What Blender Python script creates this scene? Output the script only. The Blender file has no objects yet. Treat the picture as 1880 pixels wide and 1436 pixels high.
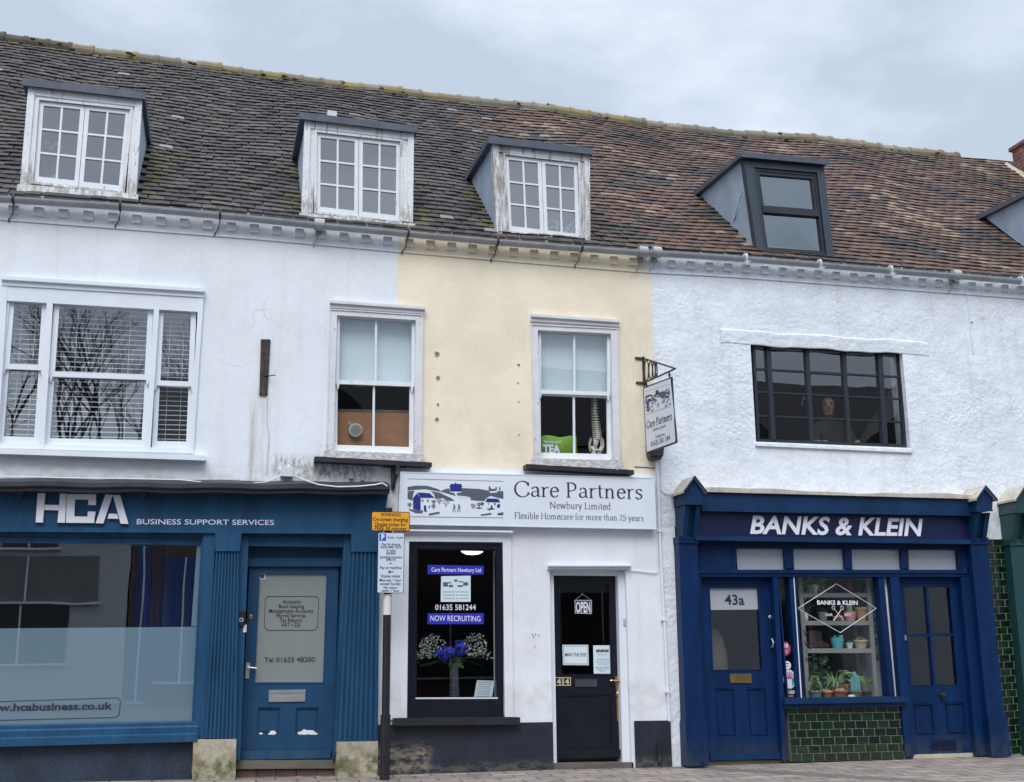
import bpy, bmesh, math, random
from mathutils import Vector, Matrix
random.seed(7)
R = math.radians
sc = bpy.context.scene
col = sc.collection

# ---------------------------------------------------------------- camera, sky, sun, exposure
CR = ((0.9674226786471247, -0.2529913404666903, -0.009420323141449086),    # right
      (-0.047563883198916704, -0.21817677390401424, 0.9747494920972652),   # up
      (0.24865847633704738, 0.9425466975050647, 0.22310240959710456))      # forward
CAM = Vector((-1.951, -12.515, 1.169))
FPX = 2100.0
cam = bpy.data.cameras.new('camera')
cam.sensor_width = 36.0
cam.lens = FPX / 1880 * 36.0
cam.clip_end = 500
co = bpy.data.objects.new('camera', cam)
m3 = Matrix((CR[0], CR[1], tuple(-c for c in CR[2]))).transposed()
co.matrix_world = Matrix.Translation(CAM) @ m3.to_4x4()
col.objects.link(co)
sc.camera = co

SUN_EL, SUN_AZ = R(52), R(200)          # azimuth clockwise from +Y: the sun stands behind the photographer
w = bpy.data.worlds.new("World"); sc.world = w; w.use_nodes = True
nt = w.node_tree; N = nt.nodes; L = nt.links
bg = N['Background']; bg.inputs[1].default_value = 0.1
sky = N.new('ShaderNodeTexSky'); sky.sky_type = 'NISHITA'; sky.sun_disc = False
sky.sun_elevation = SUN_EL; sky.sun_rotation = SUN_AZ
tc = N.new('ShaderNodeTexCoord')
mp = N.new('ShaderNodeMapping'); mp.inputs['Scale'].default_value = (1.0, 1.0, 2.2); mp.inputs['Location'].default_value = (.4, .1, .65)
n1 = N.new('ShaderNodeTexNoise'); n1.inputs['Scale'].default_value = 3.4; n1.inputs['Detail'].default_value = 5; n1.inputs['Roughness'].default_value = .55
cr = N.new('ShaderNodeValToRGB')
cr.color_ramp.elements[0].position = .40; cr.color_ramp.elements[0].color = (4.5, 5.2, 6.2, 1)
cr.color_ramp.elements[1].position = .60; cr.color_ramp.elements[1].color = (6.5, 7.2, 8.2, 1)
mx = N.new('ShaderNodeMixRGB'); mx.inputs[0].default_value = .9
L.new(tc.outputs['Generated'], mp.inputs[0]); L.new(mp.outputs[0], n1.inputs['Vector'])
L.new(n1.outputs['Fac'], cr.inputs[0]); L.new(sky.outputs[0], mx.inputs[1]); L.new(cr.outputs[0], mx.inputs[2])
sz = N.new('ShaderNodeSeparateXYZ'); L.new(tc.outputs['Generated'], sz.inputs[0])      # an overcast sky is brightest overhead
zr = N.new('ShaderNodeMapRange'); zr.inputs[1].default_value = .52; zr.inputs[2].default_value = 1.0; zr.inputs[3].default_value = .84; zr.inputs[4].default_value = 2.5
L.new(sz.outputs[2], zr.inputs[0]); m2 = N.new('ShaderNodeMixRGB'); m2.blend_type = 'MULTIPLY'; m2.inputs[0].default_value = 1
L.new(mx.outputs[0], m2.inputs[1]); L.new(zr.outputs[0], m2.inputs[2]); L.new(m2.outputs[0], bg.inputs[0])

sd = bpy.data.lights.new('sun', 'SUN'); sd.energy = 1.35; sd.angle = R(35); sd.color = (1.0, .975, .94)
so = bpy.data.objects.new('sun', sd); col.objects.link(so)
so.rotation_euler = Vector((-math.sin(SUN_AZ) * math.cos(SUN_EL), -math.cos(SUN_AZ) * math.cos(SUN_EL), -math.sin(SUN_EL))).to_track_quat('-Z', 'Y').to_euler()
so.location = (-8, -20, 25)
sc.view_settings.view_transform = 'Standard'; sc.view_settings.look = 'None'
sc.view_settings.exposure = 0.66; sc.view_settings.gamma = 1
sc.cycles.max_bounces = 8; sc.cycles.transparent_max_bounces = 12

# ---------------------------------------------------------------- measuring helpers
def P(px, py, y=0.0):
    """a pixel of the photograph taken to the plane y (metres)"""
    a, b = (px - 940) / FPX, (718 - py) / FPX
    d = [a * CR[0][i] + b * CR[1][i] + CR[2][i] for i in range(3)]
    t = (y - CAM.y) / d[1]
    return Vector((CAM.x + d[0] * t, y, CAM.z + d[2] * t))
def XZ(px, py, y=0.0):
    p = P(px, py, y); return (p.x, p.z)

class Q:
    """a slightly crooked upright rectangle on plane y, from its four corners"""
    def __init__(s, tl, tr, br, bl, y=0.0, world=False):
        s.y = y
        s.c = [tl, tr, br, bl] if world else [XZ(*p, y) for p in (tl, tr, br, bl)]
        (a, b, c, d) = s.c
        s.w = (math.dist(a, b) + math.dist(d, c)) / 2; s.h = (math.dist(a, d) + math.dist(b, c)) / 2
    def pt(s, u, v):
        a, b, c, d = s.c
        return tuple((a[i] * (1 - u) + b[i] * u) * v + (d[i] * (1 - u) + c[i] * u) * (1 - v) for i in (0, 1))
    def inset(s, l, r, t, b, y=None):
        q = [s.pt(l / s.w, 1 - t / s.h), s.pt(1 - r / s.w, 1 - t / s.h), s.pt(1 - r / s.w, b / s.h), s.pt(l / s.w, b / s.h)]
        return Q(*q, y=s.y if y is None else y, world=True)
    def bar(s, mb, u0, u1, v0, v1, yf, yb, m=0):
        mb.hexa([s.pt(u0, v1), s.pt(u1, v1), s.pt(u1, v0), s.pt(u0, v0)], yf, yb, m)
    def slab(s, mb, yf, yb, m=0): mb.hexa(s.c, yf, yb, m)
    def sheet(s, mb, y, m=0): mb.face([(p[0], y, p[1]) for p in reversed(s.c)], m)
    def ring(s, mb, l, r, t, b, yf, yb, m=0):
        L_, R_, T_, B_ = l / s.w, 1 - r / s.w, 1 - t / s.h, b / s.h
        s.bar(mb, 0, L_, 0, 1, yf, yb, m); s.bar(mb, R_, 1, 0, 1, yf, yb, m)
        s.bar(mb, L_, R_, T_, 1, yf, yb, m); s.bar(mb, L_, R_, 0, B_, yf, yb, m)
    def grid(s, mb, us, vs, bw, yf, yb, m=0):
        """glazing bars at fractions us / vs, bw wide"""
        hu, hv = bw / s.w / 2, bw / s.h / 2
        for u in us: s.bar(mb, u - hu, u + hu, 0, 1, yf, yb, m)
        e = [0] + [x for u in us for x in (u - hu, u + hu)] + [1]
        for v in vs:
            for i in range(0, len(e), 2): s.bar(mb, e[i], e[i + 1], v - hv, v + hv, yf + .002, yb - .002, m)
    def box(s):
        xs = [p[0] for p in s.c]; zs = [p[1] for p in s.c]
        return (sorted(xs)[1] , sorted(xs)[2], sorted(zs)[1], sorted(zs)[2])
    @property
    def cx(s): return sum(p[0] for p in s.c) / 4
    @property
    def cz(s): return sum(p[1] for p in s.c) / 4

# ---------------------------------------------------------------- mesh builder
class MB:
    def __init__(s): s.v = []; s.f = []; s.m = []; s.colr = None
    def face(s, pts, m=0):
        i = len(s.v); s.v += [tuple(p) for p in pts]; s.f.append(tuple(range(i, i + len(pts)))); s.m.append(m)
    def add(s, vs, fs, m=0):
        i = len(s.v); s.v += [tuple(p) for p in vs]
        for f in fs: s.f.append(tuple(i + k for k in f)); s.m.append(m)
    def hexa(s, c, yf, yb, m=0):
        vs = [(p[0], yf, p[1]) for p in c] + [(p[0], yb, p[1]) for p in c]
        s.add(vs, [(0, 1, 2, 3), (7, 6, 5, 4), (0, 4, 5, 1), (1, 5, 6, 2), (2, 6, 7, 3), (3, 7, 4, 0)], m)
    def box(s, x0, x1, y0, y1, z0, z1, m=0):
        s.hexa([(x0, z1), (x1, z1), (x1, z0), (x0, z0)], y0, y1, m)
    def prism(s, poly, yf, yb, m=0):
        n = len(poly)
        vs = [(p[0], yf, p[1]) for p in poly] + [(p[0], yb, p[1]) for p in poly]
        s.add(vs, [tuple(range(n)), tuple(range(2 * n - 1, n - 1, -1))] + [(i, i + n, (i + 1) % n + n, (i + 1) % n) for i in range(n)], m)
    def extrude(s, a, b, poly, m=0):
        """poly = profile points (3d) at start; swept by vector b-a"""
        n = len(poly); d = Vector(b) - Vector(a)
        vs = [Vector(p) for p in poly] + [Vector(p) + d for p in poly]
        s.add(vs, [tuple(range(n)), tuple(range(2 * n - 1, n - 1, -1))] + [(i, (i + 1) % n, (i + 1) % n + n, i + n) for i in range(n)], m)
    def tube(s, pts, r, n=8, m=0, caps=True):
        pts = [Vector(p) for p in pts]; rs = r if isinstance(r, (list, tuple)) else [r] * len(pts)
        rings = []; up = None
        for i, p in enumerate(pts):
            d = (pts[min(i + 1, len(pts) - 1)] - pts[max(i - 1, 0)]).normalized()
            if up is None: up = Vector((0, 0, 1)) if abs(d.z) < .9 else Vector((0, 1, 0))
            a = d.cross(up).normalized(); b = a.cross(d).normalized(); up = b
            rings.append([p + (a * math.cos(t) + b * math.sin(t)) * rs[i] for t in (2 * math.pi * k / n for k in range(n))])
        vs = [q for ring in rings for q in ring]
        fs = [(i * n + k, i * n + (k + 1) % n, (i + 1) * n + (k + 1) % n, (i + 1) * n + k) for i in range(len(pts) - 1) for k in range(n)]
        if caps: fs += [tuple(range(n - 1, -1, -1)), tuple((len(pts) - 1) * n + k for k in range(n))]
        s.add(vs, fs, m)
    def lathe(s, c, prof, n=20, axis='z', m=0):
        """prof = (radius, height) pairs round an axis through c"""
        vs = []
        for (r, h) in prof:
            for k in range(n):
                t = 2 * math.pi * k / n; a, b = r * math.cos(t), r * math.sin(t)
                vs.append((c[0] + a, c[1] + b, c[2] + h) if axis == 'z' else ((c[0] + a, c[1] + h, c[2] + b) if axis == 'y' else (c[0] + h, c[1] + a, c[2] + b)))
        fs = [(i * n + k, i * n + (k + 1) % n, (i + 1) * n + (k + 1) % n, (i + 1) * n + k) for i in range(len(prof) - 1) for k in range(n)]
        fs += [tuple(range(n - 1, -1, -1)), tuple((len(prof) - 1) * n + k for k in range(n))]
        s.add(vs, fs, m)
    def ball(s, c, r, sx=1, sy=1, sz=1, n=10, jit=0, m=0):
        vs = []; fs = []
        for i in range(n + 1):
            a = math.pi * i / n - math.pi / 2
            for k in range(n * 2):
                b = math.pi * k / n; q = r * (1 + random.uniform(-jit, jit))
                vs.append((c[0] + q * sx * math.cos(a) * math.cos(b), c[1] + q * sy * math.cos(a) * math.sin(b), c[2] + q * sz * math.sin(a)))
        k2 = n * 2
        for i in range(n):
            for k in range(k2): fs.append((i * k2 + k, i * k2 + (k + 1) % k2, (i + 1) * k2 + (k + 1) % k2, (i + 1) * k2 + k))
        s.add(vs, fs, m)
    def leaf(s, base, tip, wd, m=0, bend=0.0):
        b, t = Vector(base), Vector(tip); d = t - b
        sd = d.cross(Vector((random.uniform(-1, 1), -1.0, random.uniform(-.6, .6))))
        if sd.length < 1e-6: sd = Vector((1, 0, 0))
        sd = sd.normalized() * wd; md = b + d * .5 + Vector((0, 0, bend))
        s.add([b, md - sd, t, md + sd, md + Vector((0, -wd * .3, 0))], [(0, 1, 4), (1, 2, 4), (2, 3, 4), (3, 0, 4)], m)
    def build(s, name, mat, parent=None, smooth=False, recalc=True):
        me = bpy.data.meshes.new(name)
        o = bpy.data.objects.new(name, me); col.objects.link(o)
        org = Vector((0, 0, 0))
        if parent is not None: o.parent = parent; org = worldloc(parent)
        me.from_pydata([Vector(p) - org for p in s.v], [], s.f)
        for mt in (mat if isinstance(mat, (list, tuple)) else [mat]): me.materials.append(mt)
        me.polygons.foreach_set('material_index', s.m)
        if s.colr is not None:
            ca = me.color_attributes.new('Col', 'FLOAT_COLOR', 'POINT')
            ca.data.foreach_set('color', [c for q in s.colr for c in (q[0], q[1], q[2], 1.0)])
        if recalc and not (not isinstance(mat, (list, tuple)) and mat in G.values()):
            bm = bmesh.new(); bm.from_mesh(me); bmesh.ops.recalc_face_normals(bm, faces=bm.faces); bm.to_mesh(me); bm.free()
        if smooth: me.polygons.foreach_set('use_smooth', [True] * len(me.polygons))
        me.update()
        return o
def worldloc(o):
    v = Vector((0, 0, 0))
    while o is not None: v += o.location; o = o.parent
    return v
def tag(o, label=None, cat=None, group=None, kind=None):
    for k, x in (('label', label), ('category', cat), ('group', group), ('kind', kind)):
        if x: o[k] = x
    return o
def thing(name, loc, label, cat, group=None):
    o = bpy.data.objects.new(name, None); o.empty_display_size = .1; col.objects.link(o); o.location = loc
    return tag(o, label, cat, group)

# ---------------------------------------------------------------- materials
def srgb(r, g, b): return tuple(((c / 255) / 12.92 if c <= 10 else ((c / 255 + .055) / 1.055) ** 2.4) for c in (r, g, b))
class NT:
    def __init__(s, nt): s.nt = nt
    def n(s, t, **kw):
        nd = s.nt.nodes.new(t)
        for k, v in kw.items(): setattr(nd, k, v)
        return nd
    def put(s, sock, v):
        if hasattr(v, 'is_output'): s.nt.links.new(v, sock)
        elif isinstance(v, (tuple, list)) and len(v) == 3 and sock.type == 'RGBA': sock.default_value = (*v, 1)
        else: sock.default_value = v
    def math(s, op, a, b=0.0, clamp=False):
        nd = s.n('ShaderNodeMath', operation=op, use_clamp=clamp); s.put(nd.inputs[0], a); s.put(nd.inputs[1], b); return nd.outputs[0]
    def mix(s, f, a, b, blend='MIX'):
        nd = s.n('ShaderNodeMixRGB', blend_type=blend); s.put(nd.inputs[0], f); s.put(nd.inputs[1], a); s.put(nd.inputs[2], b); return nd.outputs[0]
    def noise(s, scale, detail=4, rough=.55, stretch=(1, 1, 1), dist=0.0):
        g = s.n('ShaderNodeNewGeometry'); mp = s.n('ShaderNodeMapping'); mp.inputs['Scale'].default_value = stretch
        s.nt.links.new(g.outputs['Position'], mp.inputs[0])
        nd = s.n('ShaderNodeTexNoise'); nd.inputs['Scale'].default_value = scale; nd.inputs['Detail'].default_value = detail
        nd.inputs['Roughness'].default_value = rough; nd.inputs['Distortion'].default_value = dist
        s.nt.links.new(mp.outputs[0], nd.inputs['Vector']); return nd.outputs['Fac']
    def ramp(s, v, lo, hi, a=0.0, b=1.0):
        nd = s.n('ShaderNodeMapRange', interpolation_type='SMOOTHSTEP'); s.put(nd.inputs[0], v)
        for i, q in ((1, lo), (2, hi), (3, a), (4, b)): nd.inputs[i].default_value = q
        return nd.outputs[0]
    def xyz(s):
        g = s.n('ShaderNodeNewGeometry'); sp = s.n('ShaderNodeSeparateXYZ'); s.nt.links.new(g.outputs['Position'], sp.inputs[0]); return sp.outputs
    def window(s, v, a, b, soft):
        return s.math('MULTIPLY', s.ramp(v, a - soft, a + soft), s.ramp(v, b - soft, b + soft, 1, 0))
def mat(name, colr, rough=.6, var=.12, vs=3.0, bump=0.0, bs=40.0, metal=0.0, spec=.5, peel=None, streak=0.0, fine=0.0, stains=(), crack=0.0, lichen=0.0, grime=None, emit=None, attr=False, stretch=(1, 1, 1), coat=0.0, bd=.01, bmod=0.0):
    m = bpy.data.materials.new(name); m.use_nodes = True
    t = NT(m.node_tree); b = m.node_tree.nodes['Principled BSDF']
    c = colr
    if attr:
        a = t.n('ShaderNodeAttribute'); a.attribute_name = 'Col'; c = a.outputs['Color']
    if var:
        f = t.ramp(t.noise(vs, 5, .6, stretch), .3, .7, 1 - var, 1 + var * .6)
        c = t.mix(1.0, c, f, 'MULTIPLY')
    if fine:
        f = t.ramp(t.noise(vs * 14, 3, .6, stretch), .3, .7, 1 - fine, 1 + fine * .6)
        c = t.mix(1.0, c, f, 'MULTIPLY')
    if lichen:
        f = t.ramp(t.noise(48, 4, .7), .62, .70, 0, lichen); c = t.mix(f, c, (.30, .29, .27))
    if streak:
        f = t.ramp(t.noise(2.2, 5, .6, (3, 3, .25)), .5, .75, 0, streak)
        c = t.mix(f, c, (.22, .2, .18))
    if peel:      # (second colour, threshold, scale, stretch)
        pc, th, ps, st = peel
        f = t.ramp(t.noise(ps, 6, .65, st), th, th + .05)
        c = t.mix(f, c, pc)
    for (x0, x1, z0, z1, soft, pc, amt, ns, st) in stains:
        X = t.xyz()
        f = t.math('MULTIPLY', t.window(X[0], x0, x1, soft), t.window(X[2], z0, z1, soft))
        f = t.math('MULTIPLY', f, t.ramp(t.noise(ns, 6, .65, st), .38, .62, 0, amt))
        c = t.mix(f, c, pc)
    if crack:
        g = t.n('ShaderNodeNewGeometry'); vo = t.n('ShaderNodeTexVoronoi', feature='DISTANCE_TO_EDGE'); vo.inputs['Scale'].default_value = .9
        ad = t.n('ShaderNodeVectorMath', operation='ADD'); wn_ = t.n('ShaderNodeTexNoise'); wn_.inputs['Scale'].default_value = 3.5; wn_.inputs['Detail'].default_value = 6
        m.node_tree.links.new(g.outputs['Position'], wn_.inputs['Vector']); sc_ = t.n('ShaderNodeVectorMath', operation='SCALE'); sc_.inputs['Scale'].default_value = .35
        m.node_tree.links.new(wn_.outputs['Color'], sc_.inputs[0]); m.node_tree.links.new(g.outputs['Position'], ad.inputs[0]); m.node_tree.links.new(sc_.outputs[0], ad.inputs[1]); m.node_tree.links.new(ad.outputs[0], vo.inputs['Vector'])
        f = t.math('MULTIPLY', t.ramp(vo.outputs['Distance'], .001, .006, crack, 0), t.ramp(t.noise(.9, 3, .5), .52, .62))
        c = t.mix(f, c, (.2, .19, .18))
    if grime:      # splashed dirt near the pavement: (colour, height, amount)
        X = t.xyz(); f = t.math('MULTIPLY', t.ramp(X[2], -.1, grime[1], grime[2], 0), t.ramp(t.noise(9, 6, .7, (1, 1, .6)), .35, .65)); c = t.mix(f, c, grime[0])
    t.put(b.inputs['Base Color'], c)
    b.inputs['Roughness'].default_value = rough; b.inputs['Metallic'].default_value = metal
    b.inputs['Specular IOR Level'].default_value = spec
    if coat: b.inputs['Coat Weight'].default_value = coat; b.inputs['Coat Roughness'].default_value = .08
    if emit: b.inputs['Emission Color'].default_value = (*emit[0], 1); b.inputs['Emission Strength'].default_value = emit[1]
    if bump:
        bp = t.n('ShaderNodeBump'); bp.inputs['Strength'].default_value = bump; bp.inputs['Distance'].default_value = bd
        hh = t.noise(bs, 6, .6, stretch)
        if bmod: hh = t.math('ADD', t.math('MULTIPLY', hh, t.ramp(t.noise(1.3, 3, .5), .35, .65, 1 - bmod, 1)), t.math('MULTIPLY', t.noise(bs * .22, 3, .5), 1.3))
        t.put(bp.inputs['Height'], hh); m.node_tree.links.new(bp.outputs[0], b.inputs['Normal'])
    return m
def glass(name, ior=1.8, tint=(.92, .95, .96), film=None, gtint=(1, 1, 1), wob=.0):
    m = bpy.data.materials.new(name); m.use_nodes = True; t = NT(m.node_tree); nd = m.node_tree.nodes
    out = nd['Material Output']; nd.remove(nd['Principled BSDF'])
    fr = t.n('ShaderNodeFresnel'); gm = t.n('ShaderNodeNewGeometry')       # the same reflectance from either side of the sheet
    t.put(fr.inputs[0], t.math('ADD', t.math('MULTIPLY', t.math('SUBTRACT', 1.0, gm.outputs['Backfacing']), ior), t.math('MULTIPLY', gm.outputs['Backfacing'], 1.0 / ior)))
    tr = t.n('ShaderNodeBsdfTransparent'); tr.inputs[0].default_value = (*tint, 1)
    gl = t.n('ShaderNodeBsdfGlossy'); gl.inputs['Roughness'].default_value = 0.0; gl.inputs[0].default_value = (*gtint, 1)
    if wob:
        bp = t.n('ShaderNodeBump'); bp.inputs['Strength'].default_value = 1; bp.inputs['Distance'].default_value = wob
        t.put(bp.inputs['Height'], t.noise(1.6, 1, .5)); m.node_tree.links.new(bp.outputs[0], gl.inputs['Normal'])
    base = tr.outputs[0]
    if film:     # (colour, opacity)
        df = t.n('ShaderNodeBsdfDiffuse'); df.inputs[0].default_value = (*film[0], 1)
        tl = t.n('ShaderNodeBsdfTranslucent'); tl.inputs[0].default_value = (*film[0], 1)
        a = t.n('ShaderNodeMixShader'); a.inputs[0].default_value = .35
        m.node_tree.links.new(df.outputs[0], a.inputs[1]); m.node_tree.links.new(tl.outputs[0], a.inputs[2])
        b = t.n('ShaderNodeMixShader'); b.inputs[0].default_value = film[1]
        m.node_tree.links.new(base, b.inputs[1]); m.node_tree.links.new(a.outputs[0], b.inputs[2]); base = b.outputs[0]
    mx = t.n('ShaderNodeMixShader')
    m.node_tree.links.new(fr.outputs[0], mx.inputs[0]); m.node_tree.links.new(base, mx.inputs[1]); m.node_tree.links.new(gl.outputs[0], mx.inputs[2])
    m.node_tree.links.new(mx.outputs[0], out.inputs[0])
    return m

# ---------------------------------------------------------------- lettering
def text_into(mb, body, p0, p1, cap, y, m=0, bold=0.0, shear=0.0, align=None, depth=0.0):
    """flat letters on plane y from pixel p0 to pixel p1 (baseline ends), cap = capital height in pixels.
    with align 'C' p0 is the middle of the baseline and p1 the width to keep within (pixels, None: natural)"""
    c = bpy.data.curves.new('lettering', 'FONT'); c.body = body; c.size = 1; c.offset = bold; c.shear = shear; c.resolution_u = 3
    c.fill_mode = 'FRONT' if not depth else 'BOTH'; c.extrude = 0
    o = bpy.data.objects.new('lettering', c); col.objects.link(o)
    bpy.context.view_layer.update()
    me = o.to_mesh(); vs = [v.co.copy() for v in me.vertices]; fs = [tuple(p.vertices) for p in me.polygons]
    o.to_mesh_clear(); bpy.data.objects.remove(o); bpy.data.curves.remove(c)
    if not vs: return
    x0 = min(v.x for v in vs); x1 = max(v.x for v in vs)
    CAP = .69
    if align == 'C':
        q = P(*p0, y); q1 = P(p0[0] + 10, p0[1], y); mpx = (q1 - q).length / 10
        s = cap * mpx / CAP; wd = (x1 - x0) * s; sx = s
        if p1 is not None and True: sx = p1 * mpx / (x1 - x0)
        wd = (x1 - x0) * sx; ex = Vector((1, 0, 0)); a = q - ex * wd / 2
    else:
        a = P(*p0, y); b = P(*p1, y); ex = (b - a).normalized(); sx = (b - a).length / (x1 - x0)
        h = (P(p0[0], p0[1] - cap, y) - a).length; s = h / CAP
    ez = Vector((0, 0, 1))
    mb.add([a + ex * (v.x - x0) * sx + ez * v.y * s for v in vs], fs, m)

def arc(cx, cy, rx, ry, a0, a1, n=12):
    return [(cx + rx * math.cos(R(a0 + (a1 - a0) * i / n)), cy + ry * math.sin(R(a0 + (a1 - a0) * i / n))) for i in range(n + 1)]
def sf(x, y, h=.1): return [(x - h, y), (x + h, y)]
ARCH = lambda x: [(x, .3), (x + .06, .4), (x + .15, .455), (x + .23, .43), (x + .27, .33), (x + .27, .01)]
SERIF = {
 'C': (.70, [arc(.37, .35, .33, .36, 42, 318, 20), [(.62, .66), (.62, .5)], [(.62, .2), (.64, .1)]]),
 'P': (.58, [[(.15, 0), (.15, .7)], [(.15, .685), (.28, .685)] + arc(.28, .5, .2, .185, 80, -90) + [(.15, .315)], sf(.15, .015), sf(.11, .685, .07)]),
 'N': (.80, [[(.13, 0), (.13, .7)], [(.1, .69), (.65, .02)], [(.65, .02), (.65, .7)], sf(.13, .015, .09), sf(.65, .685, .09), sf(.1, .685, .06)]),
 'L': (.56, [[(.15, 0), (.15, .7)], [(.15, .02), (.5, .02), (.53, .14)], sf(.15, .685), sf(.12, .015, .08)]),
 'F': (.55, [[(.15, 0), (.15, .7)], [(.15, .68), (.5, .68), (.51, .57)], [(.15, .36), (.42, .36)], sf(.15, .015), sf(.1, .685, .06)]),
 'H': (.80, [[(.15, 0), (.15, .7)], [(.64, 0), (.64, .7)], [(.15, .36), (.64, .36)], sf(.15, .015), sf(.15, .685), sf(.64, .015), sf(.64, .685)]),
 'a': (.47, [[(.09, .36)] + arc(.23, .33, .13, .13, 140, 0, 8) + [(.36, .1), (.39, .03), (.45, .03)], [(.36, .28), (.24, .25)] + arc(.2, .13, .12, .11, 80, 290, 9) + [(.36, .1)]]),
 'r': (.38, [[(.13, 0), (.13, .46)], [(.13, .3), (.19, .4), (.28, .455), (.37, .43)], sf(.13, .015, .09), sf(.08, .44, .05)]),
 'e': (.47, [[(.09, .27), (.41, .27)] + arc(.25, .235, .17, .23, 12, 325, 18)]),
 't': (.33, [[(.15, .6), (.15, .1), (.2, .02), (.3, .05)], [(.03, .445), (.3, .445)]]),
 'n': (.56, [[(.13, 0), (.13, .46)], ARCH(.13), sf(.13, .015, .09), sf(.4, .015, .09), sf(.08, .44, .05)]),
 'm': (.86, [[(.13, 0), (.13, .46)], ARCH(.13), [(a + .3, b) for a, b in ARCH(.1)], sf(.13, .015, .09), sf(.4, .015, .09), sf(.67, .015, .09), sf(.08, .44, .05)]),
 's': (.41, [[(.35, .38), (.3, .44), (.2, .46), (.1, .4), (.1, .32), (.2, .25), (.32, .19), (.34, .1), (.27, .02), (.16, .0), (.06, .08)]]),
 'w': (.74, [[(.06, .46), (.21, .01)], [(.21, .01), (.37, .46)], [(.37, .46), (.53, .01)], [(.53, .01), (.68, .46)], sf(.06, .45, .07), sf(.37, .45, .07), sf(.68, .45, .06)]),
 'b': (.54, [[(.13, .73), (.13, .03)], arc(.27, .23, .19, .23, 130, -140, 16), sf(.08, .72, .05)]),
 'd': (.54, [[(.42, .73), (.42, .0)], arc(.27, .23, .19, .23, 50, 310, 16), sf(.37, .72, .05), sf(.46, .015, .05)]),
 'u': (.56, [[(.12, .46), (.12, .12), (.2, .02), (.31, .03), (.41, .12)], [(.41, .46), (.41, 0)], sf(.08, .44, .05), sf(.37, .44, .05), sf(.45, .015, .05)]),
 'y': (.50, [[(.06, .46), (.26, .02)], [(.44, .46), (.2, -.18), (.08, -.22)], sf(.06, .45, .08), sf(.43, .45, .07)]),
 'i': (.27, [[(.14, 0), (.14, .46)], [(.12, .62), (.17, .66)], [(.17, .62), (.12, .66)], sf(.14, .015, .09), sf(.09, .44, .05)]),
 'l': (.27, [[(.14, 0), (.14, .73)], sf(.14, .015, .09), sf(.09, .72, .05)]),
 'x': (.49, [[(.07, .46), (.41, 0)], [(.41, .46), (.07, 0)], sf(.08, .45, .08), sf(.4, .45, .07), sf(.08, .015, .07), sf(.4, .015, .08)]),
 'o': (.53, [arc(.265, .23, .2, .23, 0, 360, 22)]),
 'c': (.44, [arc(.25, .23, .19, .23, 45, 320, 16)]),
 'f': (.33, [[(.15, 0), (.15, .55), (.19, .67), (.27, .72), (.35, .69)], [(.03, .445), (.29, .445)], sf(.15, .015, .1)]),
 'h': (.56, [[(.13, 0), (.13, .73)], ARCH(.13), sf(.13, .015, .09), sf(.4, .015, .09), sf(.08, .72, .05)]),
 '2': (.50, [arc(.25, .5, .17, .17, 160, -20, 10) + [(.08, .03), (.45, .03)]]),
 '5': (.50, [[(.42, .66), (.15, .66), (.12, .4)] + arc(.23, .22, .19, .21, 110, -150, 14)]),
 ' ': (.25, []),
}
def serif_into(mb, body, p0, p1, cap, y, m=0, thick=.085, thin=.028, frame=None):
    """a broad-nib serif hand: every stroke a ribbon whose width follows the pen angle"""
    tot = sum(SERIF[ch][0] for ch in body)
    if frame: a, ex, ez, sx, s, ny = frame(tot)
    else:
        a = P(*p0, y); b = P(*p1, y); ex = (b - a).normalized(); sx = (b - a).length / tot
        s = (P(p0[0], p0[1] - cap, y) - a).length / .7; ez = Vector((0, 0, 1)); ny = Vector((0, -1, 0))
    x = 0.0; k = 0
    for ch in body:
        adv, strokes = SERIF[ch]
        for st in strokes:
            k += 1; rib = []
            for i, p in enumerate(st):
                q0, q1 = st[max(i - 1, 0)], st[min(i + 1, len(st) - 1)]
                dx, dy = q1[0] - q0[0], q1[1] - q0[1]; l = math.hypot(dx, dy) or 1
                wd = (thin + (thick - thin) * abs(math.sin(math.atan2(dy, dx) - R(15)))) / 2
                if len(st) == 2 and abs(dy) < 1e-6: wd = thin / 2
                nx, nz = -dy / l * wd, dx / l * wd
                rib.append(((p[0] + nx, p[1] + nz), (p[0] - nx, p[1] - nz)))
            off = ny * (.0004 * (k % 5))
            vs = [a + ex * (x + q[0]) * sx + ez * q[1] * s + off for r_ in rib for q in r_]
            mb.add(vs, [(2 * i, 2 * i + 1, 2 * i + 3, 2 * i + 2) for i in range(len(rib) - 1)], m)
        x += adv
# ---------------------------------------------------------------- the materials
M = {}
M['white'] = mat('white_render', (.77, .80, .84), .75, .06, 1.2, .12, 30, crack=.22, fine=.03, streak=.10, stains=(
    (-1.60, -1.53, 3.0, 4.02, .025, (.36, .30, .22), .6, 4, (5, 5, .4)), (-1.52, -1.40, 3.0, 4.0, .05, (.45, .42, .40), .35, 5, (4, 4, .4)),
    (-1.33, -.25, 3.02, 3.27, .07, (.13, .125, .09), .8, 7, (3, 1, 1.3)),
    (-9, 0, 2.7, 3.12, .1, (.42, .40, .33), .6, 3, (1, 1, 2))))
M['cream'] = mat('cream_render', (.86, .757, .585), .75, .08, 1.6, .12, 24, crack=.22, fine=.03, stains=(
    (.9, 3.2, 3.2, 3.75, .1, (.62, .56, .43), .4, 3, (1, 1, 1)),
    (2.4, 3.2, 3.2, 5.2, .2, (.70, .62, .46), .5, 4, (2, 2, .8))))
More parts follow.
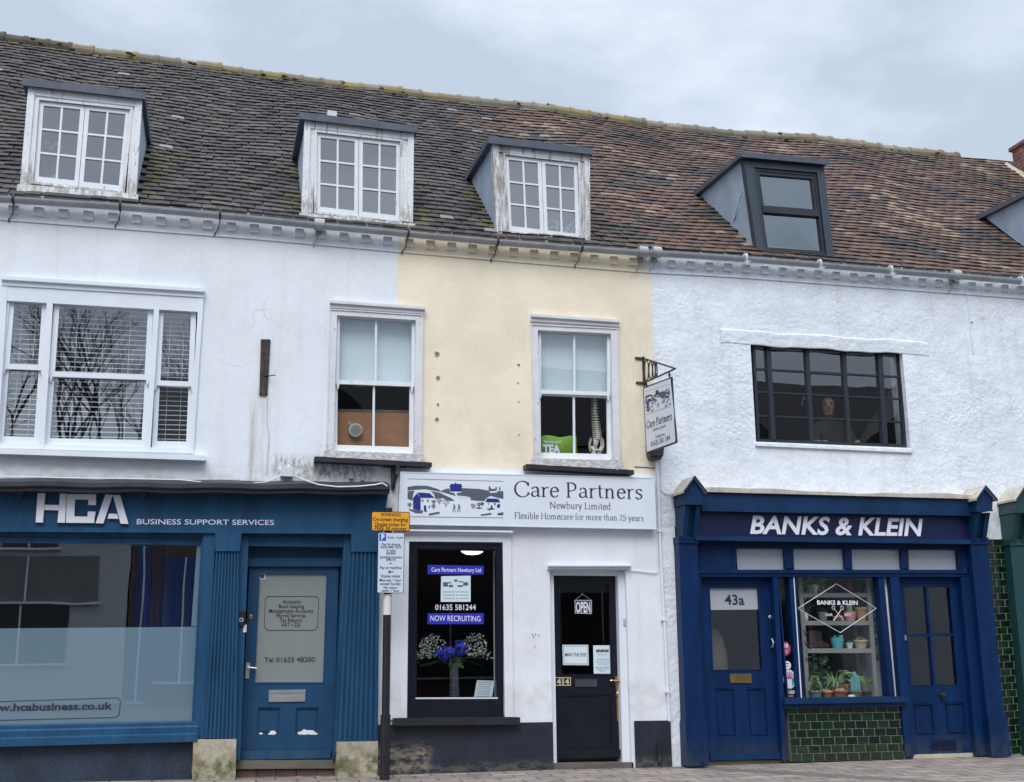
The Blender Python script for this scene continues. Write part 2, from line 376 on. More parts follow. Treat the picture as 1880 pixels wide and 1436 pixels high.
M['white_low'] = mat('white_masonry', (.76, .78, .82), .7, .05, 2, .12, 25, fine=.03, streak=.12, stains=(
    (-.3, 3.3, .5, .85, .1, (.45, .43, .40), .35, 5, (1, 1, 1)),
    (1.2, 1.7, 1.0, 2.4, .2, (.62, .60, .60), .4, 8, (1, 1, 1))))
M['rough'] = mat('white_roughcast', (.78, .82, .87), .8, .07, 1.6, .45, 18, bd=.05, bmod=.75, streak=.16, fine=.05, stains=(
    (3, 12, 2.6, 3.0, .15, (.52, .55, .56), .5, 4, (1, 1, 1.5)),))
M['trim'] = mat('white_gloss_paint', (.74, .78, .83), .4, .04, 3, .05, 40)
M['old_trim'] = mat('weathered_white_paint', (.70, .70, .72), .55, .08, 4, .3, 50, peel=((.28, .24, .20), .63, 22, (1.2, 1.2, .5)), stains=(
    (-1.2, 3, 3.1, 3.42, .06, (.24, .21, .18), .6, 22, (.8, 1, 2)),))
M['peel'] = mat('peeling_white_paint', (.76, .78, .80), .65, .08, 4, .5, 40, bd=.02, peel=((.40, .375, .345), .545, 30, (1, 1, .22)), fine=.08, streak=.25)
M['casement'] = mat('casement_white_paint', (.76, .79, .83), .5, .06, 5, .2, 50, peel=((.42, .40, .37), .63, 20, (1, 1, .4)))
M['lead'] = mat('lead_sheet', (.075, .09, .125), .55, .25, 5, .25, 25, fine=.12, stretch=(1, 1, .6))
M['zinc'] = mat('pale_lead_cheek', (.40, .48, .58), .55, .14, 4, .12, 12, fine=.06, stretch=(1, 1, .5))
M['gutter'] = mat('grey_gutter', (.36, .37, .39), .5, .15, 5, .1, 20, fine=.08)
M['iron'] = mat('rusty_iron', (.035, .03, .03), .7, .3, 12, .3, 60, peel=((.10, .045, .02), .55, 18, (1, 1, 1)))
M['black'] = mat('black_metal', (.012, .012, .016), .45, .15, 8, .05, 60)
M['blackpaint'] = mat('black_gloss_paint', (.008, .009, .018), .32, .25, 5, .08, 30, spec=.4)
M['plinth'] = mat('black_masonry_paint', (.013, .017, .032), .55, .35, 3.5, .25, 25, fine=.25, stains=(
    (-.2, .4, -.2, .22, .08, (.26, .23, .16), .8, 12, (.7, 1, 1.6)), (.4, 3.2, -.2, .02, .05, (.12, .115, .09), .6, 14, (.6, 1, 1.6))), peel=((.45, .42, .36), .76, 7, (1, 1, 2)))
M['sillblack'] = mat('flaking_black_paint', (.015, .016, .022), .5, .3, 6, .3, 40, peel=((.33, .30, .28), .66, 14, (.6, .6, 1)))
M['hca'] = mat('mid_blue_paint', (.017, .074, .158), .45, .22, 4, .10, 30, fine=.08, stretch=(1.6, 1.6, .35), spec=.25, grime=((.10, .10, .085), .35, .6), peel=((.50, .56, .62), .745, 22, (1, 1, 1)))
M['hcad'] = mat('mid_blue_door_paint', (.013, .060, .134), .42, .15, 4, .06, 30, spec=.35, grime=((.09, .09, .08), .25, .6))
M['riser'] = mat('dark_blue_render', (.020, .035, .062), .6, .4, 3, .3, 18, fine=.3, peel=((.10, .11, .10), .66, 5, (1, 1, 2)))
M['cornice'] = mat('weathered_black_lead', (.028, .032, .042), .6, .35, 5, .4, 25, fine=.25, peel=((.20, .20, .20), .68, 9, (1, 1, 3)))
M['stone'] = mat('mossy_cream_stone', (.50, .45, .35), .85, .15, 5, .5, 30, fine=.15, stains=(
    (-3, 0.2, -.3, .17, .07, (.06, .085, .02), 1.0, 8, (1, 1, 1)), (-3, .2, -.3, .35, .1, (.20, .17, .10), .8, 5, (1, 1, 1))))
M['bk'] = mat('royal_blue_paint', (.002, .022, .088), .45, .25, 4, .08, 30, fine=.08, stretch=(1.6, 1.6, .35), spec=.22, grime=((.06, .065, .06), .28, .6), peel=((.10, .14, .20), .775, 18, (1, 1, 1)))
M['bkl'] = mat('faded_royal_blue_paint', (.004, .032, .094), .5, .25, 4, .10, 30, fine=.08, spec=.25)
M['bkd'] = mat('deep_navy_paint', (.002, .007, .052), .4, .1, 3, 0)
M['capstone'] = mat('worn_cream_cap', (.52, .47, .40), .8, .2, 6, .4, 30, fine=.15, peel=((.22, .17, .12), .64, 10, (1, 1, 1)))
M['green'] = mat('dark_green_paint', (.012, .055, .060), .4, .1, 4, .05, 30)
M['tile'] = mat('green_glazed_tile', (.01, .05, .012), .10, .2, 6, .0, 10, attr=True, coat=.6)
M['grout'] = mat('pale_grout', (.24, .26, .22), .85, .25, 8, .2, 60)
M['steel'] = mat('dark_grey_window_paint', (.020, .026, .036), .4, .12, 5, .05, 40)
M['anth'] = mat('anthracite_frame', (.042, .056, .078), .42, .12, 5, .03, 40)
M['chrome'] = mat('bright_metal', (.75, .76, .74), .38, .1, 8, 0, metal=1)
M['brass'] = mat('worn_brass', (.50, .34, .14), .35, .2, 10, 0, metal=1)
M['pale'] = mat('pale_plastic', (.62, .64, .66), .5, .06, 5)
M['letter'] = mat('letter_white', (.80, .80, .86), .45, .03, 3)
M['ink'] = mat('ink_dark', (.020, .022, .035), .6, 0)
M['navy'] = mat('ink_navy', (.010, .012, .20), .6, 0)
M['grey'] = mat('ink_grey', (.085, .10, .12), .6, 0)
M['board'] = mat('white_sign_panel', (.72, .76, .83), .35, .03, 2)
M['wood'] = mat('worn_oak', (.12, .105, .085), .7, .25, 6, .3, 30, stretch=(.3, 1, 1))
M['roofdark'] = mat('roof_underside', (.05, .04, .035), .9, .2)
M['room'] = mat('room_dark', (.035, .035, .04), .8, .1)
M['office'] = mat('office_wall', (.10, .115, .13), .8, .1)
M['roomlit'] = mat('room_pale', (.42, .44, .46), .8, .1)
M['blind'] = mat('roller_blind', (.66, .74, .78), .8, .04, 2)
M['slat'] = mat('white_slat', (.86, .86, .86), .5, .0)
M['clay'] = mat('clay_tile', (.1, .07, .06), .85, .10, 9, .4, 40, attr=True, fine=.18, lichen=.45)
G = {'win': glass('window_glass', 2.0, wob=.0015), 'sky': glass('dormer_glass', 3.3, wob=.002), 'shop': glass('shop_glass', 2.1, wob=.0004),
     'dark': glass('shop_glass_dark', 1.5), 'grid': glass('grid_window_glass', 2.5, wob=.001), 'bay': glass('bay_glass', 3.0, wob=.0006, tint=(.8, .85, .9)), 'office': glass('office_glass', 2.75, wob=.0006), 'frost': glass('frosted_glass', 2.2, film=((.33, .50, .62), .60), wob=.0004),
     'door': glass('door_film', 1.6, film=((.42, .46, .45), .9)), 'trans': glass('transom_film', 1.7, film=((.62, .66, .72), .92)), 'new': glass('new_dormer_glass', 3.4, wob=.0006, gtint=(.86, .95, 1.0))}

# ---------------------------------------------------------------- ground
gb = MB()
def gz(x):
    ks = [(-40, .2), (-4, .0), (-1.6, -.036), (-.16, -.058), (1.75, -.064), (3.3, -.085), (7.5, -.096), (60, -.12)]
    for (a, za), (b, zb) in zip(ks, ks[1:]):
        if x <= b: return za + (zb - za) * max(0, (x - a) / (b - a))
    return -.12
xs = [-60, -20] + [-12 + i * .5 for i in range(61)] + [40, 80]
for a, b in zip(xs, xs[1:]):
    gb.face([(a, .4, gz(a)), (b, .4, gz(b)), (b, -2.4, gz(b) - .05), (a, -2.4, gz(a) - .05)])
m = bpy.data.materials.new('block_paving'); m.use_nodes = True; t = NT(m.node_tree); b = m.node_tree.nodes['Principled BSDF']
g = t.n('ShaderNodeNewGeometry'); br = t.n('ShaderNodeTexBrick'); br.inputs['Scale'].default_value = 1.0
br.inputs['Brick Width'].default_value = .40; br.inputs['Row Height'].default_value = .20; br.inputs['Mortar Size'].default_value = .010; br.inputs['Mortar Smooth'].default_value = .2
br.inputs['Color1'].default_value = (.33, .275, .24, 1); br.inputs['Color2'].default_value = (.235, .195, .175, 1); br.inputs['Mortar'].default_value = (.07, .062, .055, 1)
m.node_tree.links.new(g.outputs['Position'], br.inputs['Vector'])
c = t.mix(1.0, br.outputs['Color'], t.ramp(t.noise(4, 5, .65), .3, .7, .75, 1.15), 'MULTIPLY')
c = t.mix(1.0, c, t.ramp(t.noise(60, 3, .6), .3, .7, .85, 1.1), 'MULTIPLY')
yy = t.xyz(); f = t.math('MULTIPLY', t.ramp(yy[1], -.12, .0, 0, .8), t.ramp(t.noise(7, 5, .6), .42, .6))
c = t.mix(f, c, (.05, .055, .03))
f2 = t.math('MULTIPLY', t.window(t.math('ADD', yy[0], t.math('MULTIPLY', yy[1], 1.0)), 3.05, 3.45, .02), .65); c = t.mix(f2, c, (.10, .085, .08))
t.put(b.inputs['Base Color'], c); b.inputs['Roughness'].default_value = .8
bp = t.n('ShaderNodeBump'); bp.inputs['Strength'].default_value = .6; bp.inputs['Distance'].default_value = .01
t.put(bp.inputs['Height'], t.math('SUBTRACT', 1.0, br.outputs['Fac'])); m.node_tree.links.new(bp.outputs[0], b.inputs['Normal'])
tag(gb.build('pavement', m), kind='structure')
kb = MB(); kb.box(-60, 80, -2.54, -2.4, -.4, -.10)
tag(kb.build('kerb', mat('kerb_stone', (.30, .29, .27), .8, .2, 3)), kind='structure')
rb = MB(); rb.face([(-300, -2.5, -.24), (300, -2.5, -.24), (300, -300, -.24), (-300, -300, -.24)])
tag(rb.build('road', mat('asphalt', (.05, .05, .052), .85, .2, 1, .3, 80)), kind='structure')
gr = MB(); gr.face([(-300, 300, -.6), (300, 300, -.6), (300, -2.45, -.6), (-300, -2.45, -.6)])
tag(gr.build('ground', mat('earth', (.10, .09, .07), .9)), kind='structure')

# ---------------------------------------------------------------- the three houses (and the neighbour)
H1 = thing('terraced_house', (-4.0, 0, 0), 'smooth white rendered house with a mid blue shopfront and a wide three-part sash window', 'house', 'terraced shop houses in the row')
H2 = thing('terraced_house', (1.5, 0, 0), 'narrow cream house with white ground floor and a black door between blue shopfronts', 'house', 'terraced shop houses in the row')
H3 = thing('terraced_house', (5.5, 0, 0), 'rough white roughcast house with royal blue shopfront and dark metal window', 'house', 'terraced shop houses in the row')

def wall(name, mt, parent, x0, x1, z0, z1, holes=(), y=0.0, th=.30):
    b = MB()
    xs = sorted({x0, x1, *[h[0] for h in holes], *[h[1] for h in holes]}); zs = sorted({z0, z1, *[h[2] for h in holes], *[h[3] for h in holes]})
    for a, c in zip(xs, xs[1:]):
        for d, e in zip(zs, zs[1:]):
            mx_, mz = (a + c) / 2, (d + e) / 2
            if any(h[0] < mx_ < h[1] and h[2] < mz < h[3] for h in holes): continue
            b.face([(a, y, d), (c, y, d), (c, y, e), (a, y, e)])
    for (a, c, d, e) in holes:
        for f in ([] if a == x0 else [(a, y, d), (a, y + th, d), (a, y + th, e), (a, y, e)], [] if c == x1 else [(c, y, d), (c, y, e), (c, y + th, e), (c, y + th, d)],
                  [(a, y, d), (c, y, d), (c, y + th, d), (a, y + th, d)], [(a, y, e), (a, y + th, e), (c, y + th, e), (c, y, e)]):
            if f: b.face(f)
    b.face([(x0, y, z1), (x1, y, z1), (x1, y + th, z1), (x0, y + th, z1)]); b.face([(x0, y, z0), (x1, y, z0), (x1, y + th, z0), (x0, y + th, z0)])
    return b.build(name, mt, parent)
def room(parent, x0, x1, y0, y1, z0, z1, mt):
    b = MB()
    b.face([(x0, y1, z0), (x1, y1, z0), (x1, y1, z1), (x0, y1, z1)])
    b.face([(x0, y0, z0), (x0, y1, z0), (x0, y1, z1), (x0, y0, z1)]); b.face([(x1, y0, z0), (x1, y1, z0), (x1, y1, z1), (x1, y0, z1)])
    b.face([(x0, y0, z0), (x1, y0, z0), (x1, y1, z0), (x0, y1, z0)]); b.face([(x0, y0, z1), (x1, y0, z1), (x1, y1, z1), (x0, y1, z1)])
    return b.build('room', mt, parent)

# window quads (frame outer edges)
qTri = Q((4, 522), (374, 545), (355, 832), (-14, 822), -.03)
qA = Q((605, 567), (777, 578), (774, 840), (598, 833), -.02)
qB = Q((974, 595), (1134, 603), (1139, 851), (980, 847), -.02)
qS = Q((1379, 629), (1651, 646), (1662, 822), (1389, 812), .10)
def hole(q, e=.03):
    x0, x1, z0, z1 = q.box(); return (x0 + e, x1 - e, z0 + e, z1 - e)
XB1, XB2, XE = 0.0, 3.128, 12.5
ZU = 5.99
wall('wall', M['white'], H1, -9.5, XB1, 2.72, ZU, [hole(qTri), hole(Q((605, 567), (690, 578), (690, 840), (598, 833), -.02))[:1] + (XB1,) + hole(qA)[2:]])
wall('wall', M['cream'], H2, XB1, XB2, P(900, 861, 0).z, ZU, [(XB1,) + hole(qA)[1:], hole(qB)])
# right house opening: reveal edges of the steel window
oS = Q((1377, 627), (1657, 644), (1672, 824), (1388, 811), 0.0)
x0, x1, z0, z1 = oS.box()
wall('wall', M['rough'], H3, XB2, XE, 2.60, ZU, [(x0, x1, z0, z1)])
# ---- eaves line, ridge line
def poly(pts):
    pts = sorted(pts)
    def f(x):
        if x <= pts[0][0]: return pts[0][1]
        for (a, za), (b, zb) in zip(pts, pts[1:]):
            if x <= b: return za + (zb - za) * (x - a) / (b - a)
        return pts[-1][1]
    return f
GUT = [(0, 366), (221, 380), (404, 396), (586, 415), (729, 428), (913, 445), (1067, 457), (1183, 465), (1202, 465), (1368, 476), (1504, 487), (1634, 498), (1753, 507), (1880, 518)]
gut = poly([XZ(x, y, -.13) for x, y in GUT])
RID = [(0, 71), (190, 99), (400, 127), (560, 150), (740, 172), (880, 189), (1000, 199), (1100, 216), (1200, 232), (1340, 247), (1500, 257), (1620, 274), (1720, 285), (1830, 293)]
RY = 4.0
rid = poly([XZ(x, y, RY) for x, y in RID])
def RS(x, t):
    """the roof surface: t = 0 at the eaves, 1 at the ridge"""
    e = gut(x) + .075
    z = e + (rid(x) - e) * t
    z += (.035 * math.sin(x * 1.3 + t * 3) + .025 * math.sin(x * 2.9 - t * 5 + 1) - .05 * math.sin(math.pi * t) * (.6 + .4 * math.sin(x * .8))) * math.sin(math.pi * min(1, t * 1.02))
    return Vector((x, -.07 + (RY + .07) * t, z))
DORM = [Q((53, 162), (261, 186), (250, 365), (37, 347), .05), Q((559, 223), (759, 247), (757, 418), (553, 399), .05),
        Q((903, 267), (1081, 287), (1082, 450), (911, 437), .05), Q((1364, 292), (1511, 305), (1530, 473), (1389, 463), .05)]
d4 = DORM[3]; shift = 4.70
DORM.append(Q(*[(p[0] + shift, p[1] + .10) for p in d4.c], y=.05, world=True))
def dormer_depth(q): return (max(q.c[0][1], q.c[1][1]) + .10 - q.c[3][1]) / .965
def tile_colour(x, t):
    k = max(0, min(1, (x - (1.6 + .9 * (1 - t)) + .5 * math.sin(t * 9)) / .9))
    if x > 1.2 and t > .72 and x < 2.6 and random.random() < .7: k = max(k, .75)
    a = random.random()
    dark = [(.050, .044, .043), (.066, .057, .055), (.039, .034, .034), (.084, .073, .070)][int(a * 4) % 4]
    brown = [(.112, .068, .053), (.096, .060, .049), (.128, .075, .056), (.072, .052, .046), (.140, .084, .062)][int(random.random() * 5)]
    c = [d * (1 - k) + b * k for d, b in zip(dark, brown)]
    n = math.sin(x * 3.1 + t * 13) + math.sin(x * 1.7 - t * 21 + 2) + math.sin(x * 5.3 + t * 31)
    if k > .5 and n > 1.45 and random.random() < .5: c = [.20, .125, .088] if random.random() < .6 else [.23, .165, .12]
    if k > .5 and n < -1.3: c = [.052, .045, .044]
    if k > .8 and 8.0 < x + t * 1.2 - .1 < 8.55 and .25 < t < .6 and random.random() < .6: c = [.25, .175, .12]
    if k < .5 and random.random() < .012: c = [.22, .21, .20]
    if k >= .5 and random.random() < .012: c = [.22, .2, .18]
    if t > .95 and random.random() < .3: c = [.12, .105, .06]
    for q, sg in ((DORM[0], 1), (DORM[1], -1), (DORM[2], -1), (DORM[1], 1)):
        e = q.c[1][0] if sg > 0 else q.c[0][0]
        dd = (x - e) * sg
        if 0 < dd < .26 and .04 < t < .30 and random.random() < (.7 if q is DORM[0] else .22): c = [.085, .086, .030]
    if random.random() < .015: c = [.075, .08, .04]
    return c
tiles = [MB(), MB(), MB()]
for tb in tiles: tb.colr = []
NC = 43
for i in range(NC):
    t0, t1 = i / NC, (i + 2.05) / NC
    for j in range(-1, 142):
        x = -8.9 + (j + .5 * (i % 2)) * .167 + random.uniform(-.006, .006)
        tm = (i + .5) / NC
        if any(min(q.c[0][0], q.c[3][0]) + .02 < x < max(q.c[1][0], q.c[2][0]) - .10 + .0 and .035 < tm and RS(x, tm).y < .05 + dormer_depth(q) - .10 and RS(x, tm).y > .02 for q in DORM): continue
        h = 0 if x < XB1 - .08 else (1 if x < XB2 - .08 else 2)
        tb = tiles[h]
        lift = random.uniform(.025, .037); rr = random.uniform(-.005, .005)
        p = [RS(x + .002, t0 + rr / 5), RS(x + .163, t0 + rr / 5 + random.uniform(-.0008, .0008)), RS(x + .163, min(t1, 1.0)), RS(x + .002, min(t1, 1.0))]
        nrm = (p[1] - p[0]).cross(p[3] - p[0]).normalized()
        up = [p[0] + nrm * lift, p[1] + nrm * (lift + random.uniform(-.004, .004)), p[2] - nrm * .004, p[3] - nrm * .004]
        lo = [p[0] + nrm * (lift - .014), p[1] + nrm * (lift - .014)]
        mid = (up[0] + up[1]) / 2 + nrm * .003
        tb.add([up[0], mid, up[1], up[2], up[3], lo[0], lo[1]], [(0, 1, 4), (1, 3, 4), (1, 2, 3), (5, 6, 2, 1, 0), (0, 4, 5), (2, 6, 3)])
        c = tile_colour(x, tm); f = random.uniform(.86, 1.13)
        tb.colr += [tuple(q * f for q in c)] * 7
roofs = [tb.build('roof', M['clay'], h, recalc=False) for tb, h in zip(tiles, (H1, H2, H3))]
# boarding below the tiles, and the back slope
for h, a, c in ((H1, -8.9, XB1), (H2, XB1, XB2), (H3, XB2, 14.5)):
    b = MB(); n = int((c - a) / .25) + 1
    for k in range(n):
        xa, xb = a + (c - a) * k / n, a + (c - a) * (k + 1) / n
        b.face([(xa, RY, rid(xa) - .02), (xb, RY, rid(xb) - .02), (xb, 8.2, gut(xb)), (xa, 8.2, gut(xa))])
        for i in range(14):
            ta, tb_ = i / 14, (i + 1) / 14; xm, tm = (xa + xb) / 2, (ta + tb_) / 2
            if any(min(q.c[0][0], q.c[3][0]) - .02 < xm < max(q.c[1][0], q.c[2][0]) + .02 and RS(xm, tm).y < .05 + dormer_depth(q) for q in DORM): continue
            dn = Vector((0, .03, -.035))
            b.face([RS(xa, ta) + dn, RS(xb, ta) + dn, RS(xb, tb_) + dn, RS(xa, tb_) + dn])
    b.build('roof_boarding', M['roofdark'], h)
# ridge tiles
for h, a, c in ((H1, -8.9, XB1), (H2, XB1, XB2), (H3, XB2, 10.72)):
    b = MB(); b.colr = []; n = round((c - a) / .31)
    for k in range(n):
        xa, xb = a + (c - a) * k / n, a + (c - a) * (k + 1) / n
        r = .105 + random.uniform(-.006, .008); dz = random.uniform(-.012, .012); n0 = len(b.v)
        for (s0, s1, q) in ((xa + .004, xb - .02, r), (xb - .035, xb + .02, r + .014)):
            b.tube([(s0, RY - .02, rid(s0) - .035 + dz), (s1, RY - .02, rid(s1) - .035 + dz)], q, 14)
        cc = random.choice([(.24, .21, .16), (.21, .185, .14), (.27, .24, .19), (.18, .16, .115), (.23, .19, .13)])
        if random.random() < .10: cc = (.25, .21, .10)
        if xa < -4.45: cc = (.09, .085, .06)
        b.colr += [tuple(q * random.uniform(.85, 1.15) for q in cc) for _ in range(len(b.v) - n0)]
    b.build('ridge_tiles', M['clay'], h, smooth=False)
# moss tufts along the ridge
b = MB()
for k in range(90):
    x = random.uniform(-6, 10.6); z = rid(x)
    s = random.uniform(.012, .035); b.ball((x, RY - random.uniform(.06, .22), z - random.uniform(.02, .16)), s, 1.5, 1, .7, 4, .25)
tag(b.build('moss', mat('moss', (.10, .095, .03), .95, .4, 9)), kind='stuff')

# ---- gutters with brackets, cornice band and dentils
BRK = {0: [(25, 0), (221, 0), (404, 0), (586, 1)], 1: [(749, 0), (913, 0), (1067, 0), (1180, 1)], 2: [(1205, 1), (1368, 2), (1504, 2), (1634, 2), (1755, 1), (1873, 2)]}
for h, (hh, a, c) in enumerate(((H1, -8.9, XB1), (H2, XB1, 3.09), (H3, 3.09, 13.0))):
    b = MB(); n = 20; yc = -.13; rr = .056
    for k in range(n):
        xa, xb = a + (c - a) * k / n, a + (c - a) * (k + 1) / n
        vs = []
        for x in (xa, xb):
            for i in range(11):
                tt = math.pi * (i / 10) + math.pi; vs.append((x, yc + rr * math.cos(tt), gut(x) + rr * math.sin(tt) + .02))
            for i in range(11):
                tt = 2 * math.pi - math.pi * (i / 10); vs.append((x, yc + (rr - .006) * math.cos(tt), gut(x) + (rr - .006) * math.sin(tt) + .02))
        b.add(vs, [(i, i + 1, i + 23, i + 22) for i in range(21)] + [(21, 0, 22, 43)])
    g = b.build('gutter', M['gutter'], hh, smooth=False)
    for px, kind in BRK[h]:
        x = P(px, GUT[0][1] + 50, -.13).x if False else XZ(px, dict(GUT).get(px, 366 + px * .0812), yc)[0]
        z = gut(x) + .02
        b = MB()
        if kind == 1:
            b.tube([(x - .055, yc, z - .004), (x + .055, yc, z - .004)], rr + .012, 16)
            b.box(x - .03, x + .03, -.07, -.004, z - .10, z + .02)
        else:
            b.tube([(x - .012, yc, z - .003), (x + .012, yc, z - .003)], rr + .006, 14)
        if kind == 2:
            b.tube([(x, -.19, z - .02), (x + .004, -.19, z - .11)], .006, 6); b.tube([(x - .05, -.185, z - .085), (x + .05, -.185, z - .06)], .006, 6); b.tube([(x - .03, -.185, z - .05), (x + .03, -.185, z - .09)], .005, 6)
            b.build('cable_tie', M['pale'], g)
        else:
            b.tube([(x, yc + .03, z - rr), (x - .01, -.05, z - .15), (x - .05, -.012, z - .20)], .0055, 6); b.box(x - .055, x - .041, -.02, -.004, z - .225, z - .19)
            b.build('gutter_bracket', M['gutter'] if kind == 1 else M['iron'], g)
    # plaster cornice: a thin band with a row of dentils on it
    b = MB(); zc = poly([XZ(px, py, -.025) for px, py in ((0, 403), (450, 437), (729, 462), (950, 481), (1170, 499), (1340, 508), (1880, 548))])
    n = 16
    for k in range(n):
        xa, xb = a + (min(c, XE) - a) * k / n, a + (min(c, XE) - a) * (k + 1) / n
        b.add([(x, y, z) for x in (xa, xb) for (y, z) in ((-.003, zc(x)), (-.015, zc(x)), (-.015, zc(x) + .010), (-.012, zc(x) + .02), (-.012, zc(x) + .235), (-.04, zc(x) + .25), (-.04, zc(x) + .30), (-.003, zc(x) + .30))],
              [(i, i + 1, i + 9, i + 8) for i in range(7)])
    k0 = int((a + 10) / .252)
    for k in range(k0, k0 + 60):
        x = -10 + k * .252 + .04
        if x < a + .06 or x > min(c, XE) - .06: continue
        z = zc(x) + .075
        b.box(x - .05, x + .05, -.052, -.011, z + random.uniform(-.006, .006), z + .09)
    b.build('cornice', (M['white'], M['cream'], M['rough'])[h], hh)

# ---- dormers
def pane_rows(q, n, m_, bw, mb, yf, yb): q.grid(mb, [(i + 1) / n for i in range(n - 1)], [(i + 1) / m_ for i in range(m_ - 1)], bw, yf, yb)
def dormer_shell(d, q, dep, cheek, lead, over=.06, seam=False, th=.065):
    yf = q.y
    for s in (0, 1):
        xt, zt = q.c[s]; xb, zb = q.c[3 - s]
        i = .012 if s == 0 else -.012; o_ = .05 if s == 0 else -.05
        b = MB()
        pts = [(yf + .012, zb - .04), (yf + .012, zt), (yf + dep, zt + .08), (yf + dep * .55, zb - .04 + dep * .50)]
        def X(z): return xb + (xt - xb) * (z - zb) / (zt - zb)
        vs = [(X(min(z, zt)) + i, y, z) for y, z in pts] + [(X(min(z, zt)) + i + o_, y, z) for y, z in pts]
        b.add(vs, [(0, 1, 2, 3), (7, 6, 5, 4), (0, 4, 5, 1), (1, 5, 6, 2), (2, 6, 7, 3), (3, 7, 4, 0)])
        if seam and s == 0:
            za = zt - .30
            b.tube([(X(zt) - .006, yf + .05, zb + (zt - zb) * .66), (X(zb + .3) - .004, yf + .56, zb + (zt - zb) * .46)], .006, 6)
            for k in (.15, .5, .8):
                y = yf + .05 + .51 * k; z = zb + (zt - zb) * (.66 - .2 * k); b.ball((X(z) - .008, y, z), .013, n=4)
        b.build('cheek', cheek, d, recalc=True)
    a, c = q.c[0], q.c[1]
    b = MB(); dx = c[0] - a[0]
    yb = yf + dep + .1
    vs = []
    for (x, z) in ((a[0] - over, a[1] - (over / dx) * (c[1] - a[1])), (c[0] + over * .6, c[1])):
        vs += [(x, yf - .085, z + .004), (x, yf - .085, z + th), (x, yb, z + th + .09), (x, yb, z + .06)]
    b.add(vs, [(0, 1, 2, 3), (7, 6, 5, 4), (0, 4, 5, 1), (1, 5, 6, 2), (2, 6, 7, 3), (3, 7, 4, 0)])
    # lead drip along the front edge
    b.add([(x + 0, y, z) for (x, z) in ((a[0] - over - .004, a[1] - .016), (c[0] + over * .6 + .004, c[1] - .016)) for (y, z) in ((yf - .092, z), (yf - .092, z + th + .022), (yf - .080, z + th + .024), (yf - .080, z))],
          [(0, 1, 5, 4), (1, 2, 6, 5), (2, 3, 7, 6), (3, 0, 4, 7), (0, 3, 2, 1), (4, 5, 6, 7)])
    b.build('dormer_roof', lead, d)
    b = MB()   # plastered inside: ceiling and back curtain of the attic room
    b.face([(a[0] + .06, yf + .06, a[1] - .02), (c[0] - .06, yf + .06, c[1] - .02), (c[0] - .06, yf + dep, c[1] + .04), (a[0] + .06, yf + dep, a[1] + .04)])
    b.face([(q.c[3][0] - .3, yf + dep + .5, q.c[3][1] - .6), (q.c[2][0] + .3, yf + dep + .5, q.c[2][1] - .6), (c[0] + .3, yf + dep + .5, c[1] + .1), (a[0] - .3, yf + dep + .5, a[1] + .1)])
    b.face([(q.c[3][0] - .3, yf + .1, q.c[3][1] - .5), (q.c[2][0] + .3, yf + .1, q.c[2][1] - .5), (q.c[2][0] + .3, yf + dep + .5, q.c[2][1] - .6), (q.c[3][0] - .3, yf + dep + .5, q.c[3][1] - .6)])
    b.build('attic_room', M['roomlit'], d)

OPEN = [Q((70, 183), (242, 201), (227, 357), (59, 338), .05), Q((579, 242), (737, 260), (736, 411), (578, 393), .05), Q((924, 283), (1062, 299), (1066, 444), (931, 428), .05)]
DLAB = ['weathered white dormer window with a flowering plant behind its panes', 'peeling white dormer window with a small pale vent on its roof', 'badly peeling white dormer window with wire ornament inside']
PEEL = [mat('peeling_paint_light', (.76, .78, .80), .6, .08, 4, .4, 40, peel=((.42, .39, .36), .60, 26, (1, 1, .16)), fine=.06, streak=.25, stains=((-4.6, -2.9, 5.9, 6.35, .08, (.36, .33, .30), .9, 26, (1, 1, .3)),)),
        mat('peeling_paint_grain', (.76, .78, .79), .65, .08, 4, .5, 40, peel=((.40, .37, .34), .565, 24, (1, 1, .12)), fine=.08, streak=.3, stains=((-1.3, .2, 5.9, 6.3, .08, (.33, .30, .27), .8, 30, (1, 1, .4)),)),
        mat('peeling_paint_bare', (.74, .75, .76), .7, .1, 5, .6, 40, peel=((.34, .31, .28), .535, 20, (1, 1, .14)), fine=.1, streak=.35, stains=((1.1, 1.35, 5.9, 7.2, .05, (.28, .25, .22), .8, 24, (1, 1, .2)), (2.25, 2.5, 5.9, 7.2, .05, (.30, .27, .24), .7, 24, (1, 1, .2))))]
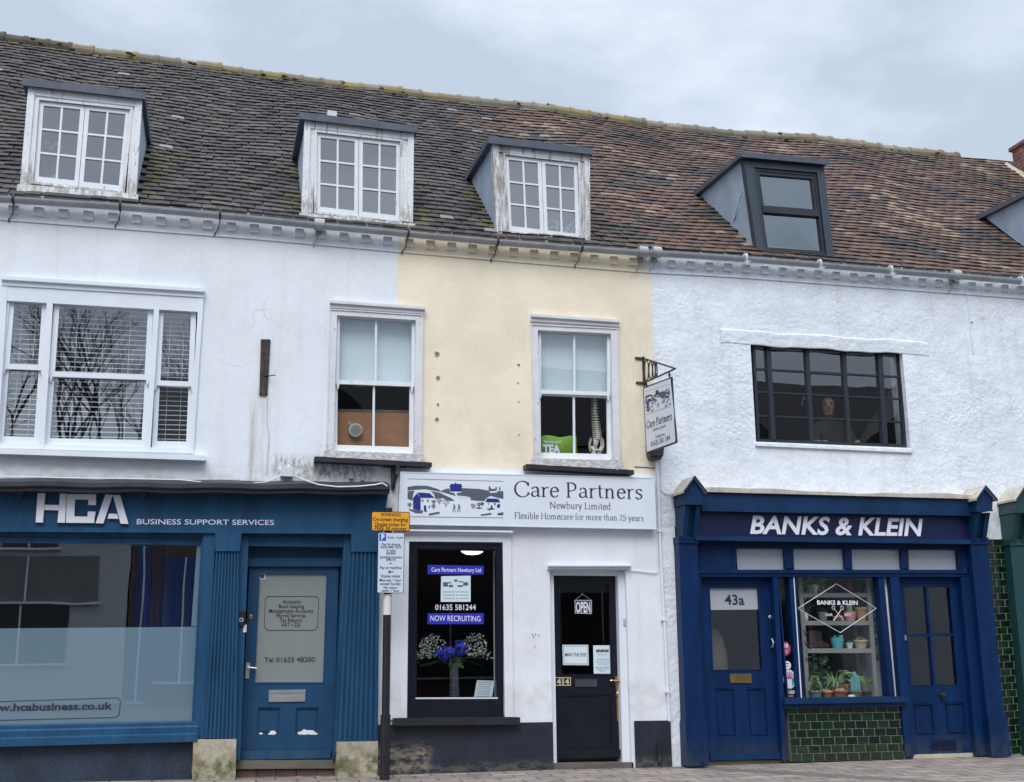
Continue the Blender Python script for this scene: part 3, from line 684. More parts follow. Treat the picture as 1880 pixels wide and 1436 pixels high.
for i in range(3):
    q = DORM[i]; hh = H1 if i < 2 else H2; dep = dormer_depth(q)
    d = bpy.data.objects.new('dormer', None); col.objects.link(d); d.parent = hh; d.location = Vector((q.cx, .05, q.c[3][1])) - worldloc(hh); d['label'] = DLAB[i]
    o = OPEN[i]
    l_ = o.c[0][0] - q.c[0][0]; r_ = q.c[1][0] - o.c[1][0]; t_ = (q.c[0][1] - o.c[0][1] + q.c[1][1] - o.c[1][1]) / 2; b_ = (o.c[3][1] - q.c[3][1] + o.c[2][1] - q.c[2][1]) / 2
    b = MB(); q.ring(b, l_, r_, t_, max(.03, b_), .03, .11)
    # raised edge boards on the outer posts
    q.bar(b, 0, .07 / q.w, .0, 1, .008, .03); q.bar(b, 1 - .07 / q.w, 1, 0, 1, .008, .03)
    q.bar(b, .07 / q.w + .002, 1 - .07 / q.w - .002, 1 - .09 / q.h, 1, .014, .03)
    # lining bead round the opening
    o2 = o.inset(-.012, -.012, -.015, -.005)
    o2.ring(b, .028, .028, .03, .025, .018, .03)
    q.bar(b, -.02, 1.02, -.045 / q.h, .03 / q.h, -.01, .10)
    b.build('frame', PEEL[i], d)
    o = o.inset(.016, .016, .015, .02)
    for s in (0, 1):
        cs = Q(o.pt(.503 * s, 1), o.pt(.497 + .503 * s, 1), o.pt(.497 + .503 * s, 0), o.pt(.503 * s, 0), y=.05, world=True)
        b = MB(); cs.ring(b, .045, .045, .05, .075, .045, .085)
        inn = cs.inset(.045, .045, .05, .075)
        pane_rows(inn, 2, 3, .022, b, .047, .083)
        b.build('casement', M['casement'], d)
        b = MB(); inn.sheet(b, .067); b.build('pane', G['sky'], d)
    dormer_shell(d, q, dep, M['zinc'], M['lead'])
    if i == 1:
        b = MB(); x, z = XZ(609, 214, .1); b.box(x - .055, x + .055, .05, .16, z - .05, z + .05); b.build('vent', M['pale'], d)
for i in (3, 4):
    q = DORM[i]; dep = dormer_depth(q)
    d = bpy.data.objects.new('dormer', None); col.objects.link(d); d.parent = H3; d.location = Vector((q.cx, .05, q.c[3][1])) - worldloc(H3)
    d['label'] = 'dark grey replacement dormer with one tall two-pane window' if i == 3 else 'dark grey dormer cut off by the right edge of the photo'
    b = MB(); q.ring(b, .12, .10, .10, .03, .03, .13)
    o = q.inset(.12, .10, .10, .03)
    b2 = MB(); o.ring(b2, .05, .05, .05, .045, .045, .115)
    o.bar(b2, .05 / o.w, 1 - .05 / o.w, .455, .535, .035, .115)
    o.ring(b, .012, .012, .012, .012, .022, .0295)
    up = Q(o.pt(.05 / o.w, 1 - .05 / o.h), o.pt(1 - .05 / o.w, 1 - .05 / o.h), o.pt(1 - .05 / o.w, .535), o.pt(.05 / o.w, .535), y=.05, world=True)
    up.ring(b2, .035, .035, .045, .01, .055, .10)
    b.build('frame', M['anth'], d); b2.build('sash', M['steel'], d)
    b = MB(); o.inset(.03, .03, .03, .03).sheet(b, .085); b.build('pane', G['new'], d)
    dormer_shell(d, q, dep, M['zinc'], M['lead'], seam=True, th=.05)
# ---------------------------------------------------------------- upper windows
def empty_part(name, parent, loc, label=None):
    d = bpy.data.objects.new(name, None); d.empty_display_size = .1; col.objects.link(d); d.parent = parent; d.location = Vector(loc) - worldloc(parent)
    if label: d['label'] = label
    return d
def sub(q, a, y=None):   # pixel quad inside q's plane
    return Q(*a, y=q.y if y is None else y)
def part_q(q, u0, u1, v0, v1): return Q(q.pt(u0, v1), q.pt(u1, v1), q.pt(u1, v0), q.pt(u0, v0), y=q.y, world=True)
def hood(parent, mt, pl, pr, h, proj, y=0.0, name='hood'):
    (xa, za), (xb, zb) = XZ(*pl, y), XZ(*pr, y); b = MB()
    prof = [(y, 0), (y - proj, -.006), (y - proj, -h * .45), (y - proj * .55, -h * .55), (y - proj * .55, -h), (y, -h)]
    b.add([(x, yy, z + dz) for x, z in ((xa, za), (xb, zb)) for yy, dz in prof], [tuple(range(6)), tuple(range(11, 5, -1))] + [(i, (i + 1) % 6, (i + 1) % 6 + 6, i + 6) for i in range(6)])
    return b.build(name, mt, parent)
def sill(parent, mt, pl, pr, h, proj, y=0.0, depth=.05):
    (xa, za), (xb, zb) = XZ(*pl, y - proj), XZ(*pr, y - proj); b = MB(); n = 14
    for k in range(n):
        f0, f1 = k / n, (k + 1) / n
        r = lambda f: (math.sin(f * 23) * .002)
        b.hexa([(xa + (xb - xa) * f0, za + (zb - za) * f0 + r(f0)), (xa + (xb - xa) * f1, za + (zb - za) * f1 + r(f1)), (xa + (xb - xa) * f1, za + (zb - za) * f1 - h), (xa + (xb - xa) * f0, za + (zb - za) * f0 - h)], y - proj, y + depth)
    return b.build('sill', mt, parent)

# wide three-part sash window
wn = empty_part('sash_window', H1, (qTri.cx, 0, qTri.c[3][1]), 'wide white three-part sash window with slatted blinds')
b = MB()
gl = [(27, 78, 551, 553), (110, 272, 557, 566), (301, 351, 565, 568)]        # x0 x1 at the glass heads
gb_ = [(7, 61, 800, 802), (92, 259, 804, 807), (289, 341, 809, 810)]
mr = [(671, 682), (678, 689), (686, 696)]
lights = [Q((a[0], a[2]), (a[1], a[3]), (c[1], c[3]), (c[0], c[2]), .03) for a, c in zip(gl, gb_)]
# outer frame and mullions as full-height bars round the three lights
us = []
for q in lights:
    xs_ = [(qTri.c[0][0] + qTri.c[3][0]) / 2, (qTri.c[1][0] + qTri.c[2][0]) / 2]
    us.append(((sum(p[0] for p in (q.c[0], q.c[3])) / 2 - xs_[0]) / (xs_[1] - xs_[0]), (sum(p[0] for p in (q.c[1], q.c[2])) / 2 - xs_[0]) / (xs_[1] - xs_[0])))
e = .055 / qTri.w
qTri.bar(b, 0, us[0][0] - e, 0, 1, -.03, .12); qTri.bar(b, us[0][1] + e, us[1][0] - e, 0, 1, -.028, .12)
qTri.bar(b, us[1][1] + e, us[2][0] - e, 0, 1, -.028, .12); qTri.bar(b, us[2][1] + e, 1, 0, 1, -.03, .12)
for (a, c) in us: qTri.bar(b, a - e, c + e, .90, 1, -.026, .12); qTri.bar(b, a - e, c + e, 0, .03, -.02, .12)
b.build('frame', M['trim'], wn)
for q, (m0, m1) in zip(lights, mr):
    vm = [(XZ(q_[0], q_[1], .03)[1]) for q_ in ((100, m0), (100, m1))]
    v1, v0 = [(z - q.c[3][1]) / (q.c[0][1] - q.c[3][1]) + .0 for z in vm]
    if q is lights[1]: v0 -= .012; v1 -= .012
    elif q is lights[2]: v0 -= .012; v1 -= .012
    b = MB(); x = .055; top = q.inset(-x, -x, -x, 0)
    full = q.inset(-x, -x, -x, -.09)
    top_s = part_q(q, 0, 1, v0, 1); low = part_q(q, 0, 1, 0, v1)
    ts = Q(*[top_s.pt(*p) for p in ((-x / q.w, 1 + x / top_s.h), (1 + x / q.w, 1 + x / top_s.h), (1 + x / q.w, 0), (-x / q.w, 0))], y=.03, world=True)
    ts.ring(b, x, x, x, .055, .02, .05)
    ls = Q(*[low.pt(*p) for p in ((-x / q.w, 1), (1 + x / q.w, 1), (1 + x / q.w, -.10 / low.h), (-x / q.w, -.10 / low.h))], y=.03, world=True)
    ls.ring(b, x - .004, x - .004, .05, .10, .052, .085)
    for u in (-x / q.w * .6, 1 + x / q.w * .6):     # sash horns
        p = ts.pt(.02 if u < 0 else .98, 0); b.prism([(p[0] - .016, p[1]), (p[0] + .016, p[1]), (p[0] + .006, p[1] - .055), (p[0] - .006, p[1] - .055)], .021, .049)
    b.build('sash', M['trim'], wn)
    b = MB(); top_s.sheet(b, .035); low.sheet(b, .068); b.build('pane', G['bay'], wn)
    b = MB(); n = int(q.h / .0525)
    for i in range(n):
        v = (i + .6) / n; a_, c_ = q.pt(-.02, v), q.pt(1.02, v)
        b.add([(a_[0], .135, a_[1]), (c_[0], .135, c_[1]), (c_[0], .162, c_[1] + .010), (a_[0], .162, a_[1] + .010), (a_[0], .135, a_[1] + .005), (c_[0], .135, c_[1] + .005), (c_[0], .162, c_[1] + .015), (a_[0], .162, a_[1] + .015)],
              [(0, 1, 2, 3), (4, 5, 6, 7), (0, 1, 5, 4), (2, 3, 7, 6)])
    for u in ((.25, .75) if q.w < .6 else (.2, .5, .8)):
        a_, c_ = q.pt(u, 1), q.pt(u, 0); b.tube([(a_[0], .132, a_[1]), (c_[0], .132, c_[1])], .0025, 4)
    b.build('blind', M['slat'], wn)
hood(wn, M['trim'], (5, 509), (376, 532), .10, .07)
sill(wn, M['trim'], (-12, 823), (378, 836), .055, .11)

def sash_window(parent, q, lab, up, lo, hoodp, sillp, mt, blind_to):
    """up / lo: pixel quads (tl, tr, br, bl) of the whole glass of each sash, two panes wide"""
    wn = empty_part('sash_window', parent, (q.cx, 0, q.c[3][1]), lab)
    b = MB(); q.ring(b, .085, .085, .07, .03, -.025, .10)
    q.ring(b, .012, .012, .014, 0.001, -.036, -.025)
    b.build('frame', mt, wn)
    qu, ql = Q(*up, y=.04), Q(*lo, y=.07)
    for qq, (l, t, bt), yy in ((qu, (.035, .035, .045), .03), (ql, (.045, .045, .085), .062)):
        b = MB(); o = qq.inset(-l, -l, -t, -bt); o.ring(b, l, l, t, bt, yy, yy + .035)
        qq.grid(b, [.5], [], .024, yy + .003, yy + .032)
        if yy < .05:
            for u in (.03, .97):
                p = o.pt(u, 0); b.prism([(p[0] - .016, p[1]), (p[0] + .016, p[1]), (p[0] + .005, p[1] - .06), (p[0] - .005, p[1] - .06)], yy + .001, yy + .03)
        b.build('sash', M['casement'], wn)
    b = MB(); qu.sheet(b, .047); ql.sheet(b, .08); b.build('pane', G['win'], wn)
    b = MB(); k = qu.inset(-.06, -.06, -.06, blind_to); k.slab(b, .15, .154); kk = k.pt(0, 0), k.pt(1, 0)
    b.hexa([(kk[0][0], kk[0][1] + .03), (kk[1][0], kk[1][1] + .03), kk[1], kk[0]], .142, .16)
    b.build('roller_blind', M['blind'], wn)
    hood(wn, mt, *hoodp, .085, .065); sill(wn, M['sillblack'], *sillp, .052, .14)
    b = MB(); q2 = q.inset(-.01, -.01, 0, 0); q2.bar(b, -.01, 1.01, -.045, .02, -.05, .03); b.build('subsill', M['old_trim'], wn)
    return wn
sash_window(H1, qA, 'tall sash window with brown board behind its lower panes', [(624, 583), (756, 591), (755, 703), (622, 698)], [(620, 705), (752, 709), (751, 821), (619, 817)],
            ((605, 553), (779, 565)), ((578, 838), (793, 849)), M['old_trim'], .0)
sash_window(H2, qB, 'tall sash window with spine model and green bag behind it', [(993, 608), (1114, 614), (1115, 720), (993, 716)], [(992, 726), (1114, 731), (1115, 834), (993, 831)],
            ((973, 578), (1135, 589)), ((966, 852), (1164, 863)), M['old_trim'], .0)
# steel casement window
wn = empty_part('metal_window', H3, (qS.cx, .1, qS.c[3][1]), 'wide dark metal casement window with twenty small panes')
b = MB(); qS.ring(b, .03, .03, .035, .03, .07, .13); i = qS.inset(.03, .03, .035, .03)
def fu(q, pxt, pxb, y):
    a = XZ(pxt, 640, y)[0]; c = XZ(pxb, 815, y)[0]; return ((a - q.c[0][0]) / (q.c[1][0] - q.c[0][0]) + (c - q.c[3][0]) / (q.c[2][0] - q.c[3][0])) / 2
uu = [fu(i, 1409.6, 1417, .1), fu(i, 1480, 1489, .1), fu(i, 1547, 1557, .1), fu(i, 1612, 1623, .1)]
wd = [.030, .024, .024, .034]
ed = [0]
for u, wv in zip(uu, wd): i.bar(b, u - wv / i.w, u + wv / i.w, 0, 1, .062 if wv > .028 else .072, .13); ed += [u - wv / i.w, u + wv / i.w]
ed.append(1)
for k in range(0, len(ed), 2):
    c = part_q(i, ed[k], ed[k + 1], 0, 1)
    for v in (.25, .5, .745): c.bar(b, 0, 1, v - (.011 if not (k == 4 and v > .7) else .02) / c.h, v + .011 / c.h, .078, .115)
    c.ring(b, .010, .010, .010, .010, .08, .125)
b.build('frame', M['steel'], wn)
b = MB(); i.sheet(b, .1); b.build('pane', G['grid'], wn)
for k in (1, 2):
    c = i.pt(uu[k] + (-.022 if k == 1 else .022), .47); b = MB()
    b.box(c[0] - .012, c[0] + .012, .128, .15, c[1] - .02, c[1] + .03); b.tube([(c[0], .15, c[1] + .02), (c[0] - .02, .165, c[1] - .09)], .008, 6)
    b.build('handle', M['chrome'], wn)
b = MB(); xa, za = XZ(1388, 813, -.03); xb, zb = XZ(1676, 826, -.03)
for k in range(10):
    f0, f1 = k / 10, (k + 1) / 10
    b.hexa([(xa + (xb - xa) * f0, za + (zb - za) * f0 + .004 * math.sin(k)), (xa + (xb - xa) * f1, za + (zb - za) * f1 + .004 * math.sin(k + 1)), (xa + (xb - xa) * f1, za + (zb - za) * f1 - .035), (xa + (xb - xa) * f0, za + (zb - za) * f0 - .035)], -.03, .10)
b.build('sill', M['rough'], wn)
b = MB(); xa, za = XZ(1323, 606, -.02); xb, zb = XZ(1704, 630, -.02); n = 24
pts = []
for k in range(n + 1):
    f = k / n; pts.append((xa + (xb - xa) * f, za + (zb - za) * f + .008 * math.sin(f * 17) + .005 * math.sin(f * 41)))
for p, q in zip(pts, pts[1:]):
    b.add([(x, y, z + dz) for x, z in (p, q) for y, dz in ((.0, .02), (-.018, .004), (-.018, -.03), (-.008, -.155), (.0, -.165))], [(k, k + 1, k + 6, k + 5) for k in range(4)])
b.build('lintel', M['rough'], wn)

# first floor and ground floor rooms behind the glass
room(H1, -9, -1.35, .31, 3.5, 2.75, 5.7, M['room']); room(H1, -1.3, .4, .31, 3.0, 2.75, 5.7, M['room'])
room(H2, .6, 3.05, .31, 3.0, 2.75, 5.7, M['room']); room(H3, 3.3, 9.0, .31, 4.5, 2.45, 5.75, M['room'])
# pocks in the cream render
for k, (px, py, r) in enumerate([(802, 650, 5.2), (804, 694, 3.8), (804, 743, 2.4), (802, 770, 3.3), (952, 670, 2.6), (951, 703, 1.5), (952.6, 738, 1.3), (953, 798, 1.4)]):
    x, z = XZ(px, py); b = MB(); rr = r * .0064
    ring = [(x + rr * random.uniform(.75, 1.15) * math.cos(a), z + rr * random.uniform(.75, 1.2) * math.sin(a)) for a in [2 * math.pi * i / 11 for i in range(11)]]
    b.prism(ring, -.006, -.001); b.prism([(x + (p[0] - x) * .55, z + (p[1] - z) * .55 + rr * .1) for p in ring], -.008, -.0055, 1)
    b.build('plaster_patch', [mat('filler', (.36, .32, .22), .9, .2, 20), mat('filler_hole', (.20, .18, .13), .9, .2, 20)] if k == 0 else pm, H2)
    if k == 0: pm = [bpy.data.materials['filler'], bpy.data.materials['filler_hole']]
# ---------------------------------------------------------------- the mid blue shopfront (left house)
def panel(parent, name, mt, q4, yf, yb, y=None):
    b = MB(); Q(*q4, y=yf if y is None else y).slab(b, yf, yb); return b.build(name, mt, parent)
# back wall strip behind the shopfront head
b = MB(); b.box(-9.5, -.14, -.02, .3, 2.30, 2.73); b.build('bressummer', M['hca'], H1)
# fascia board with the name
fq = Q((-260, 886), (714, 900), (700, 977), (-240, 971), -.10)
b = MB(); fq.slab(b, -.10, -.021); fq.bar(b, 0, 1, -.05, .04, -.12, -.1005); fa = b.build('fascia', M['hca'], H1)
b = MB(); yy = -.135
def pq(pts, y): return [XZ(*p, y) for p in pts]
def letter(poly): b.prism(pq(poly, yy), yy, yy + .025)
o = lambda pts: [(x / 2.494, 860 + y_ / 2.494) for x, y_ in pts]
for poly_ in ([(172, 113), (207, 114), (196, 248), (163, 247)], [(275, 115), (305, 116), (297, 249), (263, 248)], [(204.5, 166), (271, 168), (269, 192), (202.5, 190)],
              [(308, 117), (440, 119), (438, 143), (306, 141)], [(306, 141.5), (343, 142), (340, 220), (303, 219)], [(302, 219.5), (433, 221), (431, 250), (302, 249)], [(405, 143.5), (440, 143.8), (439, 168), (403, 167)], [(402, 197), (437, 198), (434, 220.5), (400, 220)],
              [(482, 120), (516, 121), (473, 252), (438, 251)], [(516.6, 121), (550, 122), (588, 254), (552, 253)], [(499, 207), (535, 208), (543, 231), (492, 230)]):
    letter(o(poly_))
b.build('lettering', M['letter'], fa)
b = MB(); text_into(b, 'BUSINESS SUPPORT SERVICES', (251, 962.5), (503, 964), 9.5, -.1015, bold=.004); b.build('lettering', M['letter'], fa)
# lead cornice over it, with little brackets
b = MB(); (xa, za), (xb, zb) = XZ(-300, 879, -.32), XZ(716, 890, -.32); n = 30
for k in range(n):
    vs = []
    for f in (k / n, (k + 1) / n):
        x = xa + (xb - xa) * f; z = za + (zb - za) * f + .006 * math.sin(f * 40)
        vs += [(x, yy_, z + dz) for yy_, dz in ((.0, .075), (-.32, .0), (-.335, -.01), (-.335, -.055), (-.30, -.075), (-.30, -.10), (.0, -.09))]
    b.add(vs, [(i, i + 1, i + 8, i + 7) for i in range(6)] + ([tuple(range(7))] if k == 0 else []) + ([tuple(range(13, 6, -1))] if k == n - 1 else []))
b.build('cornice', M['cornice'], H1)
for px in (36, 263, 477, 672):
    b = MB(); x, z = XZ(px, 898, -.2); b.box(x - .035, x + .035, -.24, -.101, z - .05, z + .06); b.box(x - .028, x + .028, -.17, -.101, z - .085, z - .05); b.build('cornice_bracket', M['hca'], H1)
# display window
gq = Q((-230, 979), (373, 985), (355, 1329), (-246, 1344), .0)
sw = empty_part('shop_window', H1, (gq.cx, 0, gq.c[3][1]), 'wide shop window frosted across its lower half')
b = MB(); fq2 = gq.inset(-.05, -.05, -.055, -.03); fq2.ring(b, .05, .05, .055, .03, -.075, .06); gq.ring(b, .018, .018, .02, .018, -.05, .05)
b.build('frame', M['hca'], sw)
b = MB(); gq.sheet(b, .0); b.build('pane', G['office'], sw)
b = MB(); fz = Q((-244, 1156), (361, 1151), (355, 1329), (-246, 1344), .003); i2 = Q((-236, 1160), (353, 1155), (347, 1325), (-240, 1338), .003)
fz.sheet(b, -.003)
fr2 = Q((-230, 979), (373, 985), (361, 1151), (-244, 1156), .0)
b2 = MB()
Q((-230, 979), (373, 985), (372, 996), (-230, 990), 0).sheet(b, -.003); Q((362, 996), (372, 996), (361, 1150), (351, 1150), 0).sheet(b, -.003)
b.build('frosted_film', G['frost'], sw)
b = MB(); text_into(b, 'www.hcabusiness.co.uk', (-40, 1306), (206, 1302), 13, -.006, bold=.03)
bx = [(-60, 1290), (215, 1281), (221, 1286), (219, 1312), (212, 1317), (-62, 1324)]
for p, q in zip(bx, bx[1:] + bx[:1]):
    a_, c_ = P(*p, -.006), P(*q, -.006); b.tube([a_, c_], .003, 4)
b.build('lettering', M['ink'], sw)
b = MB(); (xa, za), (xb, zb) = XZ(-300, 1345, -.12), XZ(364, 1330, -.12)
prof = [(.0, .035), (-.10, .022), (-.10, -.01), (-.115, -.025), (-.115, -.08), (-.15, -.095), (-.15, -.165), (.0, -.165)]
b.add([(x, y_, z + dz) for x, z in ((xa, za), (xb, zb)) for y_, dz in prof], [tuple(range(8)), tuple(range(15, 7, -1))] + [(i, (i + 1) % 8, (i + 1) % 8 + 8, i + 8) for i in range(8)])
b.build('sill', M['hca'], sw)
b = MB(); x1_ = XZ(354, 1360, -.05)[0]; z1_ = XZ(354, 1357, -.05)[1]; b.box(-9.5, x1_, -.05, .2, -.1, z1_ - .02); b.build('stall_riser', M['riser'], H1)
# fluted pilasters on stone blocks
def pilaster(lab, cap, fl, stone, n=8):
    d = empty_part('pilaster', H1, (Q(*stone, y=-.13).cx, -.1, 0), lab)
    b = MB(); Q(*cap, y=-.15).slab(b, -.15, -.02); b.build('capital', M['hca'], d)
    q = Q(*fl, y=-.13); b = MB(); q.slab(b, -.115, -.02)
    for k in range(n):
        u0, u1 = (k + .12) / n, (k + .80) / n
        b.add([(*q.pt(u, v)[:1], y_, q.pt(u, v)[1]) for v in (0, 1) for u, y_ in ((u0, -.1155), (u0 + .12 / n, -.137), (u1 - .12 / n, -.137), (u1, -.1155))],
              [(0, 1, 5, 4), (1, 2, 6, 5), (2, 3, 7, 6), (0, 3, 2, 1), (4, 5, 6, 7)])
    b.build('fluted_shaft', M['hca'], d)
    b = MB(); s = Q(*stone, y=-.14); s.slab(b, -.14, .1); b.build('plinth_block', M['stone'], d)
pilaster('fluted blue pilaster beside the wide shop window', [(395, 977), (444, 977), (440, 1012), (395, 1012)], [(396, 1012), (440, 1012), (434, 1356), (375, 1356)], [(355, 1358), (434, 1357), (432, 1440), (352, 1440)])
pilaster('fluted blue pilaster behind the parking sign', [(645, 978), (699, 978), (698, 1013), (645, 1013)], [(638, 1013), (697, 1013), (694, 1361), (619, 1361)], [(619, 1362), (694, 1361), (693, 1440), (617, 1440)])
# plain trims and jambs beside them
b = MB()
Q((374, 977), (396, 977), (376, 1356), (356, 1356), -.09).slab(b, -.09, .1)
Q((441, 977), (457, 977), (441, 1396), (432, 1396), -.05).slab(b, -.05, .28)
Q((632, 978), (646, 978), (620, 1362), (612, 1396), -.05).slab(b, -.05, .28)
b.build('door_jamb', M['hca'], H1)
b = MB(); Q((454, 960), (636, 960), (634, 1024), (452, 1024), .14).slab(b, .14, .2); Q((450, 1024), (636, 1024), (634, 1040), (449, 1040), .10).slab(b, .10, .2); b.build('transom_panel', M['hcad'], H1)
# door
DY = .14
lq = Q((458, 1040), (622, 1040), (611, 1396), (441, 1396), DY)
d = empty_part('door', H1, (lq.cx, DY, lq.c[3][1]), 'mid blue door with frosted upper pane and chipped lower panels')
gl_ = Q((476, 1051), (600, 1051), (594, 1254), (466, 1256), DY)
def uvof(q, px, py):
    x, z = XZ(px, py, q.y); u, v = .5, .5
    for _ in range(12):
        p = q.pt(u, v); e = 1e-4; pu = q.pt(u + e, v); pv = q.pt(u, v + e)
        a, b_, c, dd = (pu[0] - p[0]) / e, (pv[0] - p[0]) / e, (pu[1] - p[1]) / e, (pv[1] - p[1]) / e
        det = a * dd - b_ * c; rx, rz = x - p[0], z - p[1]; u += (rx * dd - b_ * rz) / det; v += (a * rz - c * rx) / det
    return u, v
def cutbars(q, b, holes, yf, yb):
    """a leaf with rectangular holes given as (u0,u1,v0,v1), in rows from the top"""
    us_ = sorted({0, 1, *[h[i] for h in holes for i in (0, 1)]}); vs_ = sorted({0, 1, *[h[i] for h in holes for i in (2, 3)]})
    for u0, u1 in zip(us_, us_[1:]):
        for v0, v1 in zip(vs_, vs_[1:]):
            if any(h[0] - 1e-6 < (u0 + u1) / 2 < h[1] + 1e-6 and h[2] - 1e-6 < (v0 + v1) / 2 < h[3] + 1e-6 for h in holes): continue
            q.bar(b, u0, u1, v0, v1, yf, yb)
def hrect(q, tl, br):
    a, c = uvof(q, *tl), uvof(q, *br); return (a[0], c[0], c[1], a[1])
h1 = hrect(lq, (475, 1051), (595, 1255)); h2 = hrect(lq, (473, 1299), (513, 1349)); h3 = hrect(lq, (543, 1299), (584, 1349))
b = MB(); cutbars(lq, b, [h1, h2, h3], DY, DY + .05); b.build('leaf', M['hcad'], d)
for h in (h2, h3):
    b = MB(); q = part_q(lq, *h); q.slab(b, DY + .025, DY + .04); q.ring(b, .008, .008, .01, .01, DY + .008, DY + .025); q.inset(.03, .03, .035, .035).slab(b, DY + .015, DY + .0248); b.build('lower_panel', M['hcad'], d)
b = MB(); gp = part_q(lq, *h1); gp.sheet(b, DY + .02); b.build('pane', G['door'], d)
b = MB(); gp.ring(b, .012, .012, .012, .012, DY - .006, DY + .0195); b.build('glazing_bead', M['hcad'], d)
b = MB(); yt = DY + .016
for s_, y_, wd_ in (('Accounts', 1108, 33), ('Book keeping', 1116.5, 46), ('Management Accounts', 1125, 81), ('Payroll Services', 1133.5, 54), ('Tax Returns', 1142, 41), ('VAT • CIS', 1150.5, 35)):
    text_into(b, s_, (535.5 - (y_ - 1108) * .05, y_), wd_, 7, yt, align='C', bold=.004)
text_into(b, 'Tel 01635 48200', (485, 1216), (578, 1215), 9, yt, bold=.006)
bx = [(492, 1095), (580, 1095), (585, 1100), (583, 1151), (577, 1157), (491, 1157), (485, 1151), (487, 1100)]
b.build('lettering', M['ink'], d); b = MB()
for p, q in zip(bx, bx[1:] + bx[:1]): b.tube([P(*p, yt), P(*q, yt)], .0022, 4)
b.build('lettering_border', M['ink'], d)
b = MB(); Q((476, 1053), (488, 1053), (487, 1064), (475, 1064), yt).slab(b, yt - .001, yt + .001); b.build('sticker', M['pale'], d)
b = MB(); b.lathe((XZ(481.5, 1058.5, yt)[0], yt - .002, XZ(481.5, 1058.5, yt)[1]), [(.024, 0), (.024, .0005)], 14, 'y'); b.build('sticker', M['navy'], d)
b = MB(); q = Q((494, 1267), (561, 1266), (560, 1288), (493, 1289), DY - .012); q.ring(b, .018, .018, .03, .03, DY - .014, DY); q.inset(.018, .018, .03, .03).slab(b, DY - .006, DY); q.inset(.05, .05, .065, .035).slab(b, DY - .012, DY - .0062)
b.build('letterbox', M['chrome'], d)
b = MB(); Q((444, 1379), (607, 1378), (606, 1392), (442, 1395), DY - .04).slab(b, DY - .05, DY); b.build('weather_bar', M['hca'], d)
b = MB(); q = Q((452, 1217), (459, 1217), (457, 1246), (450, 1246), DY - .008); q.slab(b, DY - .012, DY)
p = P(455, 1225, DY - .05); b.tube([(p.x, DY - .01, p.z), (p.x, DY - .055, p.z), (p.x + .09, DY - .05, p.z - .012)], .009, 8); b.build('handle', M['chrome'], d)
b = MB(); p = P(460, 1133, DY); b.lathe((p.x, DY - .014, p.z), [(.018, 0), (.026, .006), (.026, .014)], 16, 'y'); b.build('lock', M['brass'], d)
for grp in (((479, 1347, 3), (501, 1345.5, 5.5), (497, 1348, 4)), ((552, 1346, 5), (561, 1344.5, 8), (571, 1345.5, 7), (578, 1347.5, 4))):
  b = MB()
  for (px, py, r) in grp:
    c_ = XZ(px, py, DY + .01); b.prism([(c_[0] + r * .0064 * math.cos(a) * random.uniform(.8, 1.2), c_[1] + .55 * r * .0064 * math.sin(a) * random.uniform(.7, 1.2)) for a in [i * .6283 for i in range(10)]], DY + .0035 + random.uniform(0, .003), DY + .012)
  b.build('bare_primer_patch', M['trim'], d)
# threshold and brick step
b = MB(); Q((434, 1397), (617, 1396), (616, 1411), (432, 1412), .02).slab(b, .02, .25); b.build('threshold', M['wood'], H1)
b = MB(); b.colr = []
for k in range(5):
    n0 = len(b.v); xa, za = XZ(434 + k * 37, 1413, .05); xb, zb = XZ(434 + (k + 1) * 37 - 1.5, 1424, .05); b.box(xa, xb, .05, .25, zb - .04, za - .001)
    b.colr += [random.choice([(.11, .055, .045), (.09, .05, .042), (.13, .07, .055)])] * (len(b.v) - n0)
b.build('brick_step', mat('red_brick', (.2, .1, .07), .9, .2, 12, .3, 50, attr=True), H1)
# intercom and bell label on the jamb
it = thing('intercom', P(443, 1136, -.06), 'small black video intercom on the jamb left of the blue door', 'intercom')
b = MB(); Q((436, 1122), (451, 1122), (449, 1149), (435, 1149), -.075).slab(b, -.075, -.048); b.build('housing', M['black'], it)
b = MB(); p = P(443, 1138, -.077); b.lathe((p.x, -.079, p.z), [(.021, 0), (.021, .003)], 18, 'y'); b.build('button', M['pale'], it)
b = MB(); b.lathe((p.x, -.0805, p.z), [(.014, 0), (.014, .002)], 16, 'y'); b.build('button_centre', M['navy'], it)
b = MB(); Q((447, 1147), (453, 1147), (452, 1161), (446, 1161), -.055).slab(b, -.058, -.048)
tag(b.build('bell_label', M['pale']), 'small white label on the jamb below the black intercom', 'label')
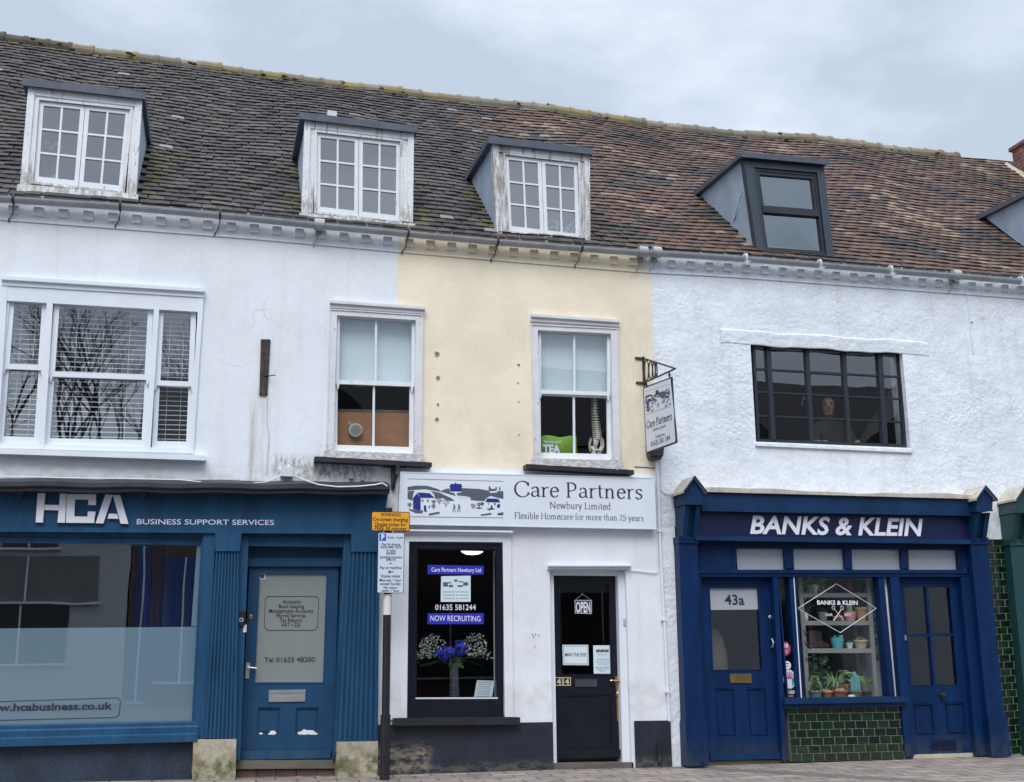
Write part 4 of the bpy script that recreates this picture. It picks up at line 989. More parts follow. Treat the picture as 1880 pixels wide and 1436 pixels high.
# room behind, with hanging vertical blinds at the right
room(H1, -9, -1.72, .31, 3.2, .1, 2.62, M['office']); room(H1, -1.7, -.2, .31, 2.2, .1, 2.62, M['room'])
vb = thing('vertical_blind', P(320, 1150, .5), 'dark blue and grey vertical blind strips hanging inside the wide shop window', 'blind')
for k in range(9):
    p0 = P(278 + k * 11.5, 985, .5); b = MB(); c, s_ = math.cos(R(55)), math.sin(R(55)); h = .045
    b.box(0, 0, 0, 0, 0, 0) if False else b.add([(p0.x - h * c, p0.y - h * s_, 2.5), (p0.x + h * c, p0.y + h * s_, 2.5), (p0.x + h * c, p0.y + h * s_, .75), (p0.x - h * c, p0.y - h * s_, .75), (p0.x - h * c + .004, p0.y - h * s_, 2.5), (p0.x + h * c + .004, p0.y + h * s_, 2.5), (p0.x + h * c + .004, p0.y + h * s_, .75), (p0.x - h * c + .004, p0.y - h * s_, .75)], [(0, 1, 2, 3), (4, 5, 6, 7), (0, 1, 5, 4), (2, 3, 7, 6), (1, 2, 6, 5), (0, 3, 7, 4)])
    b.build('blind_strip', mat('blind_navy', (.01, .03, .16), .8) if k == 0 else (bpy.data.materials['blind_navy'] if k % 3 else M['grey']), vb)
b = MB(); p = P(246, 1005, .12); b.tube([p + Vector((0, 0, .03)), p, p + Vector((-.005, 0, -.12))], .006, 6)
b.tube([(p.x + .035 * math.cos(a) - .015, p.y, p.z - .16 + .022 * math.sin(a)) for a in [i * .5236 for i in range(13)]], .004, 5); b.ball(p + Vector((0, 0, .04)), .016, n=5)
tag(b.build('hanging_lamp', M['black']), 'small black spotlight with looped flex hanging inside the left shop window', 'spotlight')
# things fixed to the white wall above
rp = thing('iron_plate', P(487, 674, 0), 'long rusty iron plate bolted upright on the white wall', 'iron plate')
b = MB(); Q((479, 623), (496.5, 623), (491, 726), (476, 725), -.02).slab(b, -.022, -.001)
Q((486, 640), (495, 640), (491, 690), (486, 690), -.03).slab(b, -.034, -.022); b.build('plate', M['iron'], rp)
b = MB(); p = P(492, 691, -.02); b.tube([(p.x, -.02, p.z), (p.x + .03, -.06, p.z), (p.x + .075, -.09, p.z)], .006, 6); b.build('hook', M['iron'], rp)
for px, py in ((482, 626), (494, 626), (478, 722), (489, 722)): b = MB(); q = P(px, py, -.02); b.ball((q.x, -.024, q.z), .009, n=4); b.build('bolt', M['iron'], rp)
b = MB(); p0, p1 = P(490, 727, -.012), P(489, 868, -.012); b.tube([(p0.x, -.012, p0.z), (p0.x + .01, -.012, p0.z - .3), (p1.x + .012, -.012, p1.z + .4), (p1.x, -.012, p1.z)], .006, 6)
tag(b.build('cable', M['pale']), 'thin pale cable running down the white wall from the rusty plate', 'cable')
jb = MB(); Q((517, 858), (537, 859), (538, 875), (515, 874), -.09).slab(jb, -.09, -.002); Q((518.5, 856), (535.5, 857), (537, 859), (517, 858), -.09).slab(jb, -.085, -.002)
tag(jb.build('junction_box', M['pale']), 'small pale grey junction box on the wall above the left shop cornice', 'junction box')
b = MB()
def path(pts, y): return [P(a_, c_, y) for a_, c_ in pts]
b.tube(path([(0, 875), (60, 876), (140, 878), (230, 879), (330, 881), (380, 886), (440, 889), (490, 885), (517, 872)], -.20), .006, 6)
b.tube(path([(537, 872), (560, 882), (585, 890), (620, 894), (660, 893), (690, 890), (702, 887), (711, 893)], -.34), .008, 6)
tag(b.build('cable', M['trim']), 'white cable sagging along the top of the left shop cornice', 'cable')
b = MB(); Q((663, 863), (669, 863), (669, 882), (662, 882), -.02).slab(b, -.02, -.002); b.box(XZ(660, 0, 0)[0], XZ(660, 0, 0)[0] + .05, -.05, -.002, XZ(663, 880, 0)[1], XZ(663, 880, 0)[1] + .015)
tag(b.build('metal_clip', M['gutter']), 'small grey metal clip on the white wall above the left shop cornice', 'clip')
ob = thing('sign_bracket', P(724, 858, 0), 'old black bracket without a sign under the brown-boarded window', 'bracket')
b = MB(); q = Q((703, 851), (747, 853), (747, 858), (703, 857), -.06); q.slab(b, -.06, -.002); b.build('top_bar', M['iron'], ob)
b = MB(); a_ = P(722, 858, -.03); c_ = P(723, 893, -.10); b.box(a_.x - .022, a_.x + .022, -.05, -.002, c_.z - .02, a_.z); b.tube([(a_.x + .02, -.06, a_.z), (a_.x + .03, -.22, a_.z - .02), (a_.x + .01, -.24, a_.z - .10), (a_.x + .0, -.05, c_.z)], .014, 6); b.build('arm', M['iron'], ob)
# the frontage closes beyond the frame with a plain pier at its left end
wall('lower_wall', M['white'], H1, -9.5, gq.c[3][0] - .02, -.2, 2.72)
# ---------------------------------------------------------------- ground floor of the cream house
ZL = P(900, 861, 0).z; XL, XR = -.165, 3.13
wq = Q((750, 995), (921, 997.5), (923, 1318), (747, 1319), .02)
oD = Q((1006, 1046), (1155, 1046), (1160, 1404), (1015, 1404), 0.0)
dx0, dx1, dz0, dz1 = oD.box()
wall('lower_wall', M['white_low'], H2, 0.0, XR, -.15, ZL, [hole(wq), (dx0, dx1, -.15, dz1)])
wall('lower_wall', M['white_low'], H2, XL, 0.0, -.15, 2.72)
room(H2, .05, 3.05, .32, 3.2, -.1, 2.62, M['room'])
# black painted plinth, two lengths either side of the door
b = MB(); a_ = XZ(694, 1331, -.03); c_ = XZ(1011, 1326, -.03); b.hexa([a_, (dx0 - .0, c_[1]), (dx0 - .0, -.15), (a_[0], -.15)], -.03, -.001); b.build('plinth', M['plinth'], H2)
b = MB(); a_ = XZ(1160, 1324, -.03); c_ = XZ(1231, 1323, -.03); b.hexa([(dx1 + .04, a_[1]), c_, (c_[0], -.15), (dx1 + .04, -.15)], -.03, -.001); b.build('plinth', M['plinth'], H2)
# raised plaster surround, head ledge and window
b = MB(); sq = Q((722, 980), (938, 982), (943, 1320), (716, 1322), -.025)
l_, r_, t_ = (wq.c[0][0] - sq.c[0][0]), (sq.c[1][0] - wq.c[1][0]), sq.c[0][1] - wq.c[0][1]
sq.ring(b, l_, r_, t_, .004, -.025, -.001); b.build('window_surround', M['white_low'], H2)
hood(H2, M['trim'], (722, 972), (938, 975), .055, .09, 0.0, 'window_ledge')
dw = empty_part('display_window', H2, (wq.cx, .02, wq.c[3][1]), 'tall black framed display window with blue stickers and flowers')
b = MB(); wq.ring(b, .085, .06, .075, .20, -.012, .12); wq.bar(b, .0, 1, .0, .055 / wq.h, -.03, -.0125); wq.ring(b, .02, .02, .02, .0, -.022, -.0125)
i = wq.inset(.085, .06, .075, .20); i.ring(b, .014, .014, .014, .02, .0, .06)
b.build('frame', M['blackpaint'], dw)
b = MB(); gw = i.inset(.014, .014, .014, .02); gw.sheet(b, .05); b.build('pane', G['dark'], dw)
b = MB(); i.bar(b, 0, 1, -.004, .010, -.006, .0); b.build('glazing_strip', M['pale'], dw)
sill(H2, M['sillblack'], (723, 1319), (955, 1317), .075, .12)
GY = .046
b = MB(); Q((785, 1037), (888, 1039), (888, 1055), (785, 1054), GY).slab(b, GY, GY + .001); Q((785, 1126), (888, 1126), (888, 1146), (785, 1146), GY).slab(b, GY, GY + .001); b.build('blue_sticker', mat('sticker_blue', (.02, .02, .42), .5, .0), dw)
b = MB(); text_into(b, 'Care Partners Newbury Ltd', (792, 1049.5), (883, 1050.5), 7.5, GY - .001, bold=.008)
text_into(b, '01635 581244', (799, 1120), (873.5, 1120), 10, GY - .001, bold=.006); text_into(b, 'NOW RECRUITING', (790, 1140), (882, 1141), 10, GY - .001, bold=.0)
b.build('lettering', M['letter'], dw)
pn = thing('paper_notice', P(836, 1105, GY), 'pale paper notice with village drawing stuck on the tall display window', 'notice')
paper = mat('notice_paper', (.62, .72, .78), .8, .03)
b = MB(); Q((810, 1058), (864, 1057), (864, 1105), (809, 1105), GY + .002).slab(b, GY + .002, GY + .003); b.build('sheet', paper, pn)
b = MB()
for px, py, w_, h_ in ((837, 1066, 6, 4), (818, 1073, 9, 8), (855, 1072, 9, 6), (828, 1076, 8, 4), (845, 1076, 10, 3), (826, 1070, 6, 2), (846, 1068, 8, 2)):
    Q((px - w_ / 2, py - h_ / 2), (px + w_ / 2, py - h_ / 2), (px + w_ / 2, py + h_ / 2), (px - w_ / 2, py + h_ / 2), GY).slab(b, GY + .0005, GY + .0015)
for k in range(3): text_into(b, 'Homecare for the community', (814, 1088 + k * 6), (860, 1088 + k * 6), 3.2, GY + .001)
b.build('drawing', M['grey'], pn)
# things standing in the window: shelf board, vase of flowers, photo frame, lamp
b = MB(); z_ = XZ(850, 1289, .3)[1]; b.box(wq.c[3][0] + .05, wq.c[2][0] - .03, .13, .62, z_ - .03, z_); b.build('window_board', M['wood'], H2)
vx, vz = XZ(834, 1289, .3)
vs_ = thing('vase', (vx, .3, vz), 'grey banded glass vase holding blue and white flowers in the black window', 'vase')
b = MB(); b.lathe((vx, .3, vz), [(.055, 0), (.06, .02), (.052, .2), (.045, .37), (.05, .40), (.04, .40), (.035, .36), (.03, .05)], 18)
b.build('body', mat('vase_glass', (.06, .065, .08), .15, .4, 12, stretch=(.3, .3, 6)), vs_)
fl = thing('flower_arrangement', (vx, .3, vz + .38), 'blue blooms with white sprays and green leaves standing in the banded vase', 'flowers')
top = Vector((vx, .3, vz + .38))
b = MB()
for s, (cx, cy) in ((-1, (796, 1187)), (1, (868, 1186))):
    for k in range(15):
        e = P(cx + random.uniform(-24, 24), cy + random.uniform(-20, 22), .3 + random.uniform(-.1, .1)); md = top + (e - top) * .55 + Vector((0, 0, .05))
        b.tube([top, md, e], [.004, .003, .002], 4)
    for k in range(3):
        e = P(cx + s * random.uniform(5, 28), cy + random.uniform(18, 40), .3); b.tube([top, top + (e - top) * .5 + Vector((0, 0, .06)), e], .002, 4)
b.build('stem', mat('stem_green', (.03, .06, .02), .7), fl)
b = MB()
for s, (cx, cy) in ((-1, (796, 1187)), (1, (868, 1184))):
    for k in range(230):
        rr = math.sqrt(random.random()); a_ = random.uniform(0, 6.283)
        q = P(cx + 24 * rr * math.cos(a_) + s * 3, cy + 21 * rr * math.sin(a_), .3 + random.uniform(-.12, .12)); sz = random.uniform(.006, .013)
        d_ = Vector((random.uniform(-1, 1), random.uniform(-1, .2), random.uniform(-1, 1))).normalized()
        b.leaf(q, q + d_ * sz * 2.2, sz * .7)
    for k in range(60):
        f = random.random(); q = P(cx + s * (8 + 26 * f) + random.uniform(-5, 5), cy + 12 + 18 * f * random.random() + random.uniform(-4, 4), .3); b.leaf(q, q + Vector((random.uniform(-.02, .02), -.01, random.uniform(-.02, .02))), .006)
b.build('white_sprays', mat('white_petal', (.55, .56, .50), .8, .15, 20), fl)
for cx, cy in ((811, 1200), (844, 1191), (828, 1196)):
    b = MB(); c_ = P(cx, cy, .24)
    for k in range(70):
        d_ = Vector((random.gauss(0, 1), random.gauss(0, 1) - .6, random.gauss(0, 1))).normalized(); r = (.085 if cx != 828 else .05) * random.uniform(.55, 1)
        q = c_ + d_ * r; tn = d_.cross(Vector((random.uniform(-1, 1), random.uniform(-1, 1), random.uniform(-1, 1)))).normalized(); b.leaf(q - tn * .02, q + tn * .02 + d_ * .012, .016)
    b.build('blue_bloom', mat('blue_petal', (.03, .04, .42), .7, .3, 20) if cx == 811 else bpy.data.materials['blue_petal'], fl)
b = MB()
for k in range(26):
    c_ = P(840 + random.uniform(-18, 16), 1216 + random.uniform(-10, 12), .26); b.leaf(top + Vector((random.uniform(-.03, .03), 0, .04)), c_, .025, bend=.02)
b.build('leaves', mat('leaf_green', (.03, .09, .02), .5, .3, 10), fl)
pf = thing('photo_frame', P(886, 1289, .22), 'pale certificate in a thin white frame leaning in the black window', 'picture frame')
b = MB(); q = Q((876, 1249), (907.5, 1250), (902, 1288), (869, 1288), .22); q.ring(b, .012, .012, .012, .012, .215, .235); b.build('frame', M['trim'], pf)
b = MB(); q.inset(.012, .012, .012, .012).slab(b, .222, .23); b.build('certificate', paper, pf)
b = MB()
for k in range(7): text_into(b, 'services and care for people', (879 - k * .6, 1257 + k * 4.4), (901 - k * .6, 1257.5 + k * 4.4), 2.2, .2205)
b.build('print', M['grey'], pf)
cl = thing('ceiling_lamp', P(867, 1009, 1.2), 'lit white dome lamp on the ceiling behind the black window', 'ceiling light')
p = P(867, 1011, 1.2); lm = MB(); lm.lathe((p.x, p.y, p.z), [(.02, -.05), (.08, -.042), (.125, -.02), (.14, 0), (.14, .02)], 24)
lm.build('shade', mat('lamp_glow', (.9, .9, .85), .5, 0, emit=((1, .97, .9), 2.2)), cl, smooth=True)
b = MB(); b.lathe((p.x, p.y, p.z + .02), [(.14, 0), (.14, .03)], 20); b.build('base', M['pale'], cl)
# door
DY = .15
lq = Q((1008, 1057), (1134, 1058), (1142, 1392), (1017, 1398), DY)
hood(H2, M['white_low'], (1004, 1037), (1156, 1037), .05, .07, 0.0, 'door_hood')
b = MB(); a_ = Q((1134, 1050), (1152, 1050), (1160, 1404), (1143, 1404), .06); a_.slab(b, .06, .24)
b.box(dx0, dx1, .08, .24, lq.c[0][1] + .0, dz1 + .02); b.box(dx0 - .001, lq.c[3][0] + .012, .08, .24, -.1, lq.c[0][1]); b.build('door_frame', M['trim'], H2)
d = empty_part('door', H2, (lq.cx, DY, lq.c[3][1]), 'black panelled door with glazed upper half')
hg = hrect(lq, (1023, 1071), (1123, 1239)); hp = hrect(lq, (1031, 1276), (1125, 1374))
b = MB(); cutbars(lq, b, [hg, hp], DY, DY + .05); b.build('leaf', M['blackpaint'], d)
b = MB(); q = part_q(lq, *hp); q.slab(b, DY + .018, DY + .04); q.ring(b, .014, .014, .014, .014, DY + .004, DY + .018); b.build('lower_panel', M['blackpaint'], d)
gp = part_q(lq, *hg); b = MB(); gp.sheet(b, DY + .02); b.build('pane', G['dark'], d)
b = MB(); gp.ring(b, .012, .012, .012, .012, DY - .005, DY + .019); b.build('glazing_bead', M['blackpaint'], d)
b = MB(); Q((1017, 1379), (1143, 1376), (1144, 1389), (1017, 1394), DY - .04).slab(b, DY - .045, DY); b.build('weather_bar', M['blackpaint'], d)
b = MB(); Q((1056, 1247), (1096, 1247), (1096, 1261), (1056, 1261), DY - .006).slab(b, DY - .008, DY); b.build('letter_plate', mat('dull_grey_plate', (.05, .055, .07), .4, .2, 9), d)
b = MB(); q = Q((1129, 1242), (1137, 1242), (1139, 1269), (1131, 1269), DY - .008); q.slab(b, DY - .010, DY); p = P(1133, 1250, DY)
b.tube([(p.x, DY - .01, p.z), (p.x, DY - .06, p.z), (p.x - .085, DY - .055, p.z + .006), (p.x - .10, DY - .05, p.z + .004)], .010, 8); b.build('handle', M['brass'], d)
b = MB(); p = P(1135.5, 1274.5, DY); b.lathe((p.x, DY - .012, p.z), [(.02, 0), (.03, .005), (.03, .012)], 16, 'y'); b.build('lock', M['brass'], d)
b = MB(); Q((1132, 1281), (1140, 1281), (1142.5, 1324), (1133, 1324), DY - .005).slab(b, DY - .006, DY); b.build('finger_plate', M['brass'], d)
b = MB()
for k in (0, 1):
    q = Q((1019 + 15 * k, 1243.5), (1033 + 15 * k, 1243.5), (1033 + 15 * k, 1259), (1019 + 15 * k, 1259), DY - .004); q.slab(b, DY - .004, DY); q.ring(b, .008, .008, .008, .008, DY - .0065, DY - .004, 1)
    text_into(b, '4', (1022.3 + 15 * k, 1256.5), (1030 + 15 * k, 1256.5), 10.5, DY - .006, 1, bold=.03)
b.build('number_plate', [M['blackpaint'], mat('cream_enamel', (.62, .52, .33), .4, .1)], d)
b = MB(); b.hexa([(dx0, XZ(1015, 1401, .06)[1]), (dx1 + .02, XZ(1160, 1399, .06)[1]), (dx1 + .02, -.15), (dx0, -.15)], .0, .26); b.build('step', M['wood'], H2)
os_ = thing('open_sign', P(1070, 1127, DY), 'small white on black OPEN sign hanging by a string in the black door', 'sign')
b = MB(); q = Q((1054, 1101), (1087, 1101), (1087, 1128), (1055, 1127), DY + .012); q.slab(b, DY + .010, DY + .013); b.build('board', M['black'], os_)
b = MB(); q.inset(.006, .006, .006, .006).ring(b, .005, .005, .005, .005, DY + .0085, DY + .0098); text_into(b, 'OPEN', (1057.5, 1124), (1084, 1124), 18.5, DY + .009, bold=.03); b.build('lettering', M['letter'], os_)
b = MB(); b.tube([P(1057, 1101, DY + .012), P(1069.5, 1091, DY + .012), P(1084, 1101, DY + .012)], .0016, 4); b.ball(P(1069.5, 1091, DY + .010), .006, n=4); b.build('string', M['pale'], os_)
n1 = thing('paper_notice', P(1057, 1221, DY), 'landscape sheet reading MIND THE STEP in the black door', 'notice')
b = MB(); q = Q((1032.5, 1184), (1080, 1184), (1081, 1221.5), (1033.5, 1221), DY + .012); q.slab(b, DY + .011, DY + .013); b.build('sheet', paper, n1)
b = MB(); text_into(b, 'MIND THE STEP', (1037.5, 1205), (1076.5, 1205.5), 6, DY + .010, bold=.015); q.inset(.012, .012, .012, .012).ring(b, .003, .003, .003, .003, DY + .009, DY + .0105); b.build('lettering', M['ink'], n1)
n2 = thing('paper_notice', P(1106, 1237, DY), 'upright printed sheet taped at the lower right of the black door glass', 'notice')
b = MB(); Q((1089, 1185), (1123, 1185), (1124, 1237), (1090, 1237), DY + .012).slab(b, DY + .011, DY + .013); b.build('sheet', paper, n2)
b = MB()
for px, w_ in ((1098, 7), (1106, 8), (1114, 7)): Q((px - w_ / 2, 1193), (px + w_ / 2, 1192), (px + w_ / 2, 1197), (px - w_ / 2, 1198), DY + .010).slab(b, DY + .0095, DY + .0108)
for y_, w_, tx in ((1203, 16, 'Care Partners'), (1212, 22, 'NOW RECRUITING'), (1216, 26, 'carers wanted in the area'), (1220, 20, 'full training given'), (1226, 26, 'please apply within or'), (1229.5, 22, 'telephone for details'), (1233, 12, 'thank you')): text_into(b, tx, (1106.5, y_), w_, 2.4, DY + .010, align='C')
b.build('print', M['grey'], n2)
b = MB(); Q((1145, 1136), (1151, 1136), (1151, 1148), (1145, 1148), .05).slab(b, .045, .06); p = P(1148, 1141, .045); b.lathe((p.x, .042, p.z), [(.008, 0), (.008, .004)], 10, 'y'); tag(b.build('doorbell', mat('aged_cream_plastic', (.5, .47, .38), .5)), 'tiny cream doorbell on the white frame of the black door', 'doorbell')
# faint pencil marks on the wall
b = MB()
for px, py in ((977, 1164), (982, 1163), (988, 1164), (979, 1168), (981, 1186)): Q((px, py), (px + 1.2, py), (px + 2, py + 4.5), (px + .8, py + 4.5), -.001).slab(b, -.0012, -.0006)
b.build('scuff_marks', M['grey'], H2)

# ---------------------------------------------------------------- long white sign board
sg = thing('shop_sign', P(965, 967, 0), 'long white sign board with village drawing and serif lettering over the black door', 'sign')
SY = -.10
sq_ = Q((735, 866), (1202, 877), (1205, 972), (731, 963), SY)
b = MB(); sq_.slab(b, SY, -.002); sq_.ring(b, .012, .012, .012, .012, SY - .004, SY); b.build('panel', M['board'], sg)
ty = SY - .0015
b = MB(); serif_into(b, 'Care Partners', (944, 911.5), (1181, 916.5), 28, ty); b.build('lettering', M['ink'], sg)
b = MB(); serif_into(b, 'Newbury Limited', (1009, 933.5), (1121.5, 936), 12.5, ty); b.build('lettering', M['ink'], sg)
b = MB(); serif_into(b, 'Flexible Homecare for more than 25 years', (944, 952), (1182, 957), 11.5, ty); b.build('lettering', M['ink'], sg)
def drawing(tr, dy, parent, mk):
    """the village scene: hills, three houses, trees, two walkers. tr maps photo pixels of the big sign to points"""
    o = lambda pts: [tr(670 + x / 3.298, 840 + y / 3.298) for x, y in pts]
    g = MB(); n = MB(); k = [0]
    def poly_(mb, pts): k[0] += 1; mk(mb, o(pts), dy * (k[0] % 6))
    for pts in ([(258, 178), (310, 170), (380, 172), (440, 190), (470, 208), (440, 205), (400, 198), (370, 192), (300, 196), (258, 200)],
                [(258, 205), (300, 200), (290, 230), (288, 262), (258, 250)], [(400, 205), (450, 212), (520, 245), (545, 262), (500, 262), (470, 245), (425, 250), (420, 225)],
                [(455, 205), (490, 190), (514, 188), (514, 210), (540, 215), (550, 232), (520, 225)], [(585, 185), (640, 188), (690, 190), (745, 200), (760, 215), (838, 210), (838, 250), (810, 245), (760, 232), (735, 245), (725, 262), (690, 262), (640, 258), (640, 240), (600, 232), (560, 230), (555, 215), (585, 212)],
                [(800, 205), (838, 203), (838, 212), (800, 212)], [(265, 312), (320, 318), (352, 320), (348, 338), (310, 338), (268, 320)], [(385, 340), (450, 328), (454, 340), (390, 352)], [(665, 305), (690, 300), (715, 306), (690, 312)], [(735, 310), (770, 305), (790, 312), (750, 320)], [(700, 345), (765, 335), (768, 345), (704, 354)], [(800, 338), (838, 330), (838, 350), (804, 350)],
                [(749, 175), (760, 175), (760, 185), (770, 190), (790, 190), (790, 180), (798, 178), (798, 200), (749, 205)], [(812, 180), (820, 178), (820, 200), (812, 200)]): poly_(g, pts)
    for pts in ([(318, 212), (392, 216), (422, 245), (338, 244)], [(291, 245), (316, 216), (338, 246), (336, 320), (292, 312)], [(356, 290), (370, 290), (374, 328), (358, 328)],
                [(516, 178), (585, 178), (585, 206), (516, 206)], [(510, 180), (520, 160), (582, 160), (590, 180)], [(543, 160), (549, 150), (555, 160)],
                [(740, 248), (806, 250), (820, 272), (730, 270)], [(762, 290), (772, 290), (772, 312), (762, 312)], [(800, 285), (818, 280), (818, 302), (800, 306)]): poly_(n, pts)
    for x, y in ((352, 262), (384, 262), (336, 300), (392, 298), (346, 262), (378, 262), (388, 298), (748, 282), (784, 282), (790, 282)): poly_(g, [(x - 2, y - 8), (x + 2, y - 8), (x + 2, y + 8), (x - 2, y + 8)])
    for cx, cy, r in ((450, 262, 16), (490, 272, 20), (416, 268, 12), (270, 286, 12), (655, 292, 14), (690, 284, 12), (710, 280, 10), (415, 295, 12)):      # trees: leaf flecks and a trunk
        for i in range(14):
            a_ = i * 2.4; r_ = r * math.sqrt((i + .5) / 14); x, y = cx + r_ * math.cos(a_), cy + r_ * math.sin(a_); poly_(g, [(x - 3.4, y - 1.8), (x, y - 3.8), (x + 3.4, y + 1.8), (x, y + 3.8)])
        poly_(g, [(cx - 1.5, cy + r * .6), (cx + 1.5, cy + r * .6), (cx + 2, cy + r * 1.5), (cx - 2, cy + r * 1.5)])
    for cx in (540, 569):
        poly_(g, [(cx - 3, 282), (cx + 3, 282), (cx + 3, 289), (cx - 3, 289)]); poly_(g, [(cx - 5, 290), (cx + 5, 290), (cx + 4, 310), (cx - 4, 310)]); poly_(g, [(cx - 4, 310), (cx + 1, 310), (cx - 8, 331), (cx - 12, 331)]); poly_(g, [(cx, 310), (cx + 4, 310), (cx + 10, 331), (cx + 6, 331)]); poly_(g, [(cx + 5, 292), (cx + 12, 306), (cx + 10, 308), (cx + 4, 298)])
    for cx, cy in ((575, 245), (600, 248), (625, 244), (610, 206), (635, 212), (655, 208)):
        for i in range(6): a_ = i * 1.05; poly_(n if False else g, [(cx + 9 * math.cos(a_), cy + 6 * math.sin(a_)), (cx + 12 * math.cos(a_ + .3), cy + 8 * math.sin(a_ + .3)), (cx + 9 * math.cos(a_ + .5), cy + 6 * math.sin(a_ + .5))])
    poly_(g, [(260, 128), (838, 143), (838, 145.5), (260, 130.5)]); poly_(g, [(275, 357), (838, 364), (838, 367), (275, 360)])
    g.build('drawing_grey', M['grey'], parent, recalc=False); n.build('drawing_blue', M['navy'], parent, recalc=False)
def mk_front(mb, pts, off): mb.face([(p[0], ty - off, p[1]) for p in pts])
drawing(lambda x, y: XZ(x, y, ty), .0002, sg, mk_front)

# ---------------------------------------------------------------- hanging sign with its wrought bracket
bx_ = 2.985
ZB = XZ(1172, 690, 0)[1]
hb = thing('sign_bracket', (bx_, 0, ZB), 'black wrought iron bracket with four rings holding the hanging sign', 'bracket')
def lng(px, py):      # a pixel on the plane x = bx_ -> (y, z)
    a, c = (px - 940) / FPX, (718 - py) / FPX; dd = [a * CR[0][i] + c * CR[1][i] + CR[2][i] for i in range(3)]
    t = (bx_ - CAM.x) / dd[0]; return (CAM.y + dd[1] * t, CAM.z + dd[2] * t)
yT, zT = lng(1240, 677); y0_, z0_ = lng(1172, 664); y1_, z1_ = lng(1173, 709)
yT = max(yT, -1.05)
b = MB()
b.box(bx_ - .10, bx_ + .01, -.02, -.001, z0_ - .012, z0_ + .012); b.box(bx_ - .10, bx_ + .02, -.02, -.001, z1_ - .012, z1_ + .012)
b.box(bx_ - .012, bx_ + .012, -.03, -.004, z1_ - .03, z0_ + .02); b.build('wall_bar', M['iron'], hb)
b = MB(); b.tube([(bx_, -.02, z0_), (bx_, yT, zT)], .010, 6); b.tube([(bx_, -.02, z1_), (bx_, yT, zT)], .010, 6); b.build('arm', M['iron'], hb)
L_ = -yT; H_ = z0_ - z1_
pos = .035
for k, fr_ in enumerate((.46, .36, .25, .17)):
    yc = -(pos + 0); hgt = lambda y: (z0_ + (zT - z0_) * y / L_, z1_ + (zT - z1_) * y / L_)
    rad = fr_ * H_ * .5 * 1.02; cy = pos + rad; t_, u_ = hgt(cy); rad = min(rad, (t_ - u_) / 2 * .96); cz = (t_ + u_) / 2
    b = MB(); b.tube([(bx_, -(cy + rad * math.cos(a)), cz + (t_ - u_) / 2 * .94 * math.sin(a)) for a in [i * math.pi / 10 for i in range(21)]], .008, 5, caps=False); b.build('ring', M['iron'], hb); pos += rad * 2 + .006
hs = thing('hanging_sign', (bx_, -.3, ZB - .7), 'white hanging sign with village drawing under the wrought iron bracket', 'sign')
c4 = [lng(1183, 711), lng(1232, 694), (0, 0), (0, 0)]
ya, za = lng(1183, 713); yb, zb = lng(1233, 694); yc_, zc_ = lng(1242, 812); yd, zd = lng(1189, 831)
b = MB()
fr = [(ya, za), (yb, zb), (yc_, zc_), (yd, zd)]
b.add([(bx_ + dx, y, z) for dx in (-.012, .012) for y, z in fr], [(0, 1, 2, 3), (7, 6, 5, 4), (0, 4, 5, 1), (1, 5, 6, 2), (2, 6, 7, 3), (3, 7, 4, 0)]); b.build('panel', M['board'], hs)
b = MB(); b.tube([(bx_, y, z) for y, z in fr + fr[:1]], .016, 5); b.build('frame', M['black'], hs)
def onp(u, v, off=.0):
    y = (ya * (1 - u) + yb * u) * v + (yd * (1 - u) + yc_ * u) * (1 - v); z = (za * (1 - u) + zb * u) * v + (zd * (1 - u) + zc_ * u) * (1 - v); return Vector((bx_ - .0135 - off, y, z))
def tr2(x, y): return ((x - 748) / (926 - 748), (y - 880) / (950 - 880))
def mk_side(mb, pts, off): mb.face([onp(.05 + .9 * p[0], .93 - .36 * p[1], off) for p in pts])
drawing(tr2, .0002, hs, mk_side)
def sfr(u0, u1, v, capv):
    def f(tot):
        a = onp(u0, v, .001); e = onp(u1, v, .001) - a; return a, e.normalized(), Vector((0, 0, 1)), e.length / tot, capv / .7, Vector((-1, 0, 0))
    return f
b = MB(); serif_into(b, 'Care Partners', 0, 0, 0, 0, frame=sfr(.05, .95, .36, .085), thick=.10, thin=.05); serif_into(b, 'Newbury Limited', 0, 0, 0, 0, frame=sfr(.28, .72, .285, .03), thick=.1, thin=.05); b.build('lettering', M['ink'], hs)
def side_text(mb, body, u0, u1, v, cap):
    c = bpy.data.curves.new('lettering', 'FONT'); c.body = body; c.size = 1; c.resolution_u = 2; c.fill_mode = 'FRONT'; oo = bpy.data.objects.new('lettering', c); col.objects.link(oo); bpy.context.view_layer.update()
    me = oo.to_mesh(); vs = [q.co.copy() for q in me.vertices]; fs = [tuple(p.vertices) for p in me.polygons]; oo.to_mesh_clear(); bpy.data.objects.remove(oo); bpy.data.curves.remove(c)
    x0 = min(q.x for q in vs); x1 = max(q.x for q in vs); a = onp(u0, v, .001); e = onp(u1, v, .001) - a
    mb.add([a + e * ((q.x - x0) / (x1 - x0)) + Vector((0, 0, q.y * cap / .69)) for q in vs], fs)
b = MB(); side_text(b, 'Telephone', .33, .67, .165, .034); side_text(b, '01635 581 244', .17, .83, .06, .062); b.build('lettering', M['ink'], hs)
for u in (.08, .93):
    b = MB(); p = onp(u, 1.0); y_ = p.y; zt = z1_ + (zT - z1_) * (-y_ / L_) if u > .5 else z1_ - .01
    b.tube([(bx_, y_, p.z), (bx_, y_, zt)], .006, 5)
    for k in range(3): zz = p.z + (zt - p.z) * (k + .5) / 3; b.tube([(bx_ + .012 * math.cos(a) * (k % 2), y_ + .012 * math.cos(a) * (1 - k % 2), zz + .02 * math.sin(a)) for a in [i * .785 for i in range(9)]], .004, 4, caps=False)
    b.build('chain', M['iron'], hs)
